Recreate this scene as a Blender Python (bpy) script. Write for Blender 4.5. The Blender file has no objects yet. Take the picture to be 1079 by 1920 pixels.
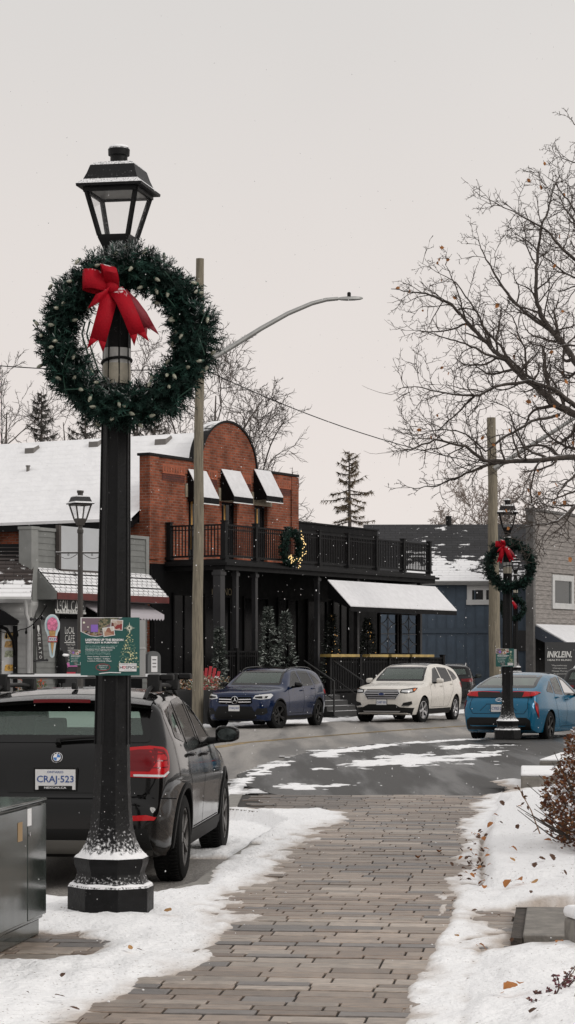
import bpy, bmesh, math, random
from mathutils import Vector, Matrix, noise
from mathutils.bvhtree import BVHTree
R = math.radians
random.seed(7)
scene = bpy.context.scene
col = scene.collection
# ---- camera calibration (metres; camera looks along +Y) -------------------
F, CX, HY, CZ = 4200.0, 539.5, 1236.0, 1.65
def X(px, d): return (px - CX) / F * d
def Z(py, d): return CZ + (HY - py) / F * d
def GD(py, z=0.0): return F * (CZ - z) / (py - HY)

# ---- mesh builder ----------------------------------------------------------
class B:
    def __init__(s): s.v = []; s.f = []; s.m = []; s.c = {}
    def add(s, vs, fs, mi=0):
        o = len(s.v); s.v += [tuple(p) for p in vs]
        for f in fs: s.f.append([o + i for i in f]); s.m.append(mi)
        return o
    def box(s, x0, x1, y0, y1, z0, z1, mi=0):
        return s.add([(x0,y0,z0),(x1,y0,z0),(x1,y1,z0),(x0,y1,z0),(x0,y0,z1),(x1,y0,z1),(x1,y1,z1),(x0,y1,z1)],
              [(0,3,2,1),(4,5,6,7),(0,1,5,4),(1,2,6,5),(2,3,7,6),(3,0,4,7)], mi)
    def bar(s, p, q, w, h, up=(0,0,1), mi=0):
        p = Vector(p); q = Vector(q); d = (q - p).normalized(); u = Vector(up)
        r = d.cross(u)
        if r.length < 1e-4: r = d.cross(Vector((1,0,0)))
        r.normalize(); u = r.cross(d).normalized()
        vs = []
        for b in (p, q):
            for a, c in ((-1,-1),(1,-1),(1,1),(-1,1)): vs.append(b + r*(a*w/2) + u*(c*h/2))
        return s.add(vs, [(0,1,2,3),(7,6,5,4),(0,4,5,1),(1,5,6,2),(2,6,7,3),(3,7,4,0)], mi)
    def quad(s, a, b, c, d, mi=0): return s.add([a,b,c,d], [(0,1,2,3)], mi)
    def tube(s, pts, rad, n=6, cap=True, mi=0, ph=0.0):
        pts = [Vector(p) for p in pts]; k = len(pts)
        if not hasattr(rad, '__len__'): rad = [rad]*k
        t = (pts[1]-pts[0]).normalized()
        a = t.cross(Vector((0,0,1)) if abs(t.z) < .9 else Vector((1,0,0))).normalized()
        vs = []
        for i in range(k):
            t = (pts[min(i+1,k-1)] - pts[max(i-1,0)])
            if t.length < 1e-9: t = Vector((0,0,1))
            t.normalize(); a = a - t*a.dot(t)
            if a.length < 1e-6: a = t.orthogonal()
            a.normalize(); b = t.cross(a)
            for j in range(n):
                g = 2*math.pi*j/n + ph
                vs.append(pts[i] + (a*math.cos(g) + b*math.sin(g))*rad[i])
        fs = []
        for i in range(k-1):
            for j in range(n):
                fs.append((i*n+j, i*n+(j+1)%n, (i+1)*n+(j+1)%n, (i+1)*n+j))
        if cap: fs += [tuple(range(n))[::-1], tuple((k-1)*n+j for j in range(n))]
        return s.add(vs, fs, mi)
    def lathe(s, prof, n=16, c=(0,0,0), ph=0.0, cap=True, mi=0, M=None, sx=1, sy=1):
        vs = []
        for r, z in prof:
            for j in range(n):
                g = 2*math.pi*j/n + ph
                vs.append(Vector((r*math.cos(g)*sx + c[0], r*math.sin(g)*sy + c[1], z + c[2])))
        if M: vs = [M @ v for v in vs]
        fs = []
        for i in range(len(prof)-1):
            for j in range(n):
                fs.append((i*n+j, i*n+(j+1)%n, (i+1)*n+(j+1)%n, (i+1)*n+j))
        if cap:
            fs.append(tuple(range(n))[::-1]); fs.append(tuple((len(prof)-1)*n+j for j in range(n)))
        return s.add(vs, fs, mi)
    def prism(s, poly, lo, hi, plane='xz', mi=0):
        def P(a, b, t):
            return (a,t,b) if plane == 'xz' else ((a,b,t) if plane == 'xy' else (t,a,b))
        n = len(poly)
        vs = [P(a,b,lo) for a,b in poly] + [P(a,b,hi) for a,b in poly]
        fs = [tuple(range(n)), tuple(range(2*n-1, n-1, -1))]
        fs += [(i, i+n, (i+1)%n+n, (i+1)%n) for i in range(n)]
        return s.add(vs, fs, mi)
    def blob(s, c, r, n=8, m=6, mi=0, jit=0.0, sc=(1,1,1)):
        prof = [(math.sin(math.pi*i/m), -math.cos(math.pi*i/m)) for i in range(1, m)]
        vs = []
        for rr, z in prof:
            for j in range(n):
                g = 2*math.pi*j/n; q = 1 + random.uniform(-jit, jit)
                vs.append((c[0]+rr*math.cos(g)*r*sc[0]*q, c[1]+rr*math.sin(g)*r*sc[1]*q, c[2]+z*r*sc[2]*q))
        k = len(prof)
        vs += [(c[0],c[1],c[2]-r*sc[2]), (c[0],c[1],c[2]+r*sc[2])]
        fs = []
        for i in range(k-1):
            for j in range(n): fs.append((i*n+j, i*n+(j+1)%n, (i+1)*n+(j+1)%n, (i+1)*n+j))
        for j in range(n):
            fs.append((k*n, (j+1)%n, j)); fs.append((k*n+1, (k-1)*n+j, (k-1)*n+(j+1)%n))
        return s.add(vs, fs, mi)
    def xf(s, M, start=0):
        for i in range(start, len(s.v)): s.v[i] = tuple(M @ Vector(s.v[i]))
    def build(s, name, mats, parent=None, ang=35, bevel=0, loc=None, fixn=True):
        me = bpy.data.meshes.new(name); me.from_pydata(s.v, [], s.f)
        if not isinstance(mats, (list, tuple)): mats = [mats]
        for m in mats: me.materials.append(m)
        if len(mats) > 1: me.polygons.foreach_set('material_index', s.m)
        if fixn and len(s.f) < 60000:
            bm = bmesh.new(); bm.from_mesh(me); bmesh.ops.recalc_face_normals(bm, faces=bm.faces[:]); bm.to_mesh(me); bm.free()
        boxuv(me)
        if s.c:
            at = me.color_attributes.new('Col', 'FLOAT_COLOR', 'POINT')
            for i, c in s.c.items(): at.data[i].color = (c[0], c[1], c[2], 1)
        if ang:
            me.shade_smooth(); me.set_sharp_from_angle(angle=R(ang))
        o = bpy.data.objects.new(name, me); col.objects.link(o)
        if parent: o.parent = parent
        if loc: o.location = loc
        if bevel:
            b = o.modifiers.new('bevel', 'BEVEL'); b.width = bevel; b.segments = 2; b.limit_method = 'ANGLE'; b.angle_limit = R(40)
        return o
def boxuv(me):
    uv = me.uv_layers.new(name='UVMap').data; vs = me.vertices
    for p in me.polygons:
        n = p.normal; ax, ay, az = abs(n.x), abs(n.y), abs(n.z)
        for li, vi in zip(p.loop_indices, p.vertices):
            c = vs[vi].co
            if ay >= ax and ay >= az: uv[li].uv = (c.x, c.z)
            elif ax >= az: uv[li].uv = (c.y, c.z)
            else: uv[li].uv = (c.x, c.y)
def tag(o, label=None, cat=None, group=None, kind=None):
    if label: o['label'] = label
    if cat: o['category'] = cat
    if group: o['group'] = group
    if kind: o['kind'] = kind
    return o
def thing(name, label, cat, loc=(0,0,0), rz=0.0, group=None):
    o = bpy.data.objects.new(name, None); col.objects.link(o)
    o.location = loc; o.rotation_euler = (0,0,rz); o.empty_display_size = .2
    return tag(o, label, cat, group)
def struct(o): o['kind'] = 'structure'; return o
def kids(o): return [c for c in col.objects if c.parent == o]
def dup(o, label=None, parent=None, loc=None, rz=None, group=None):
    cs = kids(o)
    c = o.copy(); col.objects.link(c)
    if parent is not None: c.parent = parent
    if loc is not None: c.location = loc
    if rz is not None: c.rotation_euler.z = rz
    if label: c['label'] = label
    if group: c['group'] = group
    for k in cs: dup(k, parent=c)
    return c
def text_mesh(s, w=None, h=None, ext=.001, bold=0.0, spacing=1.0, shear=0.0):
    """lettering in the xz plane facing -y, centred on its box; returns (verts, faces)"""
    cu = bpy.data.curves.new('lettering', 'FONT'); cu.body = s; cu.extrude = 0; cu.offset = bold; cu.resolution_u = 2
    cu.space_character = spacing; cu.shear = shear
    ob = bpy.data.objects.new('lettering', cu); col.objects.link(ob)
    dg = bpy.context.evaluated_depsgraph_get(); me = bpy.data.meshes.new_from_object(ob.evaluated_get(dg))
    vs = [v.co.copy() for v in me.vertices]; fs = [tuple(p.vertices) for p in me.polygons]
    bpy.data.objects.remove(ob); bpy.data.curves.remove(cu); bpy.data.meshes.remove(me)
    x0 = min(v.x for v in vs); x1 = max(v.x for v in vs); y0 = min(v.y for v in vs); y1 = max(v.y for v in vs)
    sx = (w/(x1-x0)) if w else None; sy = (h/(y1-y0)) if h else None
    sx = sx or sy; sy = sy or sx
    return [Vector(((v.x-(x0+x1)/2)*sx, 0, (v.y-(y0+y1)/2)*sy)) for v in vs], fs
def put_text(mb, s, c, w=None, h=None, M=None, mi=0, bold=0.0, rot=0.0, spacing=1.0, shear=0.0, left=False):
    vs, fs = text_mesh(s, w, h, bold=bold, spacing=spacing, shear=shear)
    if left:
        k = min(v.x for v in vs); vs = [v - Vector((k,0,0)) for v in vs]
    Mr = Matrix.Rotation(rot, 3, 'Y')
    vs = [Mr @ v + Vector(c) for v in vs]
    if M: vs = [M @ v for v in vs]
    mb.add(vs, fs, mi)

# ---- materials -------------------------------------------------------------
MATS = {}
def node(nt, t, **kw):
    n = nt.nodes.new(t)
    for k, v in kw.items():
        if k.startswith('i_'): n.inputs[k[2:].replace('_', ' ')].default_value = v
        else: setattr(n, k, v)
    return n
def rgba(c): return (c[0], c[1], c[2], 1)
def mapr(nt, src, a, b, lo=0.0, hi=1.0):
    n = nt.nodes.new('ShaderNodeMapRange'); n.interpolation_type = 'SMOOTHSTEP'
    nt.links.new(src, n.inputs[0]); n.inputs[1].default_value = a; n.inputs[2].default_value = b; n.inputs[3].default_value = lo; n.inputs[4].default_value = hi
    return n.outputs[0]
def mixc(nt, f, a, b, mode='MIX'):
    n = nt.nodes.new('ShaderNodeMix'); n.data_type = 'RGBA'; n.blend_type = mode
    for s, i in ((f, 0), (a, 6), (b, 7)):
        if hasattr(s, 'is_output'): nt.links.new(s, n.inputs[i])
        elif i == 0: n.inputs[0].default_value = s
        else: n.inputs[i].default_value = rgba(s)
    return n.outputs[2]
def math_(nt, op, a, b):
    n = nt.nodes.new('ShaderNodeMath'); n.operation = op
    for s, i in ((a, 0), (b, 1)):
        if hasattr(s, 'is_output'): nt.links.new(s, n.inputs[i])
        else: n.inputs[i].default_value = s
    return n.outputs[0]
SNOWC = (.83, .83, .84)
def mat(name, c, rough=.6, metal=0.0, var=0.0, vs=4.0, bump=0.0, bs=40.0, spec=.5, coat=0.0, snow=None, attr=False,
        pattern=None, stretch=None, c2=None, emit=0.0, trans=0.0):
    """snow=(lo,hi,noise scale,noise weight): snow lies where the surface looks up"""
    if name in MATS: return MATS[name]
    m = bpy.data.materials.new(name); m.use_nodes = True; nt = m.node_tree; L = nt.links
    p = nt.nodes['Principled BSDF']
    p.inputs['Roughness'].default_value = rough; p.inputs['Metallic'].default_value = metal
    p.inputs['Specular IOR Level'].default_value = spec; p.inputs['Coat Weight'].default_value = coat
    p.inputs['Coat Roughness'].default_value = .06
    tc = node(nt, 'ShaderNodeTexCoord'); src = tc.outputs['Object']
    if stretch:
        mp = node(nt, 'ShaderNodeMapping'); mp.inputs['Scale'].default_value = stretch; L.new(src, mp.inputs[0]); src = mp.outputs[0]
    base = c; h = None
    if pattern and pattern[0] == 'brick':
        _, bw, bh, mort, mc = pattern
        bt = node(nt, 'ShaderNodeTexBrick'); L.new(tc.outputs['UV'], bt.inputs['Vector'])
        bt.inputs['Scale'].default_value = 1; bt.inputs['Brick Width'].default_value = bw; bt.inputs['Row Height'].default_value = bh
        bt.inputs['Mortar Size'].default_value = mort; bt.inputs['Mortar Smooth'].default_value = .2; bt.inputs['Bias'].default_value = 0
        bt.inputs['Color1'].default_value = rgba(c); bt.inputs['Color2'].default_value = rgba(c2 or tuple(x*.6 for x in c)); bt.inputs['Mortar'].default_value = rgba(mc)
        base = bt.outputs['Color']; h = bt.outputs['Fac']
    if attr:
        at = node(nt, 'ShaderNodeAttribute', attribute_name='Col'); base = mixc(nt, 1.0, base, at.outputs['Color'], 'MULTIPLY')
    if var:
        nz = node(nt, 'ShaderNodeTexNoise'); nz.inputs['Scale'].default_value = vs; nz.inputs['Detail'].default_value = 6; nz.inputs['Roughness'].default_value = .65
        L.new(src, nz.inputs['Vector'])
        f = mapr(nt, nz.outputs[0], .3, .7, 1-var, 1+var)
        cc = node(nt, 'ShaderNodeCombineColor'); [L.new(f, cc.inputs[i]) for i in range(3)]
        base = mixc(nt, 1.0, base, cc.outputs[0], 'MULTIPLY')
        L.new(mapr(nt, nz.outputs[0], .3, .7, max(.02, rough-.08), min(1, rough+.08)), p.inputs['Roughness'])
    if snow:
        lo, hi, ns, nw = snow
        g = node(nt, 'ShaderNodeNewGeometry'); sx = node(nt, 'ShaderNodeSeparateXYZ'); L.new(g.outputs['Normal'], sx.inputs[0])
        sn = node(nt, 'ShaderNodeTexNoise'); sn.inputs['Scale'].default_value = ns; sn.inputs['Detail'].default_value = 5; L.new(tc.outputs['Object'], sn.inputs['Vector'])
        q = math_(nt, 'ADD', sx.outputs[2], math_(nt, 'MULTIPLY', math_(nt, 'SUBTRACT', sn.outputs[0], .5), nw))
        fac = mapr(nt, q, lo, hi)
        base = mixc(nt, fac, base, SNOWC)
    if hasattr(base, 'is_output'): L.new(base, p.inputs['Base Color'])
    else: p.inputs['Base Color'].default_value = rgba(base)
    if bump or h is not None:
        bp = node(nt, 'ShaderNodeBump'); bp.inputs['Strength'].default_value = 1.0
        n2 = node(nt, 'ShaderNodeTexNoise'); n2.inputs['Scale'].default_value = bs; n2.inputs['Detail'].default_value = 5; L.new(src, n2.inputs['Vector'])
        hh = math_(nt, 'MULTIPLY', n2.outputs[0], bump)
        if h is not None: hh = math_(nt, 'SUBTRACT', hh, math_(nt, 'MULTIPLY', h, .012))
        bp.inputs['Distance'].default_value = 1.0; L.new(hh, bp.inputs['Height']); L.new(bp.outputs[0], p.inputs['Normal'])
    if emit:
        p.inputs['Emission Color'].default_value = rgba(c); p.inputs['Emission Strength'].default_value = emit
    MATS[name] = m
    return m
def glass(name, tint, refl=1.0, rough=.03, diffuse=0.0, dcol=(.8,.8,.8)):
    if name in MATS: return MATS[name]
    m = bpy.data.materials.new(name); m.use_nodes = True; nt = m.node_tree; nt.nodes.clear(); L = nt.links
    out = node(nt, 'ShaderNodeOutputMaterial'); tr = node(nt, 'ShaderNodeBsdfTransparent'); tr.inputs[0].default_value = rgba(tint)
    gl = node(nt, 'ShaderNodeBsdfGlossy'); gl.inputs['Roughness'].default_value = rough
    fr = node(nt, 'ShaderNodeFresnel'); fr.inputs[0].default_value = 1.5
    mx = node(nt, 'ShaderNodeMixShader'); L.new(math_(nt, 'MULTIPLY', fr.outputs[0], refl), mx.inputs[0]); L.new(tr.outputs[0], mx.inputs[1]); L.new(gl.outputs[0], mx.inputs[2])
    last = mx.outputs[0]
    if diffuse:
        df = node(nt, 'ShaderNodeBsdfDiffuse'); df.inputs[0].default_value = rgba(dcol)
        tl = node(nt, 'ShaderNodeBsdfTranslucent'); tl.inputs[0].default_value = rgba(dcol)
        ad = node(nt, 'ShaderNodeMixShader'); ad.inputs[0].default_value = .5; L.new(df.outputs[0], ad.inputs[1]); L.new(tl.outputs[0], ad.inputs[2])
        m2 = node(nt, 'ShaderNodeMixShader'); m2.inputs[0].default_value = diffuse; L.new(last, m2.inputs[1]); L.new(ad.outputs[0], m2.inputs[2]); last = m2.outputs[0]
    L.new(last, out.inputs[0]); MATS[name] = m
    return m
def nz(x, y, z=0.0, o=4): return noise.fractal(Vector((x, y, z)), 1.0, 2.0, o)
def sstep(a, b, x):
    t = max(0.0, min(1.0, (x-a)/(b-a))); return t*t*(3-2*t)
def pchip(pts):
    xs = [p[0] for p in pts]; ys = [p[1] for p in pts]; n = len(xs)
    d = [(ys[i+1]-ys[i])/(xs[i+1]-xs[i]) for i in range(n-1)]
    m = [d[0]] + [0 if d[i-1]*d[i] <= 0 else 2*d[i-1]*d[i]/(d[i-1]+d[i]) for i in range(1, n-1)] + [d[-1]]
    def f(x):
        if x <= xs[0]: return ys[0]
        if x >= xs[-1]: return ys[-1]
        i = 0
        while x > xs[i+1]: i += 1
        h = xs[i+1]-xs[i]; t = (x-xs[i])/h
        return ys[i]*(1+2*t)*(1-t)**2 + h*m[i]*t*(1-t)**2 + ys[i+1]*t*t*(3-2*t) + h*m[i+1]*t*t*(t-1)
    return f
def rounded(poly, r, n=4):
    out = []; k = len(poly)
    for i in range(k):
        p0 = Vector(poly[i-1]); p = Vector(poly[i]); p2 = Vector(poly[(i+1)%k])
        a = p0-p; b = p2-p; rr = min(r, a.length*.45, b.length*.45)
        A = p + a.normalized()*rr; C = p + b.normalized()*rr
        for j in range(n+1):
            t = j/n; out.append(tuple(A*(1-t)**2 + p*(2*t*(1-t)) + C*t*t))
    return out
def inset(poly, d):
    """move each edge of a polygon inwards by d (outwards when d is negative)"""
    k = len(poly); ar = sum(poly[i-1][0]*poly[i][1]-poly[i][0]*poly[i-1][1] for i in range(k)); sg = 1 if ar > 0 else -1
    out = []
    for i in range(k):
        p0 = Vector(poly[i-1]); p = Vector(poly[i]); p2 = Vector(poly[(i+1)%k])
        e1 = (p-p0).normalized(); e2 = (p2-p).normalized()
        n1 = Vector((-e1.y, e1.x))*sg; n2 = Vector((-e2.y, e2.x))*sg
        q = n1+n2
        if q.length < 1e-5: q = n1
        q.normalize(); out.append(tuple(p + q*(d/max(.35, q.dot(n1)))))
    return out
def inside(poly, a, b):
    c = False; k = len(poly)
    for i in range(k):
        x1, y1 = poly[i-1]; x2, y2 = poly[i]
        if (y1 > b) != (y2 > b) and a < (x2-x1)*(b-y1)/(y2-y1)+x1: c = not c
    return c
# ---- material palette ------------------------------------------------------
BLK = (.012, .012, .013)
m_iron = mat('black_iron', (.006,.006,.0065), .5, spec=.22, var=.3, vs=20, bump=.002, bs=60, snow=(.25,1.0,45,1.5))
m_iron_base = mat('black_iron_dusted', (.006,.006,.0065), .5, spec=.22, var=.3, vs=20, bump=.002, bs=60, snow=(.30,.80,62,1.7))
m_iron_snow = mat('black_iron_snow_top', (.007,.007,.008), .5, spec=.25, snow=(.50,.80,120,1.1), bump=.002, bs=60)
m_blackpaint = mat('black_paint', (.0035,.0035,.004), .6, spec=.14, var=.25, vs=3, bump=.001, bs=30)
m_blackdull = mat('black_dull', (.003,.003,.0033), .8, spec=.12)
m_porchglass = mat('porch_glass', (.003,.003,.0035), .25, spec=.12)
m_blackwood = mat('black_timber', (.006,.006,.0065), .6, spec=.2, var=.35, vs=6, bump=.002, bs=25, snow=(.75,.95,6,.5))
m_snow = mat('snow', (.88,.88,.89), .75, var=.03, vs=3, bump=.02, bs=9, spec=.25)
m_awnsnow = mat('snow_on_awning', (.70,.70,.715), .8, var=.06, vs=5, bump=.006, bs=14, spec=.2)
m_woodpole = mat('weathered_pole', (.20,.175,.13), .85, var=.35, vs=9, bump=.006, bs=30, stretch=(3,3,.22))
m_grey_metal = mat('grey_metal', (.33,.33,.32), .45, metal=.6, var=.1)
m_white = mat('white_paint', (.72,.72,.71), .55, var=.06, vs=4)
m_offwhite = mat('offwhite_paint', (.50,.50,.49), .6, var=.1, vs=4)
m_rubber = mat('rubber', (.007,.007,.007), .85, spec=.2, bump=.002, bs=80)
m_plastic = mat('black_plastic', (.007,.007,.007), .6, spec=.25)
m_gloss = mat('gloss_black', (.004,.004,.004), .12, spec=.35)
m_chrome = mat('chrome', (.75,.75,.76), .18, metal=1)
m_alu = mat('brushed_aluminium', (.62,.62,.62), .35, metal=.9)
m_rim_grey = mat('rim_grey', (.16,.155,.15), .4, metal=.7, var=.3, vs=12)
m_rim_black = mat('rim_black', (.02,.02,.02), .35, metal=.3)
m_rim_silver = mat('rim_silver', (.55,.55,.56), .3, metal=.8)
m_red = mat('red_lens', (.42,.004,.008), .2, spec=.35)
m_red_dark = mat('dark_red_lens', (.13,.003,.006), .2, spec=.35)
m_amber = mat('amber_lens', (.75,.18,.04), .2)
m_lens = mat('clear_lens', (.55,.56,.57), .12, coat=.8)
m_platew = mat('plate_white', (.70,.70,.70), .45)
m_plateb = mat('plate_blue', (.02,.07,.26), .5)
m_white_letter = mat('white_letter', (.78,.78,.78), .5)
m_blue_badge = mat('badge_blue', (.03,.16,.45), .3)
m_seat = mat('seat_dark', (.03,.03,.03), .8)
g_car = glass('car_glass', (.55,.66,.60), 1.0)
g_car_dark = glass('privacy_glass', (.10,.11,.11), 1.0)
g_wind = glass('windscreen_glass', (.62,.72,.66), 1.6, diffuse=.30, dcol=(.30,.41,.35))  # green diffuse veil in the pane stands in for reflected sky
g_rear = glass('brightened_wet_glass', (.60,.74,.67), 1.3, diffuse=.24, dcol=(.44,.58,.51))  # pale veil on wet glass stands in for light through the cabin
g_brightscreen = glass('brightened_windscreen', (.6,.7,.65), 1.0, diffuse=.85, dcol=(.78,.88,.82))  # pale translucent colour stands in for daylight coming through the windscreen
g_pale = glass('pale_rear_glass', (.60,.72,.66), 1.4, diffuse=.42, dcol=(.55,.62,.57))  # pale diffuse veil mixed into the clear pane
m_win = mat('window_dark', (.010,.011,.012), .08, spec=.25)
def paint(name, c, rough=.25, metal=.35, coat=.35, snow=None): return mat(name, c, rough, metal=metal, coat=coat, spec=.3, var=.06, vs=2, snow=snow)
# ---- cars --------------------------------------------------------------
class Car: pass
def car_body(S):
    L, W = S['L'], S['W']
    top, bot, belt, plan, side = (pchip(S[k]) for k in ('top', 'bot', 'belt', 'plan', 'side'))
    tum = S.get('tumble', .36); N = 128; secs = []
    crownf = S.get('crown', .045)
    for i in range(N+1):
        t = i/N; xf = L*(.45*t + .55*(.5-.5*math.cos(math.pi*t)))
        zb, zt, pl = bot(xf), top(xf), plan(xf)
        zbe = min(belt(xf), zt-.03)
        hb = W/2*pl
        def hw(z):
            if z <= zbe: return hb*side(max(0, (z-zb)/max(.05, zbe-zb)))
            q = z-zbe; return hb*side(1) - tum*q - .12*q*q
        cr = crownf*min(1, (zt-zb)/.5); ze = zt-cr; r = min(S.get('r', .09), .42*(ze-zb)); rb = min(.07, .25*(ze-zb))
        pts = [(0, zb), (hw(zb+rb)*.55, zb), (hw(zb+rb)-rb, zb), (hw(zb+rb)-rb*.3, zb+rb*.25)]
        nS = 34; z0, z1 = zb+rb, ze-r
        for j in range(nS+1):
            z = z0+(z1-z0)*j/nS; pts.append((hw(z), z))
        P0 = Vector((hw(z1), z1)); P1 = Vector((hw(ze), ze+cr*.05)); w2 = max(.01, hw(ze)-r*1.4); h2 = hw(ze)
        P2 = Vector((w2, ze+cr*(1-(w2/h2)**2)))
        for j in range(1, 7):
            t2 = j/6; q = P0*(1-t2)**2 + P1*(2*t2*(1-t2)) + P2*t2*t2; pts.append((q.x, q.y))
        for j in range(1, 13):
            y = w2*(1-j/12); pts.append((y, ze+cr*(1-(y/h2)**2)))
        secs.append((L/2-xf, pts))
    b = B(); n = len(secs[0][1]); ring = 2*n-2
    for x, pts in secs:
        b.v += [(x, p[0], p[1]) for p in pts] + [(x, -p[0], p[1]) for p in pts[-2:0:-1]]
    for i in range(N):
        for j in range(ring):
            b.f.append([i*ring+j, i*ring+(j+1)%ring, (i+1)*ring+(j+1)%ring, (i+1)*ring+j]); b.m.append(0)
    b.f.append(list(range(ring))[::-1]); b.f.append([N*ring+j for j in range(ring)]); b.m += [0, 0]
    return b
FRAMES = {'L': ((0,-1,0)), 'R': ((0,1,0)), 'rear': (1,0,0), 'front': (-1,0,0), 'top': (0,0,-1)}
class Conf:
    def __init__(s, bvh, L): s.bvh = bvh; s.L = L
    def frame(s, d):
        d = Vector(d).normalized()
        if abs(d.z) > .9: r = Vector((1,0,0)); u = Vector((0,1,0))
        else:
            r = d.cross(Vector((0,0,1))).normalized(); u = r.cross(d).normalized()
        return d, r, u
    def cast(s, a, b, d, r, u, off):
        o = r*a + u*b - d*6
        h, n, i, t = s.bvh.ray_cast(o, d)
        if h is None: return None, None
        return h, n
    def panel(s, mb, pts3, d, off=.004, thick=.02, res=.05, mi=0, hole=None):
        d, r, u = s.frame(d)
        poly = [(Vector(p).dot(r), Vector(p).dot(u)) for p in pts3]
        bm = bmesh.new()
        if hole is None:
            bm.faces.new([bm.verts.new((a, b, 0)) for a, b in poly])
        else:
            inn = [(Vector(p).dot(r), Vector(p).dot(u)) for p in hole]; k = len(poly)
            vo = [bm.verts.new((a,b,0)) for a,b in poly]; vi = [bm.verts.new((a,b,0)) for a,b in inn]
            for i in range(k): bm.faces.new((vo[i], vo[(i+1)%k], vi[(i+1)%k], vi[i]))
        for ax in (0, 1):
            lo = min(p[ax] for p in poly); hi = max(p[ax] for p in poly); k = int((hi-lo)/res)
            for j in range(1, k+1):
                co = [0,0,0]; no = [0,0,0]; co[ax] = lo+(hi-lo)*j/(k+1); no[ax] = 1
                bmesh.ops.bisect_plane(bm, geom=bm.verts[:]+bm.edges[:]+bm.faces[:], plane_co=co, plane_no=no)
        hits = []; bad = []
        for v in bm.verts:
            h, n = s.cast(v.co.x, v.co.y, d, r, u, off)
            if h is None: bad.append(v); continue
            hits.append(h.dot(d)); nn = n if n.dot(d) < 0 else -n
            v.co = h + (nn*.6 - d*.4)*off
        av = max(hits) if hits else 0
        for v in bad: v.co = r*v.co.x + u*v.co.y + d*av
        if thick:
            ed = [e for e in bm.edges if e.is_boundary]
            g = bmesh.ops.extrude_edge_only(bm, edges=ed)['geom']
            for v in g:
                if isinstance(v, bmesh.types.BMVert): v.co += d*thick
        bm.verts.index_update()
        mb.add([v.co.copy() for v in bm.verts], [tuple(v.index for v in f.verts) for f in bm.faces], mi); bm.free()
    def strip(s, mb, pts3, d, w=.008, off=.0015, mi=0, thick=.004):
        d, r, u = s.frame(d); P = [Vector((Vector(p).dot(r), Vector(p).dot(u))) for p in pts3]
        Q = []
        for i in range(len(P)-1):
            k = max(1, int((P[i+1]-P[i]).length/.03))
            for j in range(k): Q.append(P[i].lerp(P[i+1], j/k))
        Q.append(P[-1]); row = []
        for i, q in enumerate(Q):
            t = (Q[min(i+1, len(Q)-1)]-Q[max(i-1, 0)]).normalized(); n = Vector((-t.y, t.x))
            e = []
            for sg in (-1, 1):
                p = q+n*sg*w/2; h, nn = s.cast(p.x, p.y, d, r, u, off)
                if h is None: e = None; break
                nn = nn if nn.dot(d) < 0 else -nn
                e.append(h+nn*off)
            if e: row.append(e)
        if len(row) < 2: return
        vs = [p for e in row for p in e]; o = len(row)
        mb.add(vs, [(2*i, 2*i+1, 2*i+3, 2*i+2) for i in range(o-1)], mi)
def wheel_meshes(r, w, spokes, rim_mat, seed=0, twin=False):
    t = B(); My = Matrix.Rotation(R(-90), 4, 'X')
    rr = r*.68
    prof = [(rr*.96, -w/2), (r*.86, -w/2), (r*.965, -w*.44), (r, -w*.30), (r, w*.30), (r*.965, w*.44), (r*.86, w/2), (rr*1.03, w*.49), (rr*.97, w*.42)]
    t.lathe(prof, 40, M=My, cap=False)
    for k in range(64):                                       # tread blocks
        g = 2*math.pi*k/64
        for sy in (-1, 1):
            c = Vector((math.cos(g)*r, sy*w*.22, math.sin(g)*r)); tt = Vector((-math.sin(g), 0, math.cos(g)))
            t.bar(c - tt*.011 + Vector((0,-w*.14,0)), c - tt*.011+Vector((0,w*.14,0)), .012, .02, up=c)
    q = B()
    q.lathe([(rr*1.0, w*.43), (rr*1.0, w*.30), (rr*.90, w*.20), (rr*.88, -w*.3)], 40, M=My, cap=False)
    q.lathe([(rr*1.02, w*.44), (rr*.93, w*.45), (rr*.91, w*.36)], 40, M=My, cap=False)
    q.lathe([(rr*.28, w*.10), (rr*.27, w*.34), (rr*.18, w*.38), (.001, w*.38)], 20, M=My, cap=False)
    for k in range(spokes):
        for dd in ((-.11, .11) if twin else (0,)):
            g = 2*math.pi*k/spokes; g2 = g+dd
            a = Vector((math.cos(g+dd*.6)*rr*.22, w*.33, math.sin(g+dd*.6)*rr*.22)); b2 = Vector((math.cos(g2)*rr*.95, w*.38, math.sin(g2)*rr*.95))
            q.bar(a, b2, rr*(.13 if twin else .22), .03, up=(0,1,0))
    d = B(); d.lathe([(rr*.9, w*.02), (.001, w*.02)], 24, M=My, cap=False)     # brake disc in shade
    d.lathe([(rr*.62, w*.10), (.001, w*.10)], 24, M=My, cap=False, mi=1)
    return t, q, d
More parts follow.
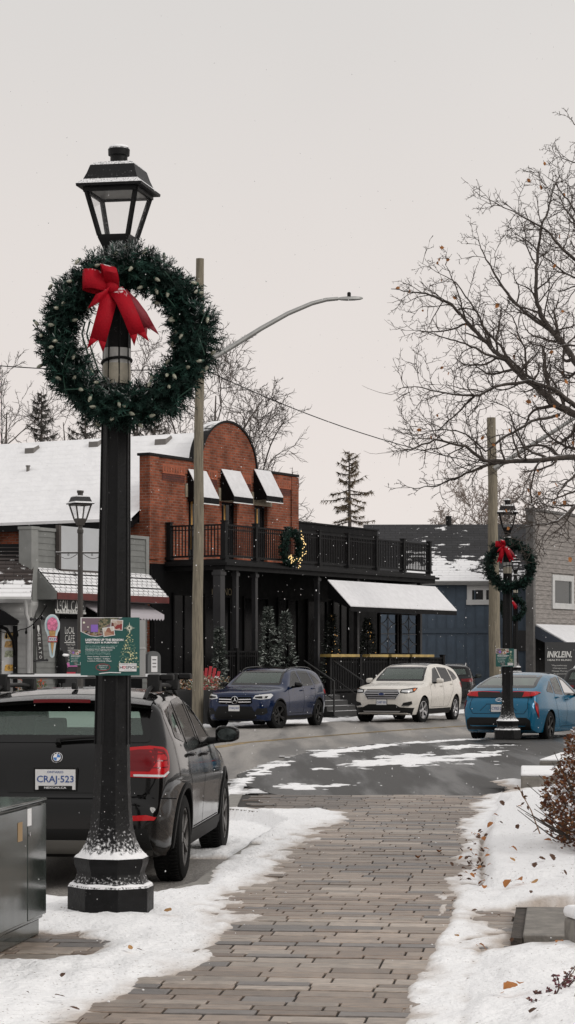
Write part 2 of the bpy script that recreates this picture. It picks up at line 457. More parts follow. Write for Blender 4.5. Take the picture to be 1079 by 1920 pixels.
def make_car(S, name, label, cat):
    L, W = S['L'], S['W']; wr = S['wr']; tw = S['tw']
    C = Car(); root = thing(name, label, cat); C.root = root; C.L = L; C.W = W
    bb = car_body(S)
    body = bb.build('body', [S['paint'], m_blackdull], None, ang=40)
    cut = B(); My = Matrix.Rotation(R(-90), 4, 'X')
    C.axles = (L/2-S['fo'], L/2-S['fo']-S['wb'])
    for ax in C.axles:
        for s in (-1, 1):
            o = len(cut.v); cut.lathe([(wr+.045, -.17), (wr+.045, .3)], 48, M=My)
            cut.xf(Matrix.Translation((ax, s*(W/2-.14), wr)) @ (Matrix.Rotation(math.pi, 4, 'Z') if s < 0 else Matrix()), o)
    co = cut.build('cutter', m_blackdull, ang=0)
    md = body.modifiers.new('wells', 'BOOLEAN'); md.object = co; md.operation = 'DIFFERENCE'; md.solver = 'EXACT'; md.material_mode = 'TRANSFER'
    dg = bpy.context.evaluated_depsgraph_get(); me = bpy.data.meshes.new_from_object(body.evaluated_get(dg))
    me.name = 'body'; body.modifiers.clear(); body.data = me; bpy.data.objects.remove(co); body.parent = root; C.body = body
    bm = bmesh.new(); bm.from_mesh(me); bvh = BVHTree.FromBMesh(bm); cf = Conf(bvh, L); C.cf = cf; C.bvh = bvh
    P3 = lambda pl, s: [(L/2-x, s*1.0, z) for x, z in pl]
    wins = []
    for s, d in ((1, (0,-1,0)), (-1, (0,1,0))):
        for pl, g in S['side_windows']: wins.append((P3(pl, s), d, g, 'side_window'))
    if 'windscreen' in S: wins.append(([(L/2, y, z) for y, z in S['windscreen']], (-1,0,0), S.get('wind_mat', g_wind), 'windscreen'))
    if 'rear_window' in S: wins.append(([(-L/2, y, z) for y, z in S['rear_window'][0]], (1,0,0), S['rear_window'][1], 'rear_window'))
    kill = set()
    for pts, d, g, nm in wins:
        dd, r, u = cf.frame(d); poly = rounded([(Vector(p).dot(r), Vector(p).dot(u)) for p in pts], .05)
        q = inset(poly, .03)
        for f in bm.faces:
            if f.index in kill or f.normal.dot(dd) > -.12: continue
            c = f.calc_center_median()
            if inside(q, c.dot(r), c.dot(u)) and c.dot(dd) < .4: kill.add(f.index)
        un = lambda pp: [r*a+u*b for a, b in pp]
        fr = B(); cf.panel(fr, un(inset(poly, -.008)), d, off=.004, thick=.012, res=.05, hole=un(inset(poly, .048)))
        fo = fr.build('window_frame', m_gloss, root, ang=30)
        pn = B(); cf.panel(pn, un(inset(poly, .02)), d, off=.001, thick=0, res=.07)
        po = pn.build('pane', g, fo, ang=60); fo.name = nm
    bm.faces.ensure_lookup_table()
    bmesh.ops.delete(bm, geom=[f for f in bm.faces if f.index in kill], context='FACES'); bm.to_mesh(me); bm.free()
    me.shade_smooth(); me.set_sharp_from_angle(angle=R(40))
    # cabin
    i = B(); zf = S.get('floor', .42); zh = S.get('seat', .0)
    w2 = W/2-.16
    zs = max(zf, .29); i.box(-L/2+.45, L/2-1.15, -w2, w2, zs-.04, zs)
    i.box(L/2-S['dash']-.35, L/2-S['dash'], -w2, w2, .62, S['dashz'])
    for sy in (-.37, .37):
        xs = L/2-S['seatx']
        i.box(xs-.1, xs+.42, sy-.25, sy+.25, zf+.12, zf+.32)
        o = len(i.v); i.box(-.06, .06, -.24, .24, 0, .62); i.xf(Matrix.Translation((xs-.1, sy, zf+.28)) @ Matrix.Rotation(R(-16), 4, 'Y'), o)
        o = len(i.v); i.box(-.05, .05, -.13, .13, .64, .84); i.xf(Matrix.Translation((xs-.1, sy, zf+.28)) @ Matrix.Rotation(R(-14), 4, 'Y'), o)
    xs = L/2-S['seatx']-.85
    i.box(xs-.1, xs+.4, -w2+.05, w2-.05, zf+.1, zf+.32)
    o = len(i.v); i.box(-.06, .06, -w2+.05, w2-.05, 0, .55); i.xf(Matrix.Translation((xs-.1, 0, zf+.28)) @ Matrix.Rotation(R(-18), 4, 'Y'), o)
    for sy in (-.4, 0, .4):
        o = len(i.v); i.box(-.04, .04, -.12, .12, .54, .70); i.xf(Matrix.Translation((xs-.1, sy, zf+.28)) @ Matrix.Rotation(R(-16), 4, 'Y'), o)
    i.build('interior', m_seat, root, bevel=.03)
    st = B(); st.lathe([(.185+.016*math.cos(a), .016*math.sin(a)) for a in [2*math.pi*k/8 for k in range(9)]], 24, cap=False)
    st.bar((-.18,0,0), (.18,0,0), .05, .02); st.xf(Matrix.Translation((L/2-S['dash']-.5, .37, S['dashz']-.04)) @ Matrix.Rotation(R(65), 4, 'Y'))
    st.build('steering_wheel', m_plastic, root)
    # wheels
    for k, ax in enumerate(C.axles):
        for s in (1, -1):
            t, q, d = wheel_meshes(wr, tw, S['spokes'], S['rim'], twin=S.get('twin', False))
            wo = t.build('wheel', m_rubber, root, ang=40)
            q.build('rim', S['rim'], wo, ang=30); d.build('brake_disc', [m_blackdull, m_rim_grey], wo)
            wo.location = (ax, s*(W/2-tw/2-.015), wr); wo.rotation_euler = (0, R(17*k+9*s), (math.pi if s < 0 else 0) + (R(S.get('steer', 0)) if k == 0 else 0))
    # sills, arches
    if 'clad' in S:
        for s, d in ((1, (0,-1,0)), (-1, (0,1,0))):
            for ax in C.axles:
                cl = B(); a0, a1 = R(S.get('arc0', -8)), R(188); n = 26; r0, r1 = wr+.047, wr+.047+S['archw']
                out = [(ax+r1*math.cos(a0+(a1-a0)*k/n), s, wr+r1*math.sin(a0+(a1-a0)*k/n)) for k in range(n+1)]
                inn = [(ax+r0*math.cos(a0+(a1-a0)*k/n), s, wr+r0*math.sin(a0+(a1-a0)*k/n)) for k in range(n+1)]
                # outward ring of quads conformed to the wing
                dd, r, u = cf.frame(d); row = []
                for p, q in zip(out, inn):
                    e = []
                    for pp in (p, q):
                        pp = Vector(pp); h, nn = cf.cast(pp.dot(r), pp.dot(u), dd, r, u, 0)
                        if h is None or abs(h.y) < W*.36: h = Vector((pp.x, s*(W/2-.03), pp.z))
                        e.append(h - dd*.012)
                    row.append(e)
                vs = []
                for e in row: vs += [e[0]+dd*.014, e[0], e[1], e[1]+dd*.05]
                cl.add(vs, [(4*i2+j, 4*i2+j+1, 4*i2+5+j, 4*i2+4+j) for i2 in range(n) for j in range(3)]); cl.build('wheel_arch_trim', S.get('archm', S['clad']), root, ang=40)
            z0, z1 = S['sill']; cl = B()
            xa = C.axles[0]-wr-.05; xb = C.axles[1]+wr+.05
            cf.panel(cl, [(xa, s, z0), (xb, s, z0), (xb, s, z1), (xa, s, z1)], d, off=.01, thick=.02, res=.1); cl.build('sill_trim', S['clad'], root, ang=40)
    # shut lines
    for s, d in ((1, (0,-1,0)), (-1, (0,1,0))):
        sl = B()
        for pl in S['shut']: cf.strip(sl, P3(pl, s), d, w=.009)
        sl.build('panel_gap', m_blackdull, root, ang=60)
    sl = B()
    for pl in S.get('shut_rear', ()): cf.strip(sl, [(-L/2, y, z) for y, z in pl], (1,0,0), w=.010)
    for pl in S.get('shut_front', ()): cf.strip(sl, [(L/2, y, z) for y, z in pl], (-1,0,0), w=.010)
    if sl.v: sl.build('panel_gap', m_blackdull, root, ang=60)
    # handles
    for s, d in ((1, (0,-1,0)), (-1, (0,1,0))):
        for x, z in S['handles']:
            hb = B(); h, n, _, _ = bvh.ray_cast(Vector((L/2-x, s*3, z)), Vector(d))
            if h is None: continue
            hb.tube([(h.x-.10, h.y-s*.005, z), (h.x-.07, h.y+s*.03, z), (h.x+.07, h.y+s*.03, z), (h.x+.10, h.y-s*.005, z)], [.012,.016,.016,.012], 8)
            hb.build('door_handle', S.get('handle_mat', S['paint']), root, ang=60)
        x, z, my = S['mirror']
        h, n, _, _ = bvh.ray_cast(Vector((L/2-x, s*3, z-.04)), Vector(d)); yy = h.y if h else s*W/2*.94
        mb = B(); mb.blob((0,0,0), 1, 14, 9, sc=(.085, .125, .085)); ms = S.get('ms', .84)
        for q in range(len(mb.v)):
            a = mb.v[q]; a = tuple(math.copysign((abs(t)/e)**.62*e, t) for t, e in zip(a, (.085,.125,.085))); mb.v[q] = (max(a[0], -.045), a[1], a[2]*(1-.12*a[1]*s/.125))
        mb.xf(Matrix.Translation((L/2-x, yy+s*my, z+.03)) @ Matrix.Scale(ms, 4))
        mo = mb.build('door_mirror', S.get('mirror_mat', S['paint']), root, ang=40)
        ab = B(); ab.tube([(L/2-x, yy-s*.03, z-.03), (L/2-x, yy+s*my*.6, z-.02), (L/2-x, yy+s*my, z+.0)], [.035,.025,.03], 8); ab.build('mirror_arm', m_plastic, mo, ang=60)
        mg = B(); mg.lathe([(1, 0), (.001, .001)], 20, cap=False, M=Matrix.Translation((L/2-x-.047*ms-.003, yy+s*my, z+.03)) @ Matrix.Diagonal((1,.10*ms,.062*ms,1)) @ Matrix.Rotation(R(-90), 4, 'Y')); mg.build('mirror_glass', m_mirror, mo)
    return C
m_mirror = mat('mirror', (.07,.085,.085), .08, metal=.9)
def car_part(C, name, mtl, items, parent=None, res=.05, ang=40):
    """items: (3D outline, direction, offset, thickness) conformed to the body; one mesh"""
    b = B()
    for pts, d, off, th in items: C.cf.panel(b, pts, d, off=off, thick=th, res=res)
    return b.build(name, mtl, parent or C.root, ang=ang)
def flip(pts): return [(x, -y, z) for x, y, z in pts]
def RV(C, pl, x=None): return [(-C.L/2 if x is None else x, y, z) for y, z in pl]
def FV(C, pl): return [(C.L/2, y, z) for y, z in pl]
def plate(C, z, rear, txt, y=0.0, w=.305, h=.152, top=None, bottom=None, frame=True):
    d = Vector((1,0,0)) if rear else Vector((-1,0,0))
    hit, n, _, _ = C.bvh.ray_cast(Vector((-6*d.x, y, z)), d)
    hits = [C.bvh.ray_cast(Vector((-6*d.x, y, z+q)), d)[0] for q in (-h/2, h/2)]
    xs = max(-q.x if rear else q.x for q in hits + [hit] if q) + .006
    # local: lettering faces -y ; rotate so it faces out of the bumper
    M = Matrix.Translation((-xs if rear else xs, y, z)) @ Matrix.Rotation(R(-90 if rear else 90), 4, 'Z')
    fb = B(); e = .014
    fb.box(-w/2-e, w/2+e, -.004, .03, -h/2-e, h/2+e); fb.xf(M)
    fo = fb.build('plate_holder', m_plastic if frame else m_platew, C.root, bevel=.004)
    pb = B(); pb.box(-w/2, w/2, -.007, -.004, -h/2, h/2); pb.xf(M); po = pb.build('licence_plate', m_platew, fo)
    tb = B(); put_text(tb, txt, (0,-.009,-.004), w=w*.92, h=h*.44, M=M, bold=.012)
    if top: put_text(tb, top, (0,-.009,h*.37), w=w*.4, h=h*.11, M=M, bold=.01)
    tb.build('plate_lettering', m_plateb, fo, ang=0)
    if bottom:
        q = B(); put_text(q, bottom, (0,-.010,-h*.40), w=w*.55, h=h*.10, M=M, bold=.02)
        ob = B(); ob.box(-w*.42, w*.42, -.0085, -.004, -h/2-.004, -h*.31); ob.xf(M); bo = ob.build('plate_surround', m_plastic, fo)
        q.build('surround_lettering', m_white_letter, fo, ang=0)
    return fo
def badge_frame(C, y, z, rear):
    d = Vector((1,0,0)) if rear else Vector((-1,0,0))
    hit, n, _, _ = C.bvh.ray_cast(Vector((-6*d.x, y, z)), d); n = n if n.dot(d) < 0 else -n
    n = Vector((n.x, n.y*.5, n.z)).normalized()
    zx = n; yy = Vector((0,0,1)).cross(zx).normalized(); up = zx.cross(yy)
    return Matrix(((yy.x, up.x, zx.x, hit.x), (yy.y, up.y, zx.y, hit.y), (yy.z, up.z, zx.z, hit.z), (0,0,0,1)))
SIDE = [(0,.90),(.12,.945),(.35,.985),(.55,1.0),(.74,.992),(.86,.972),(1,.945)]
def place_car(C, px, d, heading, z=-.13, scale=1.0, ref_x=0.0):
    """put the car so that its own point (ref_x,0) stands at pixel column px, distance d"""
    ang = math.atan2(heading[1], heading[0]); p = Vector((X(px, d), d))
    h = Vector(heading).normalized()
    C.root.location = (p.x-h.x*ref_x*scale, p.y-h.y*ref_x*scale, z); C.root.rotation_euler.z = ang; C.root.scale = (scale,)*3
# ---------- dark grey estate-like SUV seen from behind ----------------------
p_graph = paint('graphite_paint', (.0035,.0034,.0034), .09, 0, .08, snow=(1.04,1.3,140,1.0))
S1 = dict(L=4.454, W=1.798, wb=2.76, fo=.82, wr=.337, tw=.225, paint=p_graph, spokes=5, twin=True, rim=m_rim_grey,
  top=[(0,.60),(.03,.72),(.10,.80),(.3,.89),(.8,.97),(1.28,1.04),(1.7,1.25),(2.12,1.43),(2.5,1.495),(2.9,1.505),(3.4,1.495),(3.8,1.462),(3.98,1.43),(4.04,1.35),(4.22,1.12),(4.29,1.04),(4.35,.88),(4.375,.735),(4.385,.715),(4.43,.67),(4.448,.58),(4.454,.46)],
  bot=[(0,.40),(.05,.28),(.3,.22),(4.1,.22),(4.35,.28),(4.454,.36)],
  belt=[(0,.66),(.6,.86),(1.3,.965),(2.5,1.01),(3.5,1.05),(4.0,1.10),(4.454,1.05)],
  plan=[(0,.60),(.05,.72),(.15,.83),(.3,.90),(.6,.965),(1.0,.99),(1.4,1.0),(3.3,1.0),(3.8,.985),(4.1,.955),(4.3,.90),(4.38,.86),(4.43,.80),(4.454,.70)],
  side=[(0,.93),(.10,.955),(.3,.975),(.5,.985),(.66,1.0),(.8,.985),(.9,.965),(1,.945)],
  side_windows=[([(1.50,1.005),(2.40,1.025),(2.37,1.405),(2.12,1.37)], g_car), ([(2.50,1.03),(3.26,1.06),(3.20,1.385),(2.48,1.41)], g_car), ([(3.34,1.075),(3.80,1.13),(3.74,1.24),(3.62,1.31),(3.31,1.375)], g_car)],
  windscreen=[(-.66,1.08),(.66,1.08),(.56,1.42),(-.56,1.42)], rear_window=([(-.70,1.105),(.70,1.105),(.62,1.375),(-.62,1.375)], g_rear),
  wind_mat=g_brightscreen, floor=.14, dash=1.25, dashz=.98, seatx=2.35, clad=m_plastic, archw=.04, sill=(.24,.36), handles=[(2.33,.94),(3.20,.97)], mirror=(1.72,1.05,.16),
  shut=[[(1.38,.42),(1.36,.93),(1.48,1.0)],[(2.46,.36),(2.47,1.02)],[(3.05,.36),(3.22,.62),(3.34,.80),(3.32,1.06)],[(1.4,.38),(3.0,.38)],[(3.97,.66),(4.40,.69)]],
  shut_rear=[[(-.80,1.0),(-.74,.80),(-.68,.70),(-.3,.685),(.3,.685),(.68,.70),(.74,.80),(.80,1.0)]], mirror_mat=p_graph)
C1 = make_car(S1, 'parked_car', 'dark grey car with silver roof bars, seen from behind next to the nearest lantern post', 'car')
b = B()
for s in (1, -1):                                                     # roof rails
    pts = []
    for k in range(13):
        xf = 1.95+(3.88-1.95)*k/12; h, n, _, _ = C1.bvh.ray_cast(Vector((C1.L/2-xf, s*.60, 3)), Vector((0,0,-1)))
        lift = .055*min(1, math.sin(math.pi*k/12)*3)
        pts.append((h.x, h.y, h.z+lift))
    b = B(); b.tube(pts, .017, 8); b.build('roof_rail', m_plastic, C1.root, ang=60)
for xf in (2.35, 3.42):
    q = B(); zc = 1.505 + .085
    o = len(q.v); q.lathe([(.021, -.75), (.021, .75)], 12, M=Matrix.Translation((C1.L/2-xf, 0, zc)) @ Matrix.Rotation(R(90), 4, 'X') @ Matrix.Diagonal((2.0,.75,1,1)))
    cb = q.build('roof_bar', m_alu, C1.root, ang=50)
    q = B()
    for s in (1, -1):
        x0 = C1.L/2-xf
        q.prism([(x0-.085, 1.47), (x0+.085, 1.47), (x0+.055, zc+.02), (x0-.055, zc+.02)], s*.56, s*.66, 'xz')
        q.prism([(x0-.055, zc-.03), (x0+.055, zc-.03), (x0+.055, zc+.02), (x0-.055, zc+.02)], s*.66, s*.765, 'xz')
    q.build('bar_foot', m_plastic, cb, bevel=.012)
sp = B()                                                              # spoiler with brake light
rows = []
for y in [(-.68+1.36*k/24) for k in range(25)]:
    w = 1-(abs(y)/.68)**4*.35
    zt = 1.462 - .045*(y/.68)**2
    rows.append([(-C1.L/2+.70, y, zt+.006), (-C1.L/2+.44-.06*w+.05, y, zt-.016), (-C1.L/2+.40-.06*w, y, zt-.042), (-C1.L/2+.40-.06*w+.02, y, zt-.072), (-C1.L/2+.56, y, zt-.075)])
o = sp.add([p for r_ in rows for p in r_], [(5*i+j, 5*i+j+1, 5*i+6+j, 5*i+5+j) for i in range(24) for j in range(4)])
so = sp.build('roof_spoiler', p_graph, C1.root, ang=50)
q = B()
pts = [(-.22+.44*k/10) for k in range(11)]
q.add([p for y in pts for p in ((-C1.L/2+.335, y, 1.425-.03*(y/.68)**2), (-C1.L/2+.337, y, 1.398-.03*(y/.68)**2))], [(2*i, 2*i+1, 2*i+3, 2*i+2) for i in range(10)])
q.build('brake_light', m_red_dark, so, ang=60)
dg_ = Vector((.80,.60,0))                                             # diagonal views of the right rear corner (y<0): look forward and left
def tail(C, ys, name='tail_light'):
    for s in (1, -1):
        d = (.78, -.62*s, 0)
        outer = [(-2.13,.55*s,1.055),(-2.10,.68*s,1.066),(-2.06,.74*s,1.072),(-1.99,.80*s,1.062),(-1.95,.82*s,1.035),(-1.935,.825*s,.99),(-1.945,.825*s,.93),(-1.97,.82*s,.875),(-2.01,.80*s,.842),(-2.07,.74*s,.834),(-2.16,.55*s,.845)]
        o = car_part(C, name, m_red, [(outer, d, .010, .02)], res=.04)
        band = [(-2.14,.60*s,.848),(-2.03,.78*s,.840),(-1.975,.82*s,.872),(-1.985,.82*s,.886),(-2.04,.78*s,.858),(-2.14,.60*s,.864)]
        car_part(C, 'clear_band', m_lens, [(band, d, .014, .01)], parent=o, res=.04)
        car_part(C, 'inner_lens', m_red_dark, [([(-2.15,.56*s,.885),(-2.09,.69*s,.885),(-2.05,.73*s,.95),(-2.02,.76*s,1.045),(-2.10,.66*s,1.045),(-2.13,.56*s,1.03)], d, .0115, .004)], parent=o, res=.04)
        car_part(C, 'lamp_arc', m_red_dark, [([(-2.05,.75*s,1.055),(-1.99,.80*s,1.042),(-1.955,.82*s,.99),(-1.965,.82*s,.93),(-1.98,.815*s,.93),(-1.972,.815*s,.985),(-2.0,.795*s,1.022),(-2.05,.75*s,1.037)], d, .012, .004)], parent=o, res=.04)
        for zz in (.905, .955, 1.005):
            st = [(-2.15,.57*s,zz),(-2.02,.78*s,zz+.003),(-1.98,.815*s,zz+.006),(-1.98,.815*s,zz+.013),(-2.02,.78*s,zz+.012),(-2.15,.57*s,zz+.008)]
            car_part(C, 'lamp_bar', m_red_dark, [(st, d, .0125, .004)], parent=o, res=.05)
tail(C1, 0)
for s in (1, -1):
    car_part(C1, 'rear_reflector', m_red, [(RV(C1, [(s*.50,.555),(s*.70,.565),(s*.78,.545),(s*.76,.525),(s*.52,.520)]), (.9,-.25*s,0), .008, .01)], res=.04)
lo = car_part(C1, 'bumper_insert', m_plastic, [(RV(C1, [(-.74,.24),(.74,.24),(.70,.46),(-.70,.46)]), (1,0,0), .010, .02)], res=.08)
car_part(C1, 'skid_plate', mat('skid_grey', (.24,.235,.22), .5, metal=.4), [(RV(C1, [(-.50,.275),(.50,.275),(.53,.375),(-.53,.375)]), (1,0,0), .020, .02)], res=.08)
cl = B(); M = badge_frame(C1, 0, .985, True)
cl.lathe([(.044,0),(.044,.006),(.001,.007)], 28, M=M, cap=False)
bo = cl.build('badge', m_gloss, C1.root, ang=40)
cl = B(); cl.lathe([(.0425,.0072),(.0395,.0085),(.0395,.0072)], 28, M=M, cap=False); cl.lathe([(.030,.0085),(.027,.0095),(.027,.008)], 28, M=M, cap=False); cl.build('badge_ring', m_chrome, bo)
for k, mm in enumerate((m_blue_badge, m_platew)):
    cl = B()
    for q0 in ((0, 2) if k == 0 else (1, 3)):
        vs = [M @ Vector((0,0,.0088))]+[M @ Vector((.027*math.cos(math.pi/2*(q0+t/6)), .027*math.sin(math.pi/2*(q0+t/6)), .0088)) for t in range(7)]
        cl.add(vs, [(0,i+1,i+2) for i in range(6)])
    cl.build('badge_quarter', mm, bo, ang=0)
cl = B()
for ch, a in (('B', 35), ('M', 0), ('W', -35)):
    vs, fs = text_mesh(ch, h=.010, bold=.02)
    cl.add([M @ Matrix.Rotation(R(a), 4, 'Z') @ Matrix.Translation((0,.035,.0085)) @ Vector((v.x, v.z, 0)) for v in vs], fs)
cl.build('badge_lettering', m_platew, bo, ang=0)
plate(C1, .825, True, 'CRAJ\u00b7523', top='ONTARIO', bottom='NEXCAR.CA')
car_part(C1, 'plate_recess', m_gloss, [(RV(C1, [(-.36,.725),(.36,.725),(.40,.93),(-.40,.93)]), (1,0,0), .003, .004)], res=.08)
w = B(); hz = [C1.bvh.ray_cast(Vector((-6, y, z)), Vector((1,0,0)))[0] for y, z in ((0,1.09),(.0,1.12),(-.2,1.135),(-.36,1.14))]
w.tube([h+Vector((-.03,0,0)) for h in hz[:2]], [.022,.018], 8); w.tube([h+Vector((-.035,0,0)) for h in hz[1:]], [.013,.011,.008], 6)
w.build('rear_wiper', m_plastic, C1.root, ang=60)
a = B(); a.prism([(-.10,0),(.06,0),(-.06,.055),(-.09,.055)], -.018, .018, 'xz'); a.xf(Matrix.Translation((-C1.L/2+.92, 0, 1.492))); a.build('aerial', m_plastic, C1.root, bevel=.01)
px0 = 97; dcar = 17.25
place_car(C1, 101, dcar, (.085, .996), scale=1.03, ref_x=-C1.L/2)

# ---------- deep blue SUV facing the camera ---------------------------------
p_blue = paint('deep_blue_paint', (.005,.015,.052), .2, .25)
S2 = dict(L=4.656, W=1.89, wb=2.873, fo=.84, wr=.365, tw=.245, paint=p_blue, spokes=5, twin=True, rim=m_rim_black, steer=-14,
  top=[(0,.62),(.015,.78),(.05,.885),(.12,.955),(.35,1.01),(.8,1.06),(1.25,1.10),(1.7,1.35),(2.1,1.545),(2.5,1.60),(3.0,1.61),(3.6,1.58),(4.0,1.52),(4.2,1.42),(4.42,1.17),(4.52,1.05),(4.6,.85),(4.64,.7),(4.656,.55)],
  bot=[(0,.38),(.04,.27),(.3,.22),(4.3,.24),(4.656,.38)],
  belt=[(0,.80),(.5,.97),(1.25,1.03),(2.5,1.08),(3.8,1.13),(4.656,1.08)],
  plan=[(0,.60),(.04,.70),(.12,.80),(.3,.90),(.6,.965),(1.0,.99),(1.5,1.0),(3.4,1.0),(4.0,.975),(4.35,.91),(4.58,.82),(4.656,.66)],
  side=SIDE, tumble=.42,
  side_windows=[([(1.62,1.075),(2.50,1.10),(2.47,1.50),(2.14,1.455)], g_car), ([(2.60,1.10),(3.36,1.125),(3.28,1.475),(2.57,1.50)], g_car_dark), ([(3.46,1.13),(3.98,1.17),(3.72,1.36),(3.38,1.455)], g_car_dark)],
  windscreen=[(-.70,1.14),(.70,1.14),(.58,1.505),(-.58,1.505)], rear_window=([(-.62,1.10),(.62,1.10),(.55,1.42),(-.55,1.42)], g_car_dark),
  dash=1.25, dashz=1.06, seatx=2.45, floor=.46, clad=m_plastic, archw=.03, sill=(.26,.34), handles=[(2.42,.99),(3.28,1.03)], mirror=(1.82,1.11,.17), mirror_mat=m_gloss,
  shut=[[(1.45,.44),(1.45,.98),(1.6,1.06)],[(2.54,.40),(2.55,1.09)],[(3.02,.40),(3.25,.70),(3.42,.86),(3.42,1.12)],[(1.45,.40),(3.0,.40)]],
  shut_front=[[(-.84,.93),(-.5,.885),(.5,.885),(.84,.93)]])
C2 = make_car(S2, 'parked_car', 'deep blue car with a round star badge in its grille, parked beside the wooden pole', 'car')
gp = [(-.47,.70),(-.40,.655),(.40,.655),(.47,.70),(.44,.845),(-.44,.845)]
go = car_part(C2, 'grille', m_blackdull, [(FV(C2, gp), (-1,0,0), .012, .02)])
car_part(C2, 'grille_bar', m_chrome, [(FV(C2, [(s*.10,z),(s*.44,z+.006),(s*.44,z+.026),(s*.10,z+.020)]), (-1,0,0), .024, .012) for s in (1,-1) for z in (.70,.765)], parent=go)
M = badge_frame(C2, 0, .76, False); M = M @ Matrix.Translation((0,0,.03))
cl = B(); cl.lathe([(.095,0),(.098,.012),(.088,.018),(.085,.004)], 30, M=M, cap=False)
for k in range(3):
    g = R(90+120*k); n2 = Vector((math.cos(g), math.sin(g), 0)); t2 = Vector((-n2.y, n2.x, 0))
    cl.add([M @ (n2*.09+Vector((0,0,.01))), M @ (t2*.018), M @ Vector((0,0,.02)), M @ (-t2*.018)], [(0,1,2),(0,2,3)])
cl.build('star_emblem', m_chrome, go, ang=30)
for s in (1, -1):
    d = (-.86, -.5*s, 0); x = C2.L/2
    hl = [(x,.50*s,.80),(x-.06,.66*s,.775),(x-.30,.86*s,.80),(x-.42,.90*s,.885),(x-.36,.87*s,.925),(x-.16,.74*s,.91),(x-.03,.56*s,.885)]
    ho = car_part(C2, 'headlight', m_lens, [(hl, d, .008, .02)], res=.04)
    car_part(C2, 'lamp_unit', m_gloss, [([(x-.02,.55*s,.815),(x-.07,.67*s,.80),(x-.2,.80*s,.81),(x-.24,.83*s,.865),(x-.10,.70*s,.865),(x-.02,.56*s,.85)], d, .0115, .004)], parent=ho, res=.04)
    car_part(C2, 'side_intake', m_plastic, [([(x,.50*s,.40),(x-.10,.74*s,.38),(x-.22,.82*s,.44),(x-.20,.80*s,.56),(x-.04,.60*s,.55)], d, .009, .02)], res=.05)
car_part(C2, 'lower_intake', m_plastic, [(FV(C2, [(-.60,.27),(.60,.27),(.56,.42),(.46,.60),(-.46,.60),(-.56,.42)]), (-1,0,0), .008, .02)], res=.07)
plate(C2, .555, False, 'CNKJ\u00b7053', y=-.02)
b = B()
for s in (1, -1):
    pts = []
    for k in range(13):
        xf = 1.95+(3.95-1.95)*k/12; h, n, _, _ = C2.bvh.ray_cast(Vector((C2.L/2-xf, s*.62, 3)), Vector((0,0,-1))); pts.append((h.x, h.y, h.z+.04*min(1, math.sin(math.pi*k/12)*3)))
    b = B(); b.tube(pts, .014, 8); b.build('roof_rail', m_gloss, C2.root, ang=60)
car_part(C2, 'sunroof', m_gloss, [([(C2.L/2-2.2,-.5,2),(C2.L/2-2.2,.5,2),(C2.L/2-3.2,.5,2),(C2.L/2-3.2,-.5,2)], (0,0,-1), .004, .004)], res=.15)
for s in (1, -1):
    car_part(C2, 'tail_light', m_red, [([(-2.30,.6*s,1.0),(-2.1,.86*s,1.0),(-1.98,.9*s,.98),(-1.98,.9*s,.93),(-2.1,.88*s,.86),(-2.32,.6*s,.88)], (.78,-.62*s,0), .008, .02)], res=.05)
HR = (.36, .933)                                                      # the road's direction here
place_car(C2, 464, 58.2, (-HR[0], -HR[1]), z=-.16, ref_x=C2.axles[0])

# ---------- white SUV facing the camera ---------------------------------------
p_white = paint('pearl_white_paint', (.66,.63,.58), .28, .05)
S3 = dict(L=4.779, W=1.928, wb=2.849, fo=.93, wr=.372, tw=.245, paint=p_white, spokes=5, twin=True, rim=m_rim_silver, steer=-8,
  top=[(0,.66),(.015,.82),(.05,.94),(.14,1.02),(.4,1.075),(.9,1.12),(1.32,1.15),(1.75,1.40),(2.2,1.62),(2.6,1.69),(3.1,1.70),(3.7,1.665),(4.15,1.59),(4.32,1.50),(4.54,1.24),(4.64,1.10),(4.72,.9),(4.76,.75),(4.779,.58)],
  bot=[(0,.42),(.04,.28),(.3,.23),(4.4,.25),(4.779,.40)],
  belt=[(0,.86),(.5,1.0),(1.3,1.07),(2.5,1.12),(3.8,1.19),(4.779,1.14)],
  plan=[(0,.62),(.04,.72),(.12,.82),(.3,.91),(.6,.97),(1.0,.99),(1.5,1.0),(3.5,1.0),(4.1,.98),(4.45,.93),(4.7,.85),(4.779,.70)],
  side=SIDE, tumble=.40,
  side_windows=[([(1.74,1.12),(2.60,1.145),(2.56,1.575),(2.26,1.525)], g_car_dark), ([(2.70,1.145),(3.50,1.185),(3.40,1.55),(2.66,1.575)], g_car_dark), ([(3.60,1.19),(4.12,1.26),(3.92,1.42),(3.50,1.53)], g_car_dark)],
  windscreen=[(-.73,1.19),(.73,1.19),(.60,1.585),(-.60,1.585)], rear_window=([(-.62,1.15),(.62,1.15),(.55,1.48),(-.55,1.48)], g_car_dark),
  dash=1.3, dashz=1.12, seatx=2.55, floor=.5, clad=m_plastic, archw=.02, archm=p_white, sill=(.26,.40), handles=[(2.50,1.04),(3.38,1.09)], mirror=(1.93,1.16,.18),
  shut=[[(1.52,.46),(1.53,1.02),(1.7,1.10)],[(2.64,.44),(2.65,1.13)],[(3.08,.44),(3.30,.72),(3.52,.92),(3.54,1.17)],[(1.52,.44),(3.05,.44)]],
  shut_front=[[(-.86,1.0),(-.55,.955),(.55,.955),(.86,1.0)]])
C3 = make_car(S3, 'parked_car', 'white car with a wide barred grille, parked in front of the black patio fence', 'car')
gp = [(-.53,.85),(-.40,.685),(.40,.685),(.53,.85),(.46,.945),(-.46,.945)]
go = car_part(C3, 'grille', m_blackdull, [(FV(C3, gp), (-1,0,0), .010, .02)])
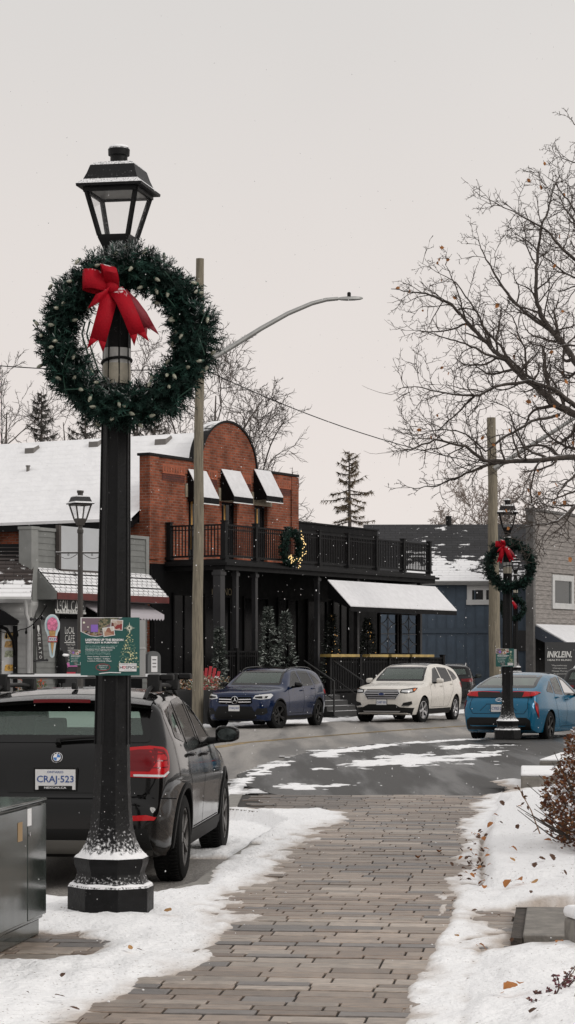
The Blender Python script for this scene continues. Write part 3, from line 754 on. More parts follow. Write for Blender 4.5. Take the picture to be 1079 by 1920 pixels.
car_part(C3, 'grille_bar', mat('satin_grille', (.34,.34,.35), .35, metal=.7), [(FV(C3, [(-w_,z),(w_,z),(w_+.015,z+.036),(-w_-.015,z+.036)]), (-1,0,0), .026, .014) for z, w_ in ((.70,.40),(.765,.445),(.83,.49),(.892,.475))], parent=go)
for s in (1,-1): car_part(C3, 'grille_surround', m_chrome, [(FV(C3, [(s*.53,.85),(s*.40,.685),(s*.40,.665),(s*.55,.85),(s*.47,.955),(s*.46,.94)]), (-1,0,0), .020, .012)], parent=go)
M = badge_frame(C3, 0, .825, False) @ Matrix.Translation((0,0,.035))
cl = B(); cl.lathe([(1,0),(1,.008),(.9,.012),(.88,.006)], 28, M=M @ Matrix.Diagonal((.10,.042,1,1)), cap=False); bo = cl.build('oval_emblem', m_chrome, go)
cl = B(); cl.lathe([(.9,.007),(.001,.008)], 28, M=M @ Matrix.Diagonal((.10,.042,1,1)), cap=False); cl.build('oval_field', mat('oval_blue', (.01,.03,.12), .3), go)
for s in (1, -1):
    d = (-.84, -.54*s, 0); x = C3.L/2
    hl = [(x-.01,.545*s,.865),(x-.08,.70*s,.845),(x-.30,.88*s,.885),(x-.50,.935*s,1.0),(x-.34,.88*s,1.005),(x-.05,.58*s,.955)]
    ho = car_part(C3, 'headlight', m_gloss, [(hl, d, .008, .02)], res=.04)
    car_part(C3, 'lamp_unit', m_lens, [([(x-.03,.58*s,.885),(x-.1,.73*s,.875),(x-.24,.84*s,.90),(x-.24,.84*s,.96),(x-.05,.60*s,.935)], d, .012, .004)], parent=ho, res=.04)
    car_part(C3, 'turn_signal', m_amber, [([(x-.28,.86*s,.91),(x-.36,.90*s,.94),(x-.40,.91*s,.985),(x-.28,.86*s,.97)], d, .012, .004)], parent=ho, res=.04)
    car_part(C3, 'fog_light', m_plastic, [([(x-.02,.58*s,.50),(x-.12,.76*s,.50),(x-.22,.83*s,.56),(x-.20,.82*s,.63),(x-.05,.62*s,.585)], d, .010, .02)], res=.05)
    car_part(C3, 'fog_lamp_trim', m_chrome, [([(x-.02,.58*s,.485),(x-.12,.76*s,.485),(x-.22,.83*s,.545),(x-.22,.83*s,.56),(x-.12,.76*s,.503),(x-.02,.58*s,.503)], d, .014, .006)], res=.05)
car_part(C3, 'lower_bumper', m_plastic, [(FV(C3, [(-.80,.25),(.80,.25),(.86,.44),(.55,.46),(.40,.54),(-.40,.54),(-.55,.46),(-.86,.44)]), (-1,0,0), .010, .03)], res=.06)
car_part(C3, 'bumper_lip', m_alu, [(FV(C3, [(-.52,.32),(.52,.32),(.56,.355),(-.56,.355)]), (-1,0,0), .018, .012)], res=.08)
plate(C3, .60, False, 'CABT\u00b7001')
car_part(C3, 'roof_panel', m_gloss, [([(C3.L/2-2.3,-.56,2),(C3.L/2-2.3,.56,2),(C3.L/2-3.7,.56,2),(C3.L/2-3.7,-.56,2)], (0,0,-1), .004, .004)], res=.15)
for s in (1, -1):
    car_part(C3, 'tail_light', m_red, [([(-2.36,.6*s,1.10),(-2.16,.9*s,1.14),(-2.04,.92*s,1.12),(-2.08,.92*s,1.02),(-2.2,.9*s,.96),(-2.38,.6*s,.98)], (.78,-.62*s,0), .008, .02)], res=.05)
a = B(); a.prism([(-.10,0),(.06,0),(-.06,.065),(-.09,.065)], -.018, .018, 'xz'); a.xf(Matrix.Translation((-C3.L/2+.80, 0, 1.62))); a.build('aerial', p_white, C3.root, bevel=.01)
place_car(C3, 737, 64.0, (-HR[0]*1.08, -HR[1]), z=-.16, ref_x=C3.axles[0])

# ---------- blue-green hatchback seen from behind -----------------------------
p_teal = paint('teal_paint', (.001,.105,.200), .2, .25)
S4 = dict(L=4.645, W=1.76, wb=2.70, fo=.96, wr=.318, tw=.205, paint=p_teal, spokes=5, twin=True, rim=m_rim_black,
  top=[(0,.52),(.03,.64),(.12,.73),(.4,.84),(.9,.94),(1.15,.985),(1.6,1.22),(2.05,1.405),(2.4,1.46),(2.75,1.465),(3.2,1.43),(3.7,1.32),(4.1,1.195),(4.34,1.115),(4.42,1.085),(4.46,1.03),(4.50,.94),(4.56,.88),(4.61,.76),(4.635,.6),(4.645,.45)],
  bot=[(0,.30),(.05,.22),(.3,.17),(4.2,.18),(4.5,.24),(4.645,.34)],
  belt=[(0,.60),(.6,.82),(1.2,.91),(2.5,.96),(3.5,1.03),(4.2,1.08),(4.645,1.0)],
  plan=[(0,.58),(.05,.70),(.15,.80),(.35,.89),(.7,.96),(1.2,1.0),(3.2,1.0),(3.8,.985),(4.2,.95),(4.45,.91),(4.56,.87),(4.61,.81),(4.645,.70)],
  side=[(0,.92),(.12,.95),(.35,.985),(.55,1.0),(.72,.99),(.85,.955),(1,.915)], tumble=.40, crown=.05,
  side_windows=[([(1.42,.945),(2.46,.975),(2.40,1.365),(2.14,1.33)], g_car), ([(2.56,.98),(3.20,1.015),(3.12,1.315),(2.51,1.365)], g_car), ([(3.28,1.02),(3.74,1.07),(3.52,1.17),(3.22,1.29)], g_car)],
  windscreen=[(-.62,1.03),(.62,1.03),(.52,1.38),(-.52,1.38)], rear_window=([(-.66,1.145),(.66,1.145),(.54,1.395),(-.54,1.395)], g_pale),
  dash=1.2, dashz=.95, seatx=2.3, floor=.36, handles=[(2.38,.89),(3.12,.93)], mirror=(1.66,.98,.16),
  shut=[[(1.40,.36),(1.38,.86),(1.42,.94)],[(2.50,.32),(2.51,.97)],[(2.98,.32),(3.16,.58),(3.26,.76),(3.26,1.01)],[(1.4,.30),(2.96,.30)]],
  shut_rear=[[(-.62,.93),(-.64,.72),(-.56,.60),(.56,.60),(.64,.72),(.62,.93)],[(-.40,.66),(-.26,.80),(.26,.80),(.40,.66)]], )
C4 = make_car(S4, 'parked_car', 'blue hatchback with wide dark rear lights, parked behind the second wreathed lamp post', 'car')
x = -C4.L/2
lo = car_part(C4, 'light_bar', m_gloss, [([(x,-.70,.935),(x,.70,.935),(x+.2,.80,1.035),(x+.1,.40,1.055),(x+.1,0,1.045),(x+.1,-.40,1.055),(x+.2,-.80,1.035)], (1,0,0), .012, .02)])
for s in (1, -1):
    d = (.80,-.60*s,0)
    car_part(C4, 'tail_light', m_red, [([(x+.06,.56*s,.955),(x+.14,.78*s,.975),(x+.40,.86*s,1.045),(x+.25,.80*s,1.065),(x+.12,.58*s,1.05)], d, .014, .02)], res=.04)
    car_part(C4, 'lower_tail_light', m_red_dark, [([(x+.10,.79*s,.88),(x+.20,.84*s,.80),(x+.24,.86*s,.50),(x+.16,.84*s,.56),(x+.10,.80*s,.70)], d, .010, .02)], res=.04)
    car_part(C4, 'reflector', m_red, [([(x+.11,.79*s,.80),(x+.16,.82*s,.74),(x+.20,.845*s,.58),(x+.13,.82*s,.64),(x+.11,.80*s,.72)], d, .013, .01)], res=.04)
    car_part(C4, 'lamp_edge', m_red, [(RV(C4, [(s*.02,1.045),(s*.40,1.055),(s*.74,1.042),(s*.74,1.055),(s*.40,1.068),(s*.02,1.056)]), (1,0,0), .016, .012)])
car_part(C4, 'lower_bumper', m_plastic, [(RV(C4, [(-.70,.26),(.70,.26),(.70,.46),(.62,.52),(-.62,.52),(-.70,.46)]), (1,0,0), .010, .03)], res=.06)
plate(C4, .715, True, 'CYKE\u00b7290')
M = badge_frame(C4, 0, .885, True) @ Matrix.Translation((0,0,.006)); cl = B()
for sx, sy, oy in ((.075,.05,0),(.028,.047,0),(.055,.022,.02)):
    cl.lathe([(1,0),(1,.008),(.86,.010),(.84,0)], 26, M=M @ Matrix.Translation((0,oy,0)) @ Matrix.Diagonal((sx,sy,1,1)), cap=False)
cl.build('triple_oval_emblem', m_chrome, C4.root)
place_car(C4, 934, 48.6, (.40,.917), z=-.15, scale=1.03, ref_x=-C4.L/2)

# ---------- two black SUVs, mostly hidden --------------------------------------
p_black = paint('black_car_paint', (.004,.004,.0045), .2, .1, .3)
def simple_suv(label, px, d, heading, z, ref):
    S = dict(S1); S['wind_mat'] = g_wind; S['floor'] = .4; S['paint'] = p_black; S['mirror_mat'] = p_black; S['rim'] = m_rim_silver
    C = make_car(S, 'parked_car', label, 'car'); x = -C.L/2
    for s in (1, -1):
        car_part(C, 'tail_light', m_red_dark, [([(x+.10,.5*s,1.0),(x+.2,.78*s,1.02),(x+.42,.85*s,1.03),(x+.40,.85*s,.95),(x+.2,.80*s,.90),(x+.10,.5*s,.92)], (.78,-.62*s,0), .010, .02)], res=.05)
    b = B()
    for s in (1, -1):
        pts = []
        for k in range(13):
            xf = 1.95+(3.88-1.95)*k/12; h, n, _, _ = C.bvh.ray_cast(Vector((C.L/2-xf, s*.60, 3)), Vector((0,0,-1))); pts.append((h.x, h.y, h.z+.05*min(1, math.sin(math.pi*k/12)*3)))
        b = B(); b.tube(pts, .016, 8); b.build('roof_rail', m_alu, C.root, ang=60)
    place_car(C, px, d, heading, z=z, scale=1.06, ref_x=ref)
    return C
C5 = simple_suv('black car at the frame edge, partly hidden behind the blue hatchback', 1108, 58.5, (.40,.917), -.1, -2.2)
C6 = simple_suv('black car half hidden behind the white car, by the blue wall', 838, 78, (.10,.99), -.1, -2.2)
# ---- setting: ground, road, paving, snow ------------------------------------
def poly_sheet(name, pts, z, m, kind='structure', th=0.0):
    b = B()
    if th: b.prism(pts, z-th, z, 'xy')
    else: b.add([(x, y, z) for x, y in pts], [tuple(range(len(pts)))])
    o = b.build(name, m, ang=0); o['kind'] = kind; return o
# wet asphalt with patches
def asphalt(name, c, wetlo=.28, snowy=None):
    m = bpy.data.materials.new(name); m.use_nodes = True; nt = m.node_tree; L = nt.links; p = nt.nodes['Principled BSDF']
    tc = node(nt, 'ShaderNodeTexCoord'); mp = node(nt, 'ShaderNodeMapping'); L.new(tc.outputs['Object'], mp.inputs[0])
    mp.inputs['Rotation'].default_value = (0,0,R(-66+90)); mp.inputs['Scale'].default_value = (1.5,.10,1)
    n1 = node(nt, 'ShaderNodeTexNoise'); n1.inputs['Scale'].default_value = .9; n1.inputs['Detail'].default_value = 7; L.new(mp.outputs[0], n1.inputs[0])
    n2 = node(nt, 'ShaderNodeTexNoise'); n2.inputs['Scale'].default_value = 70; n2.inputs['Detail'].default_value = 3; L.new(tc.outputs['Object'], n2.inputs[0])
    w = mapr(nt, n1.outputs[0], .40, .62)
    dry = tuple(x*1.65 for x in c); base = mixc(nt, w, dry, tuple(x*.55 for x in c))
    sp = mapr(nt, n2.outputs[0], .35, .7, .65, 1.35); cc = node(nt, 'ShaderNodeCombineColor'); [L.new(sp, cc.inputs[i]) for i in range(3)]
    base = mixc(nt, 1.0, base, cc.outputs[0], 'MULTIPLY')
    if snowy:
        n3 = node(nt, 'ShaderNodeTexNoise'); n3.inputs['Scale'].default_value = snowy[0]; n3.inputs['Detail'].default_value = 8; L.new(mp.outputs[0], n3.inputs[0])
        base = mixc(nt, mapr(nt, n3.outputs[0], snowy[1], snowy[1]+.06), base, (.7,.7,.72))
    L.new(base, p.inputs['Base Color']); L.new(mapr(nt, w, 0, 1, .75, wetlo), p.inputs['Roughness'])
    bp = node(nt, 'ShaderNodeBump'); bp.inputs['Distance'].default_value = .006; L.new(n2.outputs[0], bp.inputs['Height']); L.new(bp.outputs[0], p.inputs['Normal'])
    return m
m_ground = asphalt('far_ground', (.05,.048,.046), .5, (.5,.53))
m_road = asphalt('wet_asphalt', (.185,.173,.160), .38)
m_drive = asphalt('dark_wet_asphalt', (.036,.0345,.033), .32)
b = B(); b.box(-400, 400, -30, 700, -1.2, -.20); struct(b.build('ground', m_ground, ang=0))
# the road's near edge runs straight past the parked car, then bends right
EDGE = [(-1.75,5),(-1.30,14.0),(-1.1,22),(-.95,27.5),(-.77,34.1),(.3,41.8),(1.77,46.4),(3.75,49.2),(7.0,52.0),(12,55.5),(30,66)]
road = [(-9.5,0)] + [(-1.3,0)] + [(-.5,14),(.0,19),(.5,27.6)] + EDGE[4:] + [(36,80)] + [(9.5,83),(3.5,68),(-2.2,58),(-5.5,50),(-7.6,38),(-8.6,20)]
poly_sheet('road', road, -.135, m_road)
# centre line, worn yellow
m_yellow = mat('worn_yellow_line', (.24,.16,.055), .7, var=.7, vs=3)
cl = [(-3.3,20),(-2.7,34),(-1.9,43),(-.9,47.9),(.6,51.4),(2.4,55.4),(4.3,59),(6.6,63),(10,68)]
b = B()
for off in (-.06, .10):
    pts = []
    for i, p in enumerate(cl):
        t = (Vector(cl[min(i+1,len(cl)-1)])-Vector(cl[max(i-1,0)])).normalized(); n = Vector((-t.y, t.x)); pts.append((Vector(p)+n*(off-.05), Vector(p)+n*(off+.05)))
    o = b.add([(q.x, q.y, -.131) for e in pts for q in e], [(2*i,2*i+1,2*i+3,2*i+2) for i in range(len(pts)-1)])
struct(b.build('road_marking', m_yellow, ang=0))
# drive: dark asphalt apron
drive = [(.35,27.35),(4.2,27.35),(4.6,34),(5.4,43),(7.2,51.9)] + [(3.75,49.1),(1.77,46.3),(.3,41.7),(-.77,34.0),(-.55,31),(-.2,29.2)]
poly_sheet('driveway', drive, -.10, m_drive, th=.03)
poly_sheet('side_ground', [(4.2,27.3),(60,27.3),(60,70),(12,55.4),(7.2,51.8),(5.4,43),(4.6,34)], -.095, m_drive, th=.1)
# pavement slab with paving planks -------------------------------------------------
KERB = [(-9,15.1),(-1.9,15.35),(-1.3,15.55),(-.90,15.9),(-.68,16.6),(-.56,18),(-.42,19.2),(-.20,21.2),(.0,22.9),(-.28,24.2),(-.72,24.8),(-.70,27.34)]
NEARK = [(-9,6)]
slab = [(-9,2),(9,2),(9,27.34)] + KERB[::-1]
m_joint = mat('joint_sand', (.030,.027,.024), .9, var=.3, vs=20)
poly_sheet('pavement_base', slab, -.012, m_joint, th=.15)
m_plank = mat('paving_plank', (1,1,1), .42, var=.34, vs=9, bump=.003, bs=90, attr=True, stretch=(1,2.5,1))
def kerb_x(y):
    ks = [k for k in KERB if k[1] >= 15.35]
    if y < 15.35: return -9
    for (x0,y0),(x1,y1) in zip(ks, ks[1:]):
        if y0 <= y <= y1: return x0+(x1-x0)*(y-y0)/(y1-y0)
    return -.70
rp = random.Random(3); b = B(); bands = {0:(.240,.188,.150),1:(.285,.230,.188),2:(.160,.144,.134),3:(.200,.152,.120),4:(.325,.274,.230)}
y = 9.6; row = 0
dirx = Vector((.9936,-.113)); diry = Vector((.113,.9936)); off0 = Vector((.1,0))
while y < 27.2:
    hgt = rp.choice((.135,.135,.15,.19))
    x = -2.9 + rp.uniform(-.4,0); kx = None
    tone = rp.choice((0,1,1,3,4,2)) if rp.random() < .5 else None
    while x < 2.95:
        ln = rp.choice((.26,.32,.34,.38,.44))
        c = off0 + dirx*(x+ln/2-.8) + diry*(y+.0); 
        xs = c.x
        if kerb_x(c.y)+.17 < xs-ln/2 and xs < 3.4 and c.y < 27.25:
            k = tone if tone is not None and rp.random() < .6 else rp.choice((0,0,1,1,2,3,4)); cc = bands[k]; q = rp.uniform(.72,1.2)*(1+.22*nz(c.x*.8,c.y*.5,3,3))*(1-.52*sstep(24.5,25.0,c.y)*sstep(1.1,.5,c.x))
            h0 = rp.uniform(-.0015,.0015); e = .004; g = .0065
            tx = dirx*(ln/2-g); ty = diry*(hgt/2-g*1.05); vs = []
            for zz, in_ in ((-.012,0),(h0-.003,0),(h0,e)):
                for sx, sy in ((-1,-1),(1,-1),(1,1),(-1,1)):
                    p = c + tx*sx*(1-in_/(ln/2)) + ty*sy*(1-in_/(hgt/2)); vs.append((p.x,p.y,zz))
            o = b.add(vs, [(4,5,9,8),(5,6,10,9),(6,7,11,10),(7,4,8,11),(8,9,10,11),(0,1,5,4),(1,2,6,5),(2,3,7,6),(3,0,4,7)])
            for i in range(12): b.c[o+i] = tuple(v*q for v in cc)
        x += ln
    y += hgt; row += 1
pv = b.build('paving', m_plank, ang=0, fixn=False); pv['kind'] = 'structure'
# concrete kerb stones along the pavement edge (one kerb)
m_kerb = mat('kerb_concrete', (.23,.22,.20), .8, var=.25, vs=8, bump=.004, bs=60)
b = B()
kp = [Vector(k) for k in KERB]
for i in range(len(kp)-1):
    t = (kp[i+1]-kp[i]).normalized(); n = Vector((t.y,-t.x)); a, c = kp[i], kp[i+1]
    b.prism([tuple(a), tuple(c), tuple(c+n*.15), tuple(a+n*.15)], -.16, .003, 'xy')
struct(b.build('kerb', m_kerb, ang=0))
# ---- snow that lies on the ground -------------------------------------------------
m_gsnow = mat('ground_snow', (.92,.92,.925), .7, attr=True, bump=.02, bs=26, spec=.2)
def grit(m):
    nt = m.node_tree; p = nt.nodes['Principled BSDF']; l = p.inputs['Base Color'].links[0].from_socket; tc = node(nt, 'ShaderNodeTexCoord'); n = node(nt, 'ShaderNodeTexNoise'); n.inputs['Scale'].default_value = 42; n.inputs['Detail'].default_value = 2; nt.links.new(tc.outputs['Object'], n.inputs[0])
    n2 = node(nt, 'ShaderNodeTexNoise'); n2.inputs['Scale'].default_value = 1.7; n2.inputs['Detail'].default_value = 3; nt.links.new(tc.outputs['Object'], n2.inputs[0])
    q = math_(nt, 'ADD', n.outputs[0], math_(nt, 'MULTIPLY', n2.outputs[0], .25))
    nt.links.new(mixc(nt, mapr(nt, q, .80, .86, 0, .75), l, (.20,.15,.11)), p.inputs['Base Color'])
grit(m_gsnow)
def snow_sheet(name, x0, x1, y0, y1, dx, dy, mask, base, th, soft=.22, seed=0.0, lump=.35, dirt=(.50,.43,.37), crumbs=.02):
    """heightfield: mask>0 inside; the edge thins out into slush"""
    nx = int((x1-x0)/dx)+1; ny = int((y1-y0)/dy)+1; b = B(); idx = {}; g = []
    for j in range(ny):
        yy = y0+j*dy; rowv = []
        for i in range(nx):
            xx = x0+i*dx
            n1 = nz(xx*1.7+seed, yy*.55, seed, 5)
            m = mask(xx, yy) + .20*n1*lump*2 + .10*nz(xx*7+seed, yy*3.2, seed+4, 5)
            rowv.append((xx, yy, m))
        g.append(rowv)
    def vid(i, j):
        if (i, j) not in idx:
            xx, yy, m = g[j][i]; bz = base(xx, yy) if callable(base) else base
            k = 1-math.exp(-max(0, m)/soft)
            z = bz - .012 + (.012+th*(.75+.55*nz(xx*3.1+seed, yy*2.0, 9, 4)))*k + (.016*nz(xx*9, yy*6, seed+3, 3)*k)
            idx[(i, j)] = len(b.v); b.v.append((xx, yy, z))
            q = sstep(.05, .62, k+.12*nz(xx*8, yy*5, 7, 3)); b.c[len(b.v)-1] = tuple(d+(1-d)*q for d in dirt)
        return idx[(i, j)]
    for j in range(ny-1):
        for i in range(nx-1):
            if max(g[j][i][2], g[j][i+1][2], g[j+1][i][2], g[j+1][i+1][2]) < -.01: continue
            b.f.append([vid(i,j), vid(i+1,j), vid(i+1,j+1), vid(i,j+1)]); b.m.append(0)
    rc = random.Random(int(seed*10))
    for j in range(0, ny-1):
        for i in range(0, nx-1):
            m = g[j][i][2]
            if -.10 < m < .03 and rc.random() < crumbs:
                xx, yy = g[j][i][0]+rc.uniform(-.02,.02), g[j][i][1]+rc.uniform(-.03,.03); bz = base(xx, yy) if callable(base) else base; r = rc.uniform(.003,.009)*(1 if m > -.05 else .6); o = len(b.v)
                b.blob((xx,yy,bz+r*.5), r, 6, 4, jit=.3, sc=(1,1,.7))
                for t in range(o, len(b.v)): b.c[t] = (.93,.92,.91)
    o = b.build(name, m_gsnow, ang=180, fixn=False); o['kind'] = 'stuff'; return o
def lin(pts):
    def f(y):
        if y <= pts[0][0]: return pts[0][1]
        for (a, b_), (c, d) in zip(pts, pts[1:]):
            if y <= c: return b_+(d-b_)*(y-a)/(c-a)
        return pts[-1][1]
    return f
left_edge = lin([(9.5,-1.05),(10.4,-.86),(11.4,-.66),(12.4,-.50),(13.2,-.40),(14.6,-.32),(16.7,-.14),(19.5,.10),(22,.42),(23.3,.72),(24.2,.66),(24.6,.4),(24.95,-.1)])
right_edge = lin([(9.5,.36),(10.2,.40),(11.7,.54),(12.4,.66),(13.9,.86),(16.4,1.13),(19.5,1.39),(22.3,1.70),(24,1.93),(24.8,2.1),(25.4,2.05),(26.2,2.25),(27.3,2.45),(28.5,2.9)])
rq = random.Random(31)
PRINTS = [(rq.uniform(-2.2,-.2), rq.uniform(10,15), rq.uniform(.05,.08), rq.uniform(.12,.18), rq.uniform(-.6,.6)) for k in range(26)]+[(rq.uniform(-.3,.5), rq.uniform(16,23), .05, .14, rq.uniform(-.6,.6)) for k in range(16)]+[(rq.uniform(.8,2.6), rq.uniform(10,17), rq.uniform(.03,.07), rq.uniform(.06,.15), rq.uniform(-.8,.8)) for k in range(34)]
def dents(x, y):
    s_ = 0
    for px_, py_, a, b_, r_ in PRINTS:
        dx, dy = x-px_, y-py_
        if abs(dx) > .25 or abs(dy) > .35: continue
        u_ = dx*math.cos(r_)+dy*math.sin(r_); v_ = -dx*math.sin(r_)+dy*math.cos(r_); s_ += .16*math.exp(-(u_/a)**2-(v_/b_)**2)
    return s_
def cab_bare(x, y):                                                    # bare paving by the cabinet
    return ((x+1.55)/.42)**2 + ((y-12.85)/.55)**2
def mleft(x, y):
    m = left_edge(y)+.07-x
    m = min(m, (x-max(-1.15, min(kerb_x(y), kerb_x(y) if y < 20 else -1.0))+.03)*2.0 if y > 15.4 else 9)
    m = min(m, (cab_bare(x, y)-1.0)*.35)
    if y > 23.9: m = min(m, (24.98-y)*.5)
    return m*.9 - dents(x, y)
snow_sheet('snow_on_pavement', -4.6, 1.1, 9.6, 25.3, .03, .06, mleft, lambda x, y: -.128*sstep(.02, -.10, x-kerb_x(y)) if y > 15.3 else 0, .05, seed=1.7, soft=.30)
SLABR = [(1.40,12.9),(2.9,12.9),(3.1,14.7),(1.62,14.7)]
def mright(x, y):
    m = (x-right_edge(y))*.9
    ex = max(1.22+.06*(y-13)-x, x-3.0, 12.75-y, y-14.55)               # bare concrete cover
    m = min(m, ex*.6+.06)
    if y > 27.2: m = min(m, .3)
    e = right_edge(y); w_ = .02*nz(y*1.2,2,0,3)
    if y < 15.6: m -= .15*math.exp(-((x-e-.11-w_)/.028)**2)
    if y < 14: m -= .35*sstep(.12, .04, x-e)
    if y < 12.9: m -= .14*math.exp(-((x-e-.40-w_)/.035)**2)
    if 16.2 < y < 21.5: m -= .30*math.exp(-((x-e-.30)/.022)**2)*min(1, (21.5-y))
    return m - dents(x, y)
def bright(x, y):                                                      # the bed rises a little behind its edging
    e = .10*sstep(0, .12, x-(right_edge(y)+.28)) if 16 < y < 26 else .06*sstep(0,.5,x-(right_edge(y)+.3))
    return e + .05*sstep(.5, 2.2, x-right_edge(y)) 
snow_sheet('snow_on_bed', .2, 5.2, 8.3, 30.5, .03, .06, mright, lambda x, y: bright(x, y)*(1 if not (1.1 < x < 3.1 and 12.6 < y < 14.8) else .3), .055, seed=8.3, soft=.28)
# the earth of the planted bed under that snow
m_soil = mat('bed_soil', (.06,.05,.042), .95, var=.4, vs=6, bump=.02, bs=25)
poly_sheet('bed_soil', [(1.25,9),(9,9),(9,27.2),(2.75,27.2),(2.05,20),(1.7,15.5)], .01, m_soil, th=.02)
# snow left on the drive
def mdrive(x, y):
    e = lin([(p[1], p[0]) for p in [(-1.0,29.0),(-.77,34.1),(.3,41.8),(1.77,46.4),(3.75,49.2),(5.5,50.7)]])
    s = x-e(y)                                                         # metres from the road edge
    m = .26-abs(s-.22)*.95 if y < 40 else .40-abs(s-.45)*.7
    a = .42-max(abs(y-30.7)/1.5, abs(x-.05-.1*(y-30))/1.15)*.55        # front patch
    c = .55-max(abs(y-38.6-.55*(x-1.6))/3.2, abs(x-2.1-.12*(y-38))/1.75)*.62
    c2 = .30-max(abs(y-44.8)/2.4, abs(x-3.4-.35*(y-44))/1.6)*.45
    hole = .5-max(abs(y-40.5)/2.2, abs(x-1.2)/.6)*.5
    return max(m, a, min(c, .35-hole), c2) - .13 + .22*nz(x*1.6, y*1.5, 6, 5)
snow_sheet('snow_on_driveway', -1.3, 7.2, 28.6, 51.8, .05, .10, mdrive, -.098, .02, soft=.16, seed=3.1, lump=.6, dirt=(.5,.5,.5))
# a hump of snow along the road's far side and between the parked cars
def mfar(x, y):
    k = x-lin([(50,-5.6),(58,-2.3),(68,3.4),(83,9.4)])(y)              # from the far kerb
    m = .34-abs(k+1.0)*.30
    return m + .22*nz(x*.9, y*.35, 2, 4)
snow_sheet('snow_by_far_kerb', -8.5, 10, 48, 80, .10, .16, mfar, -.135, .05, soft=.10, seed=5.5, lump=.6, dirt=(.5,.5,.5))
# ---- post-top lanterns, wreaths, posters --------------------------------------
g_lantern = glass('lantern_pane', (.985,.985,.985), .25, .1, diffuse=.05, dcol=(.9,.9,.9))
def lantern(root, z0, s=1.0, rz=R(-13), slim=False, iron=None):
    """square lantern whose funnel starts at height z0"""
    iron = iron or m_iron
    Mr = Matrix.Translation((0,0,z0)) @ Matrix.Rotation(rz, 4, 'Z') @ Matrix.Diagonal((s*.885, s*.885, s, 1))
    b = B(); q = R(45); r2 = math.sqrt(2)
    b.lathe([(.072*r2,0),(.078*r2,.03),(.118*r2,.115),(.118*r2,.135)], 4, ph=q, M=Mr)
    b.lathe([(.055,-.03),(.055,.02)], 12, M=Mr)
    fr = b.build('lantern_base', iron, root, ang=30)
    b = B()
    for sx in (-1,1):
        for sy in (-1,1):
            b.bar(Mr @ Vector((sx*.108,sy*.108,.13)), Mr @ Vector((sx*.190,sy*.190,.425)), .024*s, .024*s, up=(sx,sy,0))
    for h, w in ((.415,.196),):
        for sx, sy, ex, ey in ((-1,-1,1,-1),(1,-1,1,1),(1,1,-1,1),(-1,1,-1,-1)): b.bar(Mr @ Vector((sx*w,sy*w,h)), Mr @ Vector((ex*w,ey*w,h)), .022*s, .03*s)
    b.build('lantern_frame', iron, root, ang=30)
    for k in range(4):
        M2 = Mr @ Matrix.Rotation(R(90*k), 4, 'Z'); b = B()
        b.quad(M2 @ Vector((-.10,-.111,.135)), M2 @ Vector((.10,-.111,.135)), M2 @ Vector((.178,-.187,.41)), M2 @ Vector((-.178,-.187,.41)))
        b.build('lantern_pane', g_lantern, fr, ang=0)
    b = B()
    b.lathe([(.20*r2,.425),(.245*r2,.428),(.248*r2,.445),(.205*r2,.478),(.185*r2,.52),(.165*r2,.575),(.140*r2,.597),(.07*r2,.605)], 4, ph=q, M=Mr)
    o = b.build('lantern_roof', m_iron_snow, root, ang=25)
    b = B(); b.lathe([(.063,.60),(.063,.655),(.078,.66),(.080,.70),(.072,.708)], 20, M=Mr); b.build('lantern_cap', iron, root, ang=30)
    sn = B(); sn.lathe([(.074,.709),(.066,.722),(.03,.729),(.001,.730)], 18, M=Mr, cap=False); sn.build('snow_cap', m_snow, o, ang=60)
    b = B(); b.lathe([(.17*r2,.412),(.17*r2,.424)], 4, ph=q, M=Mr); b.build('reflector', m_grey_metal, root, ang=20)
def lamp_post(label, loc, group, tilt=0.0):
    t = thing('street_lamp', label, 'street lamp', loc, 0, group); t.rotation_euler.y = tilt
    k = 1/math.cos(math.pi/8); rl = random.Random(17)
    for prof in ([(.255*k,.199),(.250*k,.208),(.242*k,.213),(.231*k,.212),(.227*k,.203)], [(.222*k,.375),(.213*k,.388),(.196*k,.402),(.182*k,.420),(.173*k,.428)]):
        q = B(); q.lathe(prof, 64, ph=R(22.5-8), cap=False)
        for i_, p_ in enumerate(q.v):
            a_ = math.atan2(p_[1], p_[0]); oc = math.cos(math.pi/8)/math.cos(((a_-R(22.5-8)) % (math.pi/4))-math.pi/8); w_ = 1+.010*nz(a_*5, p_[2]*40, 3, 3); zz = .007*nz(a_*7, p_[2]*30, 9, 3)
            q.v[i_] = (p_[0]*oc*w_, p_[1]*oc*w_, p_[2]+zz-.003)
        q.build('snow_ledge', m_snow, t, ang=60)
    b = B()
    b.lathe([(.262*k,0),(.262*k,.185),(.250*k,.200),(.232*k,.205)], 8, ph=R(22.5-8)); b.build('base_block', m_iron_base, t, ang=30, bevel=.006)
    b = B(); b.lathe([(.230*k,.203),(.222*k,.225),(.207*k,.265),(.207*k,.285),(.222*k,.325),(.226*k,.345),(.226*k,.372),(.205*k,.385),(.175*k,.43),(.150*k,.485),(.132*k,.56),(.120*k,.68),(.111*k,.85),(.105*k,1.1)], 8, ph=R(22.5-8)); b.build('base_flare', m_iron_base, t, ang=30)
    b = B(); pr = [(.105*k,1.1),(.086*k,2.7),(.078*k,4.0),(.062*k,4.16)]; b.lathe(pr, 8, ph=R(22.5-8))
    for j in range(8):                                                 # raised ribs of the fluted shaft
        a = R(22.5-8+45*j); b.tube([(r_*math.cos(a), r_*math.sin(a), z) for r_, z in pr[:3]], [.009,.008,.006], 6)
    b.lathe([(.095,4.13),(.095,4.17),(.07,4.19),(.06,4.25)], 16); b.build('shaft', m_iron, t, ang=30)
    b = B(); rr = random.Random(5)
    lantern(t, 4.25)
    return t
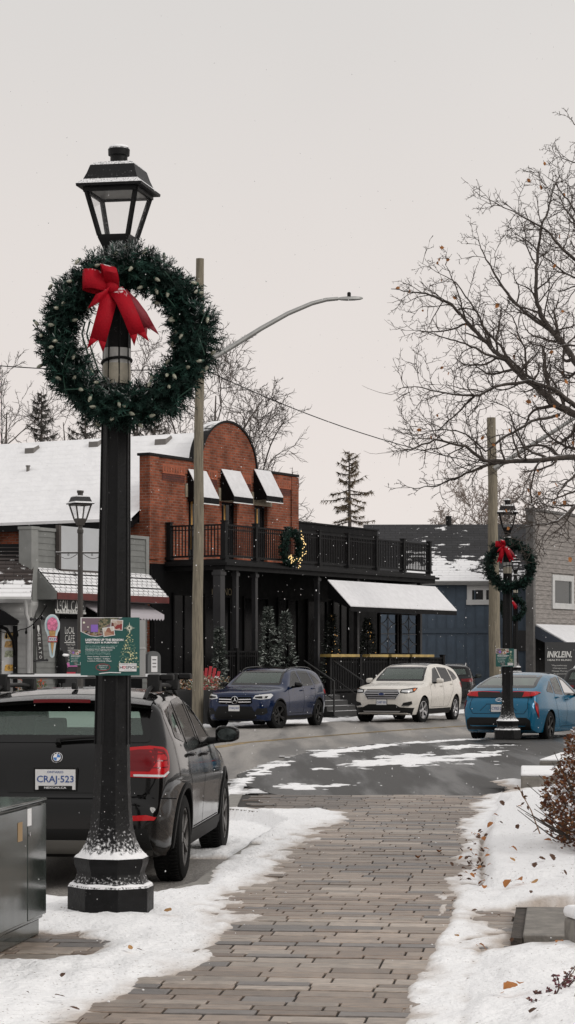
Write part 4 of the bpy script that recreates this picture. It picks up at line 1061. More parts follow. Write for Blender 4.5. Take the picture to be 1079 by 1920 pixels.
m_tape = mat('white_wrap', (.55,.55,.53), .4, var=.12, vs=18, bump=.004, bs=40)
m_tape2 = mat('cream_wrap', (.50,.46,.37), .6, var=.15, vs=14, bump=.004, bs=40)
m_needle = mat('wreath_needle', (.0115,.029,.0205), .7, attr=True, spec=.15)
m_needle_snow = m_needle
m_ribbon = mat('red_ribbon', (.34,.003,.012), .6, spec=.15, var=.1, vs=9, bump=.004, bs=90, snow=(.80,1.1,55,1.3))
m_ribbon_d = mat('deep_red_ribbon', (.20,.006,.016), .6, bump=.004, bs=90)
m_bulb = mat('warm_bulb_glass', (.30,.30,.23), .22, coat=.4)
m_bulbcap = mat('bulb_socket', (.012,.05,.03), .5)
def wreath_needles(Rm, rt, n, seed, nl=.05, wid=.0026, snowy=.35):
    """ring in the xz plane facing -y: tufts of needles on curved twigs"""
    rr = random.Random(seed); b = B()
    core = []
    for k in range(49):
        a = 2*math.pi*k/48; core.append((Rm*math.cos(a), 0, Rm*math.sin(a)))
    o = b.tube(core, rt*.52, 8)
    for i in range(o, len(b.v)): b.c[i] = (.35,.4,.4)
    for i in range(n):
        a = rr.uniform(0, 2*math.pi); ph = rr.uniform(0, 2*math.pi); q = .55+.45*math.sqrt(rr.random())
        er = Vector((math.cos(a),0,math.sin(a))); et = Vector((-math.sin(a),0,math.cos(a))); ey = Vector((0,-1,0))
        nrm = er*math.cos(ph)+ey*math.sin(ph)
        lump = 1+.42*nz(math.cos(a)*2.6, math.sin(a)*2.6, math.cos(ph)*.8+seed, 3); loc = er*Rm + nrm*rt*.42*lump
        dirv = (nrm*rr.uniform(.6,1.1) + et*rr.uniform(-.9,.9) + Vector((rr.uniform(-.3,.3),rr.uniform(-.3,.3),rr.uniform(-.3,.3)))).normalized()
        ln = rt*rr.uniform(.40,.80)*min(1.2, lump); side = dirv.orthogonal().normalized()
        bri = rr.choice((.5,.8,1,1.2,1.9))*rr.uniform(.8,1.2)
        top = max(0, nrm.z*.7+dirv.z*.5)*(.15+1.3*sstep(-.05, .3, nz(loc.x*5, loc.z*5, seed*1.0, 3)))
        for k in range(20):
            t = (k+.5)/20; p = loc + dirv*ln*t; g = rr.uniform(0, 2*math.pi)
            s2 = Matrix.Rotation(g, 3, dirv) @ side
            nd = (s2*.9 + dirv*rr.uniform(.45,.9)).normalized(); L = nl*rr.uniform(.7,1.15)*(1-.25*t)
            w = nd.cross(dirv).normalized()*wid
            o = b.add([p-w, p+w, p+nd*L*.6+w*.9, p+nd*L, p+nd*L*.6-w*.9], [(0,1,2,3,4)])
            sn = rr.random() < snowy*max(0.0, top)*(1.3 if nd.z > 0 else .25)
            for j in range(5):
                b.c[o+j] = (33,13.5,19) if (sn and j >= 2) else (bri*.9, bri, bri*(1.0+.15*rr.random()))
    return b
def bow(parent, s=1.0, c=(0,0,0)):
    """floppy ribbon bow: two pairs of loops, a knot, four notched tails"""
    def ribbon(pts, w, tw=None, fork=False):
        b = B(); n = len(pts); rows = []
        for i, p in enumerate(pts):
            p = Vector(p)*s + Vector(c); wv = Vector(tw[i] if tw else (1,0,0)).normalized()*(w*s/2)
            rows.append((p-wv, p, p+wv))
        vs = [q for r_ in rows for q in r_]
        fs = []
        for i in range(n-1): fs += [(3*i,3*i+1,3*i+4,3*i+3),(3*i+1,3*i+2,3*i+5,3*i+4)]
        b.add(vs, fs)
        if fork:
            e = rows[-1]; d = (Vector(pts[-1])-Vector(pts[-2])).normalized()*s
            b.add([e[0], e[1], e[0]+d*.07], [(0,1,2)]); b.add([e[1], e[2], e[2]+d*.07], [(0,1,2)])
        return b
    def solid(o): 
        md = o.modifiers.new('thick', 'SOLIDIFY'); md.thickness = .003; return o
    import itertools
    # left loop (opens to the left), small lower left loop, upright loop
    A = [(0,-.02,0),(-.05,-.06,.03),(-.12,-.09,.045),(-.17,-.08,.045),(-.185,-.03,.04),(-.15,.0,.03),(-.07,-.005,.01),(0,-.01,0)]
    solid(ribbon(A, .125, [(0,.15,1)]*8).build('bow_loop', m_ribbon, parent, ang=60))
    A = [(0,-.02,-.01),(-.04,-.07,-.05),(-.08,-.10,-.085),(-.12,-.08,-.10),(-.12,-.03,-.095),(-.06,-.01,-.05),(0,-.01,0)]
    solid(ribbon(A, .10, [(.55,.1,1)]*7).build('bow_loop', m_ribbon, parent, ang=60))
    A = [(0,-.03,0),(.0,-.085,.05),(-.005,-.115,.08),(-.015,-.105,.115),(-.025,-.06,.132),(-.02,-.02,.10),(0,-.01,.03)]
    solid(ribbon(A, .098, [(1,.1,-.22)]*7).build('bow_loop', m_ribbon, parent, ang=60))
    k = B(); k.blob((c[0],c[1]-.035*s,c[2]), .045*s, 12, 8, sc=(1,.7,.95)); k.build('bow_knot', m_ribbon, parent, ang=60)
    for pts, w, m_ in (([(0,-.03,-.02),(-.02,-.075,-.10),(-.05,-.085,-.22),(-.085,-.06,-.34)], .105, m_ribbon),
                       ([(.02,-.03,-.01),(.075,-.09,-.09),(.12,-.10,-.19),(.165,-.07,-.30)], .10, m_ribbon),
                       ([(.05,.0,-.02),(.12,-.02,-.09),(.18,-.02,-.17),(.225,-.01,-.25)], .085, m_ribbon_d),
                       ([(.02,.0,-.02),(.10,-.01,-.10),(.14,-.01,-.17),(.17,0,-.22)], .08, m_ribbon_d)):
        solid(ribbon(pts, w, [(1,.12,-.28 if pts[-1][0] < 0 else .30)]*4, True).build('bow_tail', m_, parent, ang=60))
def wreath(label, loc, rz, n, seed, group, Rm=.435, rt=.155, wid=.0026, bulbs=0, nl=.05, with_bow=True, snowy=.35, bowat=(-.085,-.13,.30), bows=1.0):
    t = thing('christmas_wreath', label, 'wreath', loc, rz, group)
    wreath_needles(Rm, rt, n, seed, nl=nl, wid=wid, snowy=snowy).build('needles', m_needle, t, ang=0, fixn=False)
    if with_bow: bow(t, bows, bowat)
    rr = random.Random(seed+1); first = None
    for k in range(bulbs):
        a = 2*math.pi*(k+rr.uniform(-.4,.4))/bulbs; ph = rr.uniform(.5, math.pi-.1) if rr.random() < .8 else rr.uniform(-.8, .6)
        er = Vector((math.cos(a),0,math.sin(a))); nrm = er*math.cos(ph)+Vector((0,-1,0))*math.sin(ph); p = er*Rm + nrm*rt*.93
        d = Vector((rr.uniform(-.8,.8), -.35, rr.uniform(-1,.3))).normalized()
        if first is None:
            b = B(); b.lathe([(.003,-.028),(.009,-.018),(.0125,-.004),(.0115,.006),(.008,.012)], 8); first = b.build('bulb', m_bulb, t, ang=60); o = first
            b = B(); b.lathe([(.0085,.010),(.0095,.022),(.006,.03)], 8); b.build('socket', m_bulbcap, first, ang=40)
        else: o = dup(first, parent=t)
        o.location = p; o.rotation_euler = d.to_track_quat('-Z', 'Y').to_euler()
    return t
def copy_tree(o, label=None, group=None, loc=None, parent=None):
    return dup(o, label=label, loc=loc, group=group, parent=parent)
# near post
D1 = 14.5
lampgroup = 'black lantern posts along the pavement'
LP = lamp_post('nearest black lantern post, snow dusted at its base, holding the large wreath', (X(208, D1), D1, .0), lampgroup, tilt=R(.62))
b = B(); b.lathe([(.0905,3.52),(.0890,3.66)], 24, cap=False); b.build('post_wrap', m_tape, LP, ang=60)
b = B(); b.lathe([(.0925,3.43),(.0935,3.48),(.0915,3.56)], 24, cap=False); b.build('post_wrap', m_tape2, LP, ang=60)
b = B(); b.tube([(.095*math.cos(a), .095*math.sin(a), 3.575+.02*math.cos(a+1)) for a in [2*math.pi*k/20 for k in range(21)]], .010, 6, cap=False); b.build('strap', m_plastic, LP, ang=60)
W1 = wreath('large green wreath with red bow and unlit bulbs on the nearest lantern post', (X(237, D1-.2), D1-.20, 3.70), R(2), 2600, 11, 'wreaths on the lantern posts', bulbs=64, nl=.044, Rm=.437, rt=.155, wid=.0029, snowy=.42)
b = B(); rr = random.Random(2)
for k in range(2):                                                     # loose light string inside the ring
    x0 = -.26+.03*k; b.tube([(x0,-.02,.10),(x0-.02,-.03,.02),(x0+.01,-.03,-.08),(x0+.05,-.02,-.20),(x0+.12,0,-.30)], .0055, 5)
for k in range(26):                                                    # string weaving round the ring
    a = 2*math.pi*k/26; a2 = a+.30; p = Vector((math.cos(a)*(.445+.09*math.sin(k*2.1)),-.10-.03*math.sin(k*3.3),math.sin(a)*(.445+.09*math.sin(k*2.1)))); q = Vector((math.cos(a2)*(.445+.09*math.cos(k*1.7)),-.11,math.sin(a2)*(.445+.09*math.cos(k*1.7))))
    b.tube([p, (p+q)/2+Vector((0,-.03,0)), q], .004, 4)
b.build('light_string', m_bulbcap, W1, ang=60)
# ---- printed poster -----------------------------------------------------------------
m_pgreen = mat('poster_green', (.010,.085,.075), .45)
m_pwhite = mat('poster_white', (.74,.74,.74), .5)
m_ptext = mat('poster_pale_text', (.42,.58,.54), .5)
m_pphoto = bpy.data.materials.new('printed_photo')
def photo_mat(name, cols, scale):
    m = bpy.data.materials.new(name); m.use_nodes = True; nt = m.node_tree; p = nt.nodes['Principled BSDF']; p.inputs['Roughness'].default_value = .5
    tc = node(nt, 'ShaderNodeTexCoord'); v = node(nt, 'ShaderNodeTexVoronoi'); v.inputs['Scale'].default_value = scale; nt.links.new(tc.outputs['Object'], v.inputs[0])
    sp = node(nt, 'ShaderNodeSeparateColor'); nt.links.new(v.outputs['Color'], sp.inputs[0])
    cr = node(nt, 'ShaderNodeValToRGB'); e = cr.color_ramp; e.interpolation = 'CONSTANT'
    for i, c in enumerate(cols):
        el = e.elements[i] if i < 2 else e.elements.new(i/len(cols)); el.position = i/len(cols); el.color = rgba(c)
    nt.links.new(sp.outputs[0], cr.inputs[0]); nt.links.new(cr.outputs[0], p.inputs['Base Color']); return m
m_ph1 = photo_mat('night_market_print', [(.03,.025,.03),(.20,.12,.05),(.30,.22,.12),(.22,.03,.03),(.10,.07,.06),(.28,.25,.22)], 90)
m_ph2 = photo_mat('warm_print', [(.25,.03,.03),(.45,.32,.26),(.12,.03,.02),(.55,.48,.42)], 42)
m_ph3 = photo_mat('garland_print', [(.06,.08,.04),(.16,.15,.09),(.25,.20,.12),(.04,.05,.03)], 110)
m_ph4 = photo_mat('pale_print', [(.55,.45,.36),(.42,.24,.16),(.62,.58,.52),(.30,.12,.08)], 36)
m_mauve = mat('print_mauve', (.17,.12,.14), .5); m_violet = mat('print_violet', (.25,.13,.50), .5)
m_spark = mat('print_gold_sparks', (.72,.70,.40), .5); m_sparkw = mat('print_star', (.80,.80,.66), .5); m_line = mat('print_tree_line', (.20,.34,.22), .5)
m_redring = mat('print_red_ring', (.40,.015,.03), .5); m_darktext = mat('print_dark_text', (.05,.04,.05), .5); m_crim = mat('print_crimson', (.55,.01,.05), .5)
def poster(label, loc, rz, group):
    t = thing('event_poster', label, 'poster', loc, rz, group); W = .378; H = .372
    b = B(); b.box(-W/2, W/2, -.004, 0, -H/2, H/2); b.build('panel', m_pgreen, t, ang=0)
    y = [-.0048]
    def flat(name, m, polys, dy=.0004, parent=t):
        y[0] -= dy; bb = B()
        for pl in polys: bb.add([(a, y[0], c) for a, c in pl], [tuple(range(len(pl)))])
        return bb.build(name, m, parent, ang=0)
    def rc(x0, x1, z0, z1, rot=0):
        cx, cz = (x0+x1)/2, (z0+z1)/2; c, s = math.cos(rot), math.sin(rot)
        return [(cx+(a-cx)*c-(bb-cz)*s, cz+(a-cx)*s+(bb-cz)*c) for a, bb in ((x0,z0),(x1,z0),(x1,z1),(x0,z1))]
    # u,v = poster pixels (730 x 735) -> metres
    U = lambda u: -W/2+u/732*W; V = lambda v: H/2-v/735*H
    arch = [(0,0),(520,0),(420,60),(330,190),(270,232),(200,246),(120,236),(50,205),(0,180)]
    flat('photo_border', m_pwhite, [[(U(a), V(c)) for a, c in arch]])
    flat('street_photo', m_mauve, [[(U(12+a*.955), V(8+c*.94)) for a, c in arch]])
    flat('lights_photo', m_ph1, [[(U(a), V(c)) for a, c in ((14,172),(60,165),(130,185),(220,150),(285,170),(262,222),(200,236),(125,226),(55,198))]])
    flat('garland_photo', m_ph3, [[(U(a), V(c)) for a, c in ((235,20),(290,6),(480,6),(420,55),(330,100),(290,170),(225,150),(215,80))]])
    flat('lit_house_photo', m_violet, [rc(U(128),U(215),V(185),V(92))])
    flat('lamp_photo', m_sparkw, [[(U(42+14*math.cos(k*.7)), V(66+14*math.sin(k*.7))) for k in range(9)], [(U(92+9*math.cos(k*.7)), V(122+9*math.sin(k*.7))) for k in range(9)]])
    for x0, x1, z0, z1, a, m_ in ((372,524,162,30,-4,m_ph2),(276,420,238,122,9,m_ph4)):
        flat('photo_border', m_pwhite, [rc(U(x0),U(x1),V(z0),V(z1),R(a))]); flat('small_photo', m_, [rc(U(x0+8),U(x1-8),V(z0-8),V(z1+8),R(a))])
    # tree drawn as strings of lights
    rr = random.Random(4); sp = []; ln = []
    for k in range(9):
        v0 = 200+k*53; hw = 22+k*15; pts = []
        for j in range(13):
            a = j/12*2-1; pts.append((600+a*hw+(10 if k % 2 else -8), v0+24*math.sin(a*1.5+k)+14*math.cos(a*5+k)))
        for p, q in zip(pts, pts[1:]): ln.append([(U(p[0]),V(p[1]-2)),(U(q[0]),V(q[1]-2)),(U(q[0]),V(q[1]+2)),(U(p[0]),V(p[1]+2))])
        for j in range(7+k*2):
            a = rr.uniform(-1,1); r_ = rr.choice((3,4,6,9)); cx = 600+a*hw; cz = v0+rr.uniform(-26,26)
            sp.append([(U(cx+r_*math.cos(t_*1.05)), V(cz+r_*math.sin(t_*1.05))) for t_ in range(6)])
    flat('tree_drawing', m_line, ln); flat('tree_lights', m_spark, sp)
    star = []
    for k in range(12):
        a = k*math.pi/6; l = 78 if k % 3 == 0 else 46
        star.append([(U(605+l*math.cos(a)), V(135+l*math.sin(a))),(U(605+7*math.cos(a+1.57)), V(135+7*math.sin(a+1.57))),(U(605-7*math.cos(a+1.57)), V(135-7*math.sin(a+1.57)))])
    flat('star_drawing', m_sparkw, star)
    def words(name, m, rows, dy=.0004):
        y[0] -= dy; bb = B()
        for s_, u, v, w_, h_, bo in rows: put_text(bb, s_, (U(u), y[0], V(v)), w=w_/732*W, h=h_/735*H, bold=bo, left=True)
        return bb.build(name, m, t, ang=0)
    words('headline', m_pwhite, [('LIGHTING UP THE SEASON',60,284,470,29,.05),('WITH JOY & PURPOSE !',60,321,410,29,.05)])
    words('invitation_text', m_ptext, [('Join us and experience the magic of',60,364,395,20,0),('the season at the',60,388,185,20,0),('hosted by and in support of',60,438,305,20,0),('Cortellucci Hospice Vaughan.',60,463,315,20,0)])
    words('event_details', m_pwhite, [('2025 Kleinburg',252,386,172,20,.02),('Christmas Tree Lighting Event',60,413,335,20,.02),('Date: Sunday, December 7',86,498,290,18,.02),('Time: 3:30pm - 7:30pm',86,526,280,18,.02),('Location: Kleinburg Village',86,554,298,18,.02),('Scan Here to',226,610,110,15,.01),('Register or',234,632,96,15,.01),('Donate',248,654,72,13,.01)])
    ring = []
    for k in range(26):
        a, c = 2*math.pi*k/26, 2*math.pi*(k+1)/26
        ring.append([(U(278+90*math.cos(a)),V(632+46*math.sin(a))),(U(278+90*math.cos(c)),V(632+46*math.sin(c))),(U(278+84*math.cos(c)),V(632+40*math.sin(c))),(U(278+84*math.cos(a)),V(632+40*math.sin(a)))])
    flat('red_ring', m_redring, ring)
    flat('logo_field', m_pwhite, [rc(U(478),U(694),V(684),V(582))])
    words('logo_name', m_darktext, [('CORTELLUCCI',486,598,200,13,.0),('VAUGHAN',540,668,100,8,0),('H',486,634,34,36,.02),('SPICE',562,634,128,36,.02)])
    flat('logo_heart', m_crim, [[(U(540+s_[0]),V(634+s_[1])) for s_ in ((0,20),(-20,0),(-18,-14),(-8,-18),(0,-10),(8,-18),(18,-14),(20,0))]])
    flat('logo_heart_centre', m_pwhite, [[(U(540+s_[0]*.5),V(634+s_[1]*.5)) for s_ in ((0,20),(-20,0),(-18,-14),(-8,-18),(0,-10),(8,-18),(18,-14),(20,0))]])
    b = B(); b.tube([(U(230),-.009,V(712)),(U(360),-.010,V(698)),(U(500),-.008,V(702))], .003, 5); b.build('cable_tie', m_pwhite, t, ang=60)
    return t
PD = D1-.13
zP = Z(1212, PD)
P1 = poster('green event poster strapped to the nearest lantern post', (X(207, PD), PD, zP), R(2), 'green event posters')
m_corr = mat('corrugated_plastic', (.50,.50,.49), .55, bump=.002, bs=60, stretch=(60,1,1))
def backboard(label, loc, rz, group):
    t = thing('poster_back', label, 'board', loc, rz, group); b = B(); b.box(-.189,.189,-.004,.0,-.186,.186); b.build('panel', m_corr, t, ang=0)
    b = B(); b.tube([(-.19,-.007,.0),(0,-.008,-.002),(.19,-.007,.002)], .003, 5); b.build('cable_tie', m_pwhite, t, ang=60); return t
BK = backboard('pale blank board behind the poster on the nearest lantern post', (X(219, D1+.13), D1+.125, zP-.012), R(1), 'pale boards behind the posters')
# second and third posts
D2 = 46.5
L2 = copy_tree(LP, 'second lantern post, behind the blue hatchback, holding a smaller looking wreath', loc=(X(952, D2), D2, 0)); L2.rotation_euler = (0,0,R(8))
W2 = wreath('wreath with hanging red bow on the second lantern post, by the blue hatchback', (X(957, D2-.2), D2-.20, Z(1061, D2)), R(-8), 620, 21, 'wreaths on the lantern posts', bowat=(-.13,-.14,.40), bows=.92, wid=.005, nl=.055, Rm=.437, rt=.150, snowy=.2)
P2 = copy_tree(P1, 'smaller looking green event poster on the second lantern post', loc=(X(947, D2-.13), D2-.13, Z(1233, D2))); P2.rotation_euler.z = R(4)
B2 = copy_tree(BK, 'pale blank board behind the poster on the second lantern post', loc=(X(953, D2), D2+.13, Z(1234, D2)))
D3 = 92.0
L3 = copy_tree(LP, 'farthest lantern post, seen through the ring of the second post wreath', loc=(X(967, D3), D3, .95)); L3.rotation_euler = (0,0,0)
W3 = wreath('farthest wreath, half hidden just below the second post wreath', (X(962, D3-.2), D3-.2, Z(1140, D3)), 0, 420, 31, 'wreaths on the lantern posts', wid=.007, nl=.055, Rm=.437, rt=.150, snowy=.2)
# slim post by the cafe
D4 = 53.0
def slim_lamp():
    t = thing('street_lamp', 'slim lantern post with a ladder bar, in front of the cafe', 'street lamp', (X(151, D4), D4, -.13))
    m_b = mat('brown_black_post', (.045,.040,.036), .55, var=.2, vs=8, snow=(.6,.95,12,.8))
    b = B(); b.lathe([(.13,0),(.13,.5),(.085,.62),(.072,.7),(.060,4.75),(.075,4.77),(.075,4.84),(.05,4.88),(.05,4.95)], 12); b.build('shaft', m_b, t, ang=30)
    b = B(); b.tube([(-.58,-.02,4.30),(.58,-.02,4.30)], .022, 8); b.build('ladder_bar', m_b, t, ang=40)
    for s in (-1,1):
        b = B(); b.tube([(s*(.07+.48*k/10),-.02,4.27-.11*math.sin(math.pi*k/10)) for k in range(11)], .008, 5)
        for x_ in (.28,.50): b.tube([(s*x_+.02*math.cos(a),-.02,4.25+.02*math.sin(a)) for a in [2*math.pi*k/8 for k in range(9)]], .006, 4)
        b.build('chain', m_b, t, ang=60)
    lantern(t, 4.95, s=1.16, rz=R(30), iron=m_b)
    return t
L4 = slim_lamp()
P4 = copy_tree(P1, 'small distant event poster on the slim post in front of the cafe', loc=(X(146, D4-.12), D4-.12, Z(1233, D4))); P4.rotation_euler.z = R(10)
# ---- wooden utility poles with lamp arms and cables -----------------------------------
def pole(label, px0, px1, d, ytop, r0, r1, arm=None, z0=-.14):
    x0 = X(px0, d); x1 = X(px1, d); zt = Z(ytop, d)
    t = thing('utility_pole', label, 'utility pole', (x0, d, z0))
    b = B(); n = 14
    b.tube([((x1-x0)*k/n + .012*math.sin(k*1.3), .012*math.cos(k), (zt-z0)*k/n) for k in range(n+1)], [r0+(r1-r0)*k/n for k in range(n+1)], 14); b.build('shaft', m_woodpole, t, ang=40)
    return t
PW = pole('tall weathered wooden pole with a long lamp arm, beside the deep blue car', 370, 376, 58.6, 485, .155, .105)
dW = 58.6; base = Vector((X(370, dW), dW, -.14))
def arm(root, base, pts, head, m_=m_grey_metal):
    b = B(); P = [Vector(p)-base for p in pts]; n = len(P)
    b.tube(P, [.075-.025*k/(n-1) for k in range(n)], 8); b.build('lamp_arm', m_, root, ang=60)
    e = P[-1]; dr = (P[-1]-P[-2]); dr.z *= .5; dr.normalize(); side = dr.cross(Vector((0,0,1)))
    b = B(); secs = [(0,.03,.03),(.12,.07,.05),(.3,.12,.06),(.55,.13,.055),(.72,.09,.04),(.78,.03,.02)]; vs = []
    for s_, w_, h_ in secs:
        for a, c in ((-1,-.55),(-.8,.45),(-.35,1),(.35,1),(.8,.45),(1,-.55),(.5,-1),(-.5,-1)):
            vs.append(e+dr*s_*head+side*a*w_*head+Vector((0,0,c*h_*head)))
    fs = [(i*8+j, i*8+(j+1)%8, (i+1)*8+(j+1)%8, (i+1)*8+j) for i in range(5) for j in range(8)]+[tuple(range(8)),tuple(range(40,48))]
    b.add(vs, fs); ho = b.build('lamp_head', m_grey_metal, root, ang=30)
    b = B(); b.lathe([(.045,0),(.05,.03),(.05,.10),(.03,.12)], 10, c=tuple(e+dr*.35*head+Vector((0,0,.055*head)))); b.build('photocell', m_plastic, ho, ang=40)
dA = lambda px: dW + (px-376)/300*1.6
arm(PW, base, [(X(px, dA(px)), dA(px), Z(py, dA(px))) for px, py in ((376,688),(400,671),(440,647),(490,616),(540,588),(585,569),(612,562),(634,560))], .92)
d2p = 62.0
PW2 = pole('wooden pole behind the blue hatchback, in front of the blue wall', 930, 922, 72.0, 783, .20, .14, z0=-.14)
dB = 72.0; base2 = Vector((X(930, dB), dB, -.14))
arm(PW2, base2, [(X(px, dB), dB-.3, Z(py, dB)) for px, py in ((925,880),(945,868),(985,842),(1030,815),(1075,786),(1110,768),(1140,760),(1160,758))], .8)
def cable(label, pts, r=.012):
    b = B(); b.tube(pts, r, 5); return tag(b.build('overhead_cable', m_blackdull, ang=60), label, 'cable')
def sag(p, q, s, n=16):
    p = Vector(p); q = Vector(q); return [p.lerp(q, k/n)-Vector((0,0,4*s*(k/n)*(1-k/n))) for k in range(n+1)]
pa = (X(378, dW), dW, Z(690, dW)); pb = (X(924, dB), dB-.16, Z(872, dB))
cable('overhead cable running right from the wooden pole with the long arm', sag(pa, pb, .35), .014)
cable('overhead cable running left behind the large wreath', sag((X(-420, 62), 62, Z(620, 62)), pa, .42), .014)
# ---- buildings ------------------------------------------------------------------
m_brick = mat('red_brick', (.280,.081,.042), .9, var=.40, vs=1.3, bump=.003, bs=40, spec=.15, pattern=('brick',.24,.085,.014,(.21,.12,.09)), c2=(.165,.046,.024))
m_brick_shade = mat('recess_shade_brick', (.13,.030,.017), .85, var=.25, vs=3, pattern=('brick',.11,.075,.008,(.05,.03,.025)), c2=(.085,.020,.013))  # darker copy of the brick, shade of recesses put into its colour
m_brick_l = mat('orange_brick', (.30,.085,.042), .85, var=.25, vs=3, bump=.002)
m_stone = mat('lintel_stone', (.26,.22,.16), .85, var=.3, vs=5, bump=.004)
m_roofsnow = bpy.data.materials.new('roof_snow'); 
def roofsnow():
    m = m_roofsnow; m.use_nodes = True; nt = m.node_tree; L = nt.links; p = nt.nodes['Principled BSDF']; p.inputs['Roughness'].default_value = .75
    tc = node(nt, 'ShaderNodeTexCoord'); w = node(nt, 'ShaderNodeTexWave'); w.wave_type = 'BANDS'; w.bands_direction = 'X'; w.wave_profile = 'SAW'; w.inputs['Scale'].default_value = 1.1; w.inputs['Distortion'].default_value = 1.2; w.inputs['Detail'].default_value = 2
    L.new(tc.outputs['Object'], w.inputs[0]); n = node(nt, 'ShaderNodeTexNoise'); n.inputs['Scale'].default_value = 1.2; n.inputs['Detail'].default_value = 5; L.new(tc.outputs['Object'], n.inputs[0])
    h = math_(nt, 'ADD', math_(nt, 'MULTIPLY', w.outputs[1], .022), math_(nt, 'MULTIPLY', n.outputs[0], .11)); bp = node(nt, 'ShaderNodeBump'); bp.inputs['Distance'].default_value = 1; L.new(h, bp.inputs['Height']); L.new(bp.outputs[0], p.inputs['Normal'])
    L.new(mixc(nt, mapr(nt, math_(nt, 'MULTIPLY', w.outputs[1], n.outputs[0]), .35, .8), (.84,.84,.85), (.76,.76,.775)), p.inputs['Base Color'])
roofsnow()
def shingle(name, c, mask_axis=None, lo=0, hi=1, scale=2.0, w=(.30,.14), base_amt=0.0, ng=1.6, mk=.35, left=None):
    """shingles by UV; snow where mask (object coordinate along an axis + noise) is high"""
    m = bpy.data.materials.new(name); m.use_nodes = True; nt = m.node_tree; L = nt.links; p = nt.nodes['Principled BSDF']; p.inputs['Roughness'].default_value = .85
    tc = node(nt, 'ShaderNodeTexCoord'); bt = node(nt, 'ShaderNodeTexBrick'); L.new(tc.outputs['UV'], bt.inputs[0]); bt.inputs['Scale'].default_value = 1; bt.inputs['Brick Width'].default_value = w[0]; bt.inputs['Row Height'].default_value = w[1]; bt.inputs['Mortar Size'].default_value = .012
    bt.inputs['Color1'].default_value = rgba(c); bt.inputs['Color2'].default_value = rgba(tuple(x*.65 for x in c)); bt.inputs['Mortar'].default_value = rgba(tuple(x*.3 for x in c)); bt.inputs['Bias'].default_value = 0
    n = node(nt, 'ShaderNodeTexNoise'); n.inputs['Scale'].default_value = scale; n.inputs['Detail'].default_value = 7; n.inputs['Roughness'].default_value = .7; L.new(tc.outputs['Object'], n.inputs[0])
    sx = node(nt, 'ShaderNodeSeparateXYZ'); L.new(tc.outputs['Object'], sx.inputs[0])
    q = math_(nt, 'MULTIPLY', math_(nt, 'SUBTRACT', n.outputs[0], .5), ng)
    mp = node(nt, 'ShaderNodeMapping'); mp.inputs['Scale'].default_value = (1.2,1.2,6); L.new(tc.outputs['Object'], mp.inputs[0]); n5 = node(nt, 'ShaderNodeTexNoise'); n5.inputs['Scale'].default_value = 1.6; n5.inputs['Detail'].default_value = 4; L.new(mp.outputs[0], n5.inputs[0])
    q = math_(nt, 'ADD', q, math_(nt, 'MULTIPLY', math_(nt, 'SUBTRACT', n5.outputs[0], .5), ng*.8))
    q = math_(nt, 'SUBTRACT', q, math_(nt, 'MULTIPLY', bt.outputs['Fac'], mk))
    if left: q = math_(nt, 'ADD', q, mapr(nt, sx.outputs[0], left[0], left[1], -2.2, 0))
    if mask_axis is not None:
        q = math_(nt, 'ADD', q, mapr(nt, sx.outputs[mask_axis[0]], mask_axis[1], mask_axis[2], -1, 1))
        if len(mask_axis) > 3: q = math_(nt, 'ADD', q, mapr(nt, sx.outputs[mask_axis[3]], mask_axis[4], mask_axis[5], .55, -.75))
    q = math_(nt, 'ADD', q, base_amt)
    f = mapr(nt, q, lo, hi)
    L.new(mixc(nt, f, bt.outputs[0], (.82,.82,.83)), p.inputs['Base Color'])
    bp = node(nt, 'ShaderNodeBump'); bp.inputs['Distance'].default_value = .02; L.new(math_(nt, 'SUBTRACT', f, bt.outputs['Fac']), bp.inputs['Height']); L.new(bp.outputs[0], p.inputs['Normal'])
    return m
TH = R(60)
class Fr:                                                             # a frame on the ground: x along the street front, y into the building
    def __init__(s, px, d, th=TH): s.o = Vector((X(px, d), d)); s.th = th; s.u = Vector((math.cos(th), math.sin(th))); s.v = Vector((-math.sin(th), math.cos(th)))
    def U(s, px, v=0.0):
        k = (px-CX)/F; o = s.o + s.v*v; return (k*o.y-o.x)/(s.u.x-k*s.u.y)
    def V(s, px, u=0.0):
        k = (px-CX)/F; o = s.o + s.u*u; return (k*o.y-o.x)/(s.v.x-k*s.v.y)
    def z(s, py, u, v=0.0): return Z(py, (s.o+s.u*u+s.v*v).y)
    def root(s, name, label, cat, z=0.0): 
        t = thing(name, label, cat, (s.o.x, s.o.y, z), s.th); return t
def pix_plane(fr, px, py, p0, n):
    """where the sight line through a pixel meets a plane given in the frame's coordinates"""
    d = Vector(((px-CX)/F, 1, (HY-py)/F)); c = Vector((0,0,CZ))
    Mi = Matrix(((fr.u.x, fr.u.y, 0),(fr.v.x, fr.v.y, 0),(0,0,1)))
    o2 = Mi @ (c - Vector((fr.o.x, fr.o.y, 0))); d2 = Mi @ d; n = Vector(n)
    return o2 + d2*((Vector(p0)-o2).dot(n)/d2.dot(n))
def siding(b, x0, x1, z0, z1, y, ex=.14, out=.018, mi=0, holes=()):
    """lapped boards on the plane y, facing -y"""
    n = max(1, int((z1-z0)/ex))
    for k in range(n):
        a = z0+(z1-z0)*k/n; c = z0+(z1-z0)*(k+1)/n; segs = [(x0, x1)]
        for hx0, hx1, hz0, hz1 in holes:
            if c > hz0 and a < hz1: segs = [s for q in segs for s in ((q[0], min(q[1], hx0)), (max(q[0], hx1), q[1])) if s[1]-s[0] > .01]
        for s0, s1 in segs:
            b.add([(s0,y-out,a),(s1,y-out,a),(s1,y-.002,c),(s0,y-.002,c)], [(0,1,2,3)], mi)
            b.add([(s0,y,a),(s1,y,a),(s1,y-out,a),(s0,y-out,a)], [(0,1,2,3)], mi)
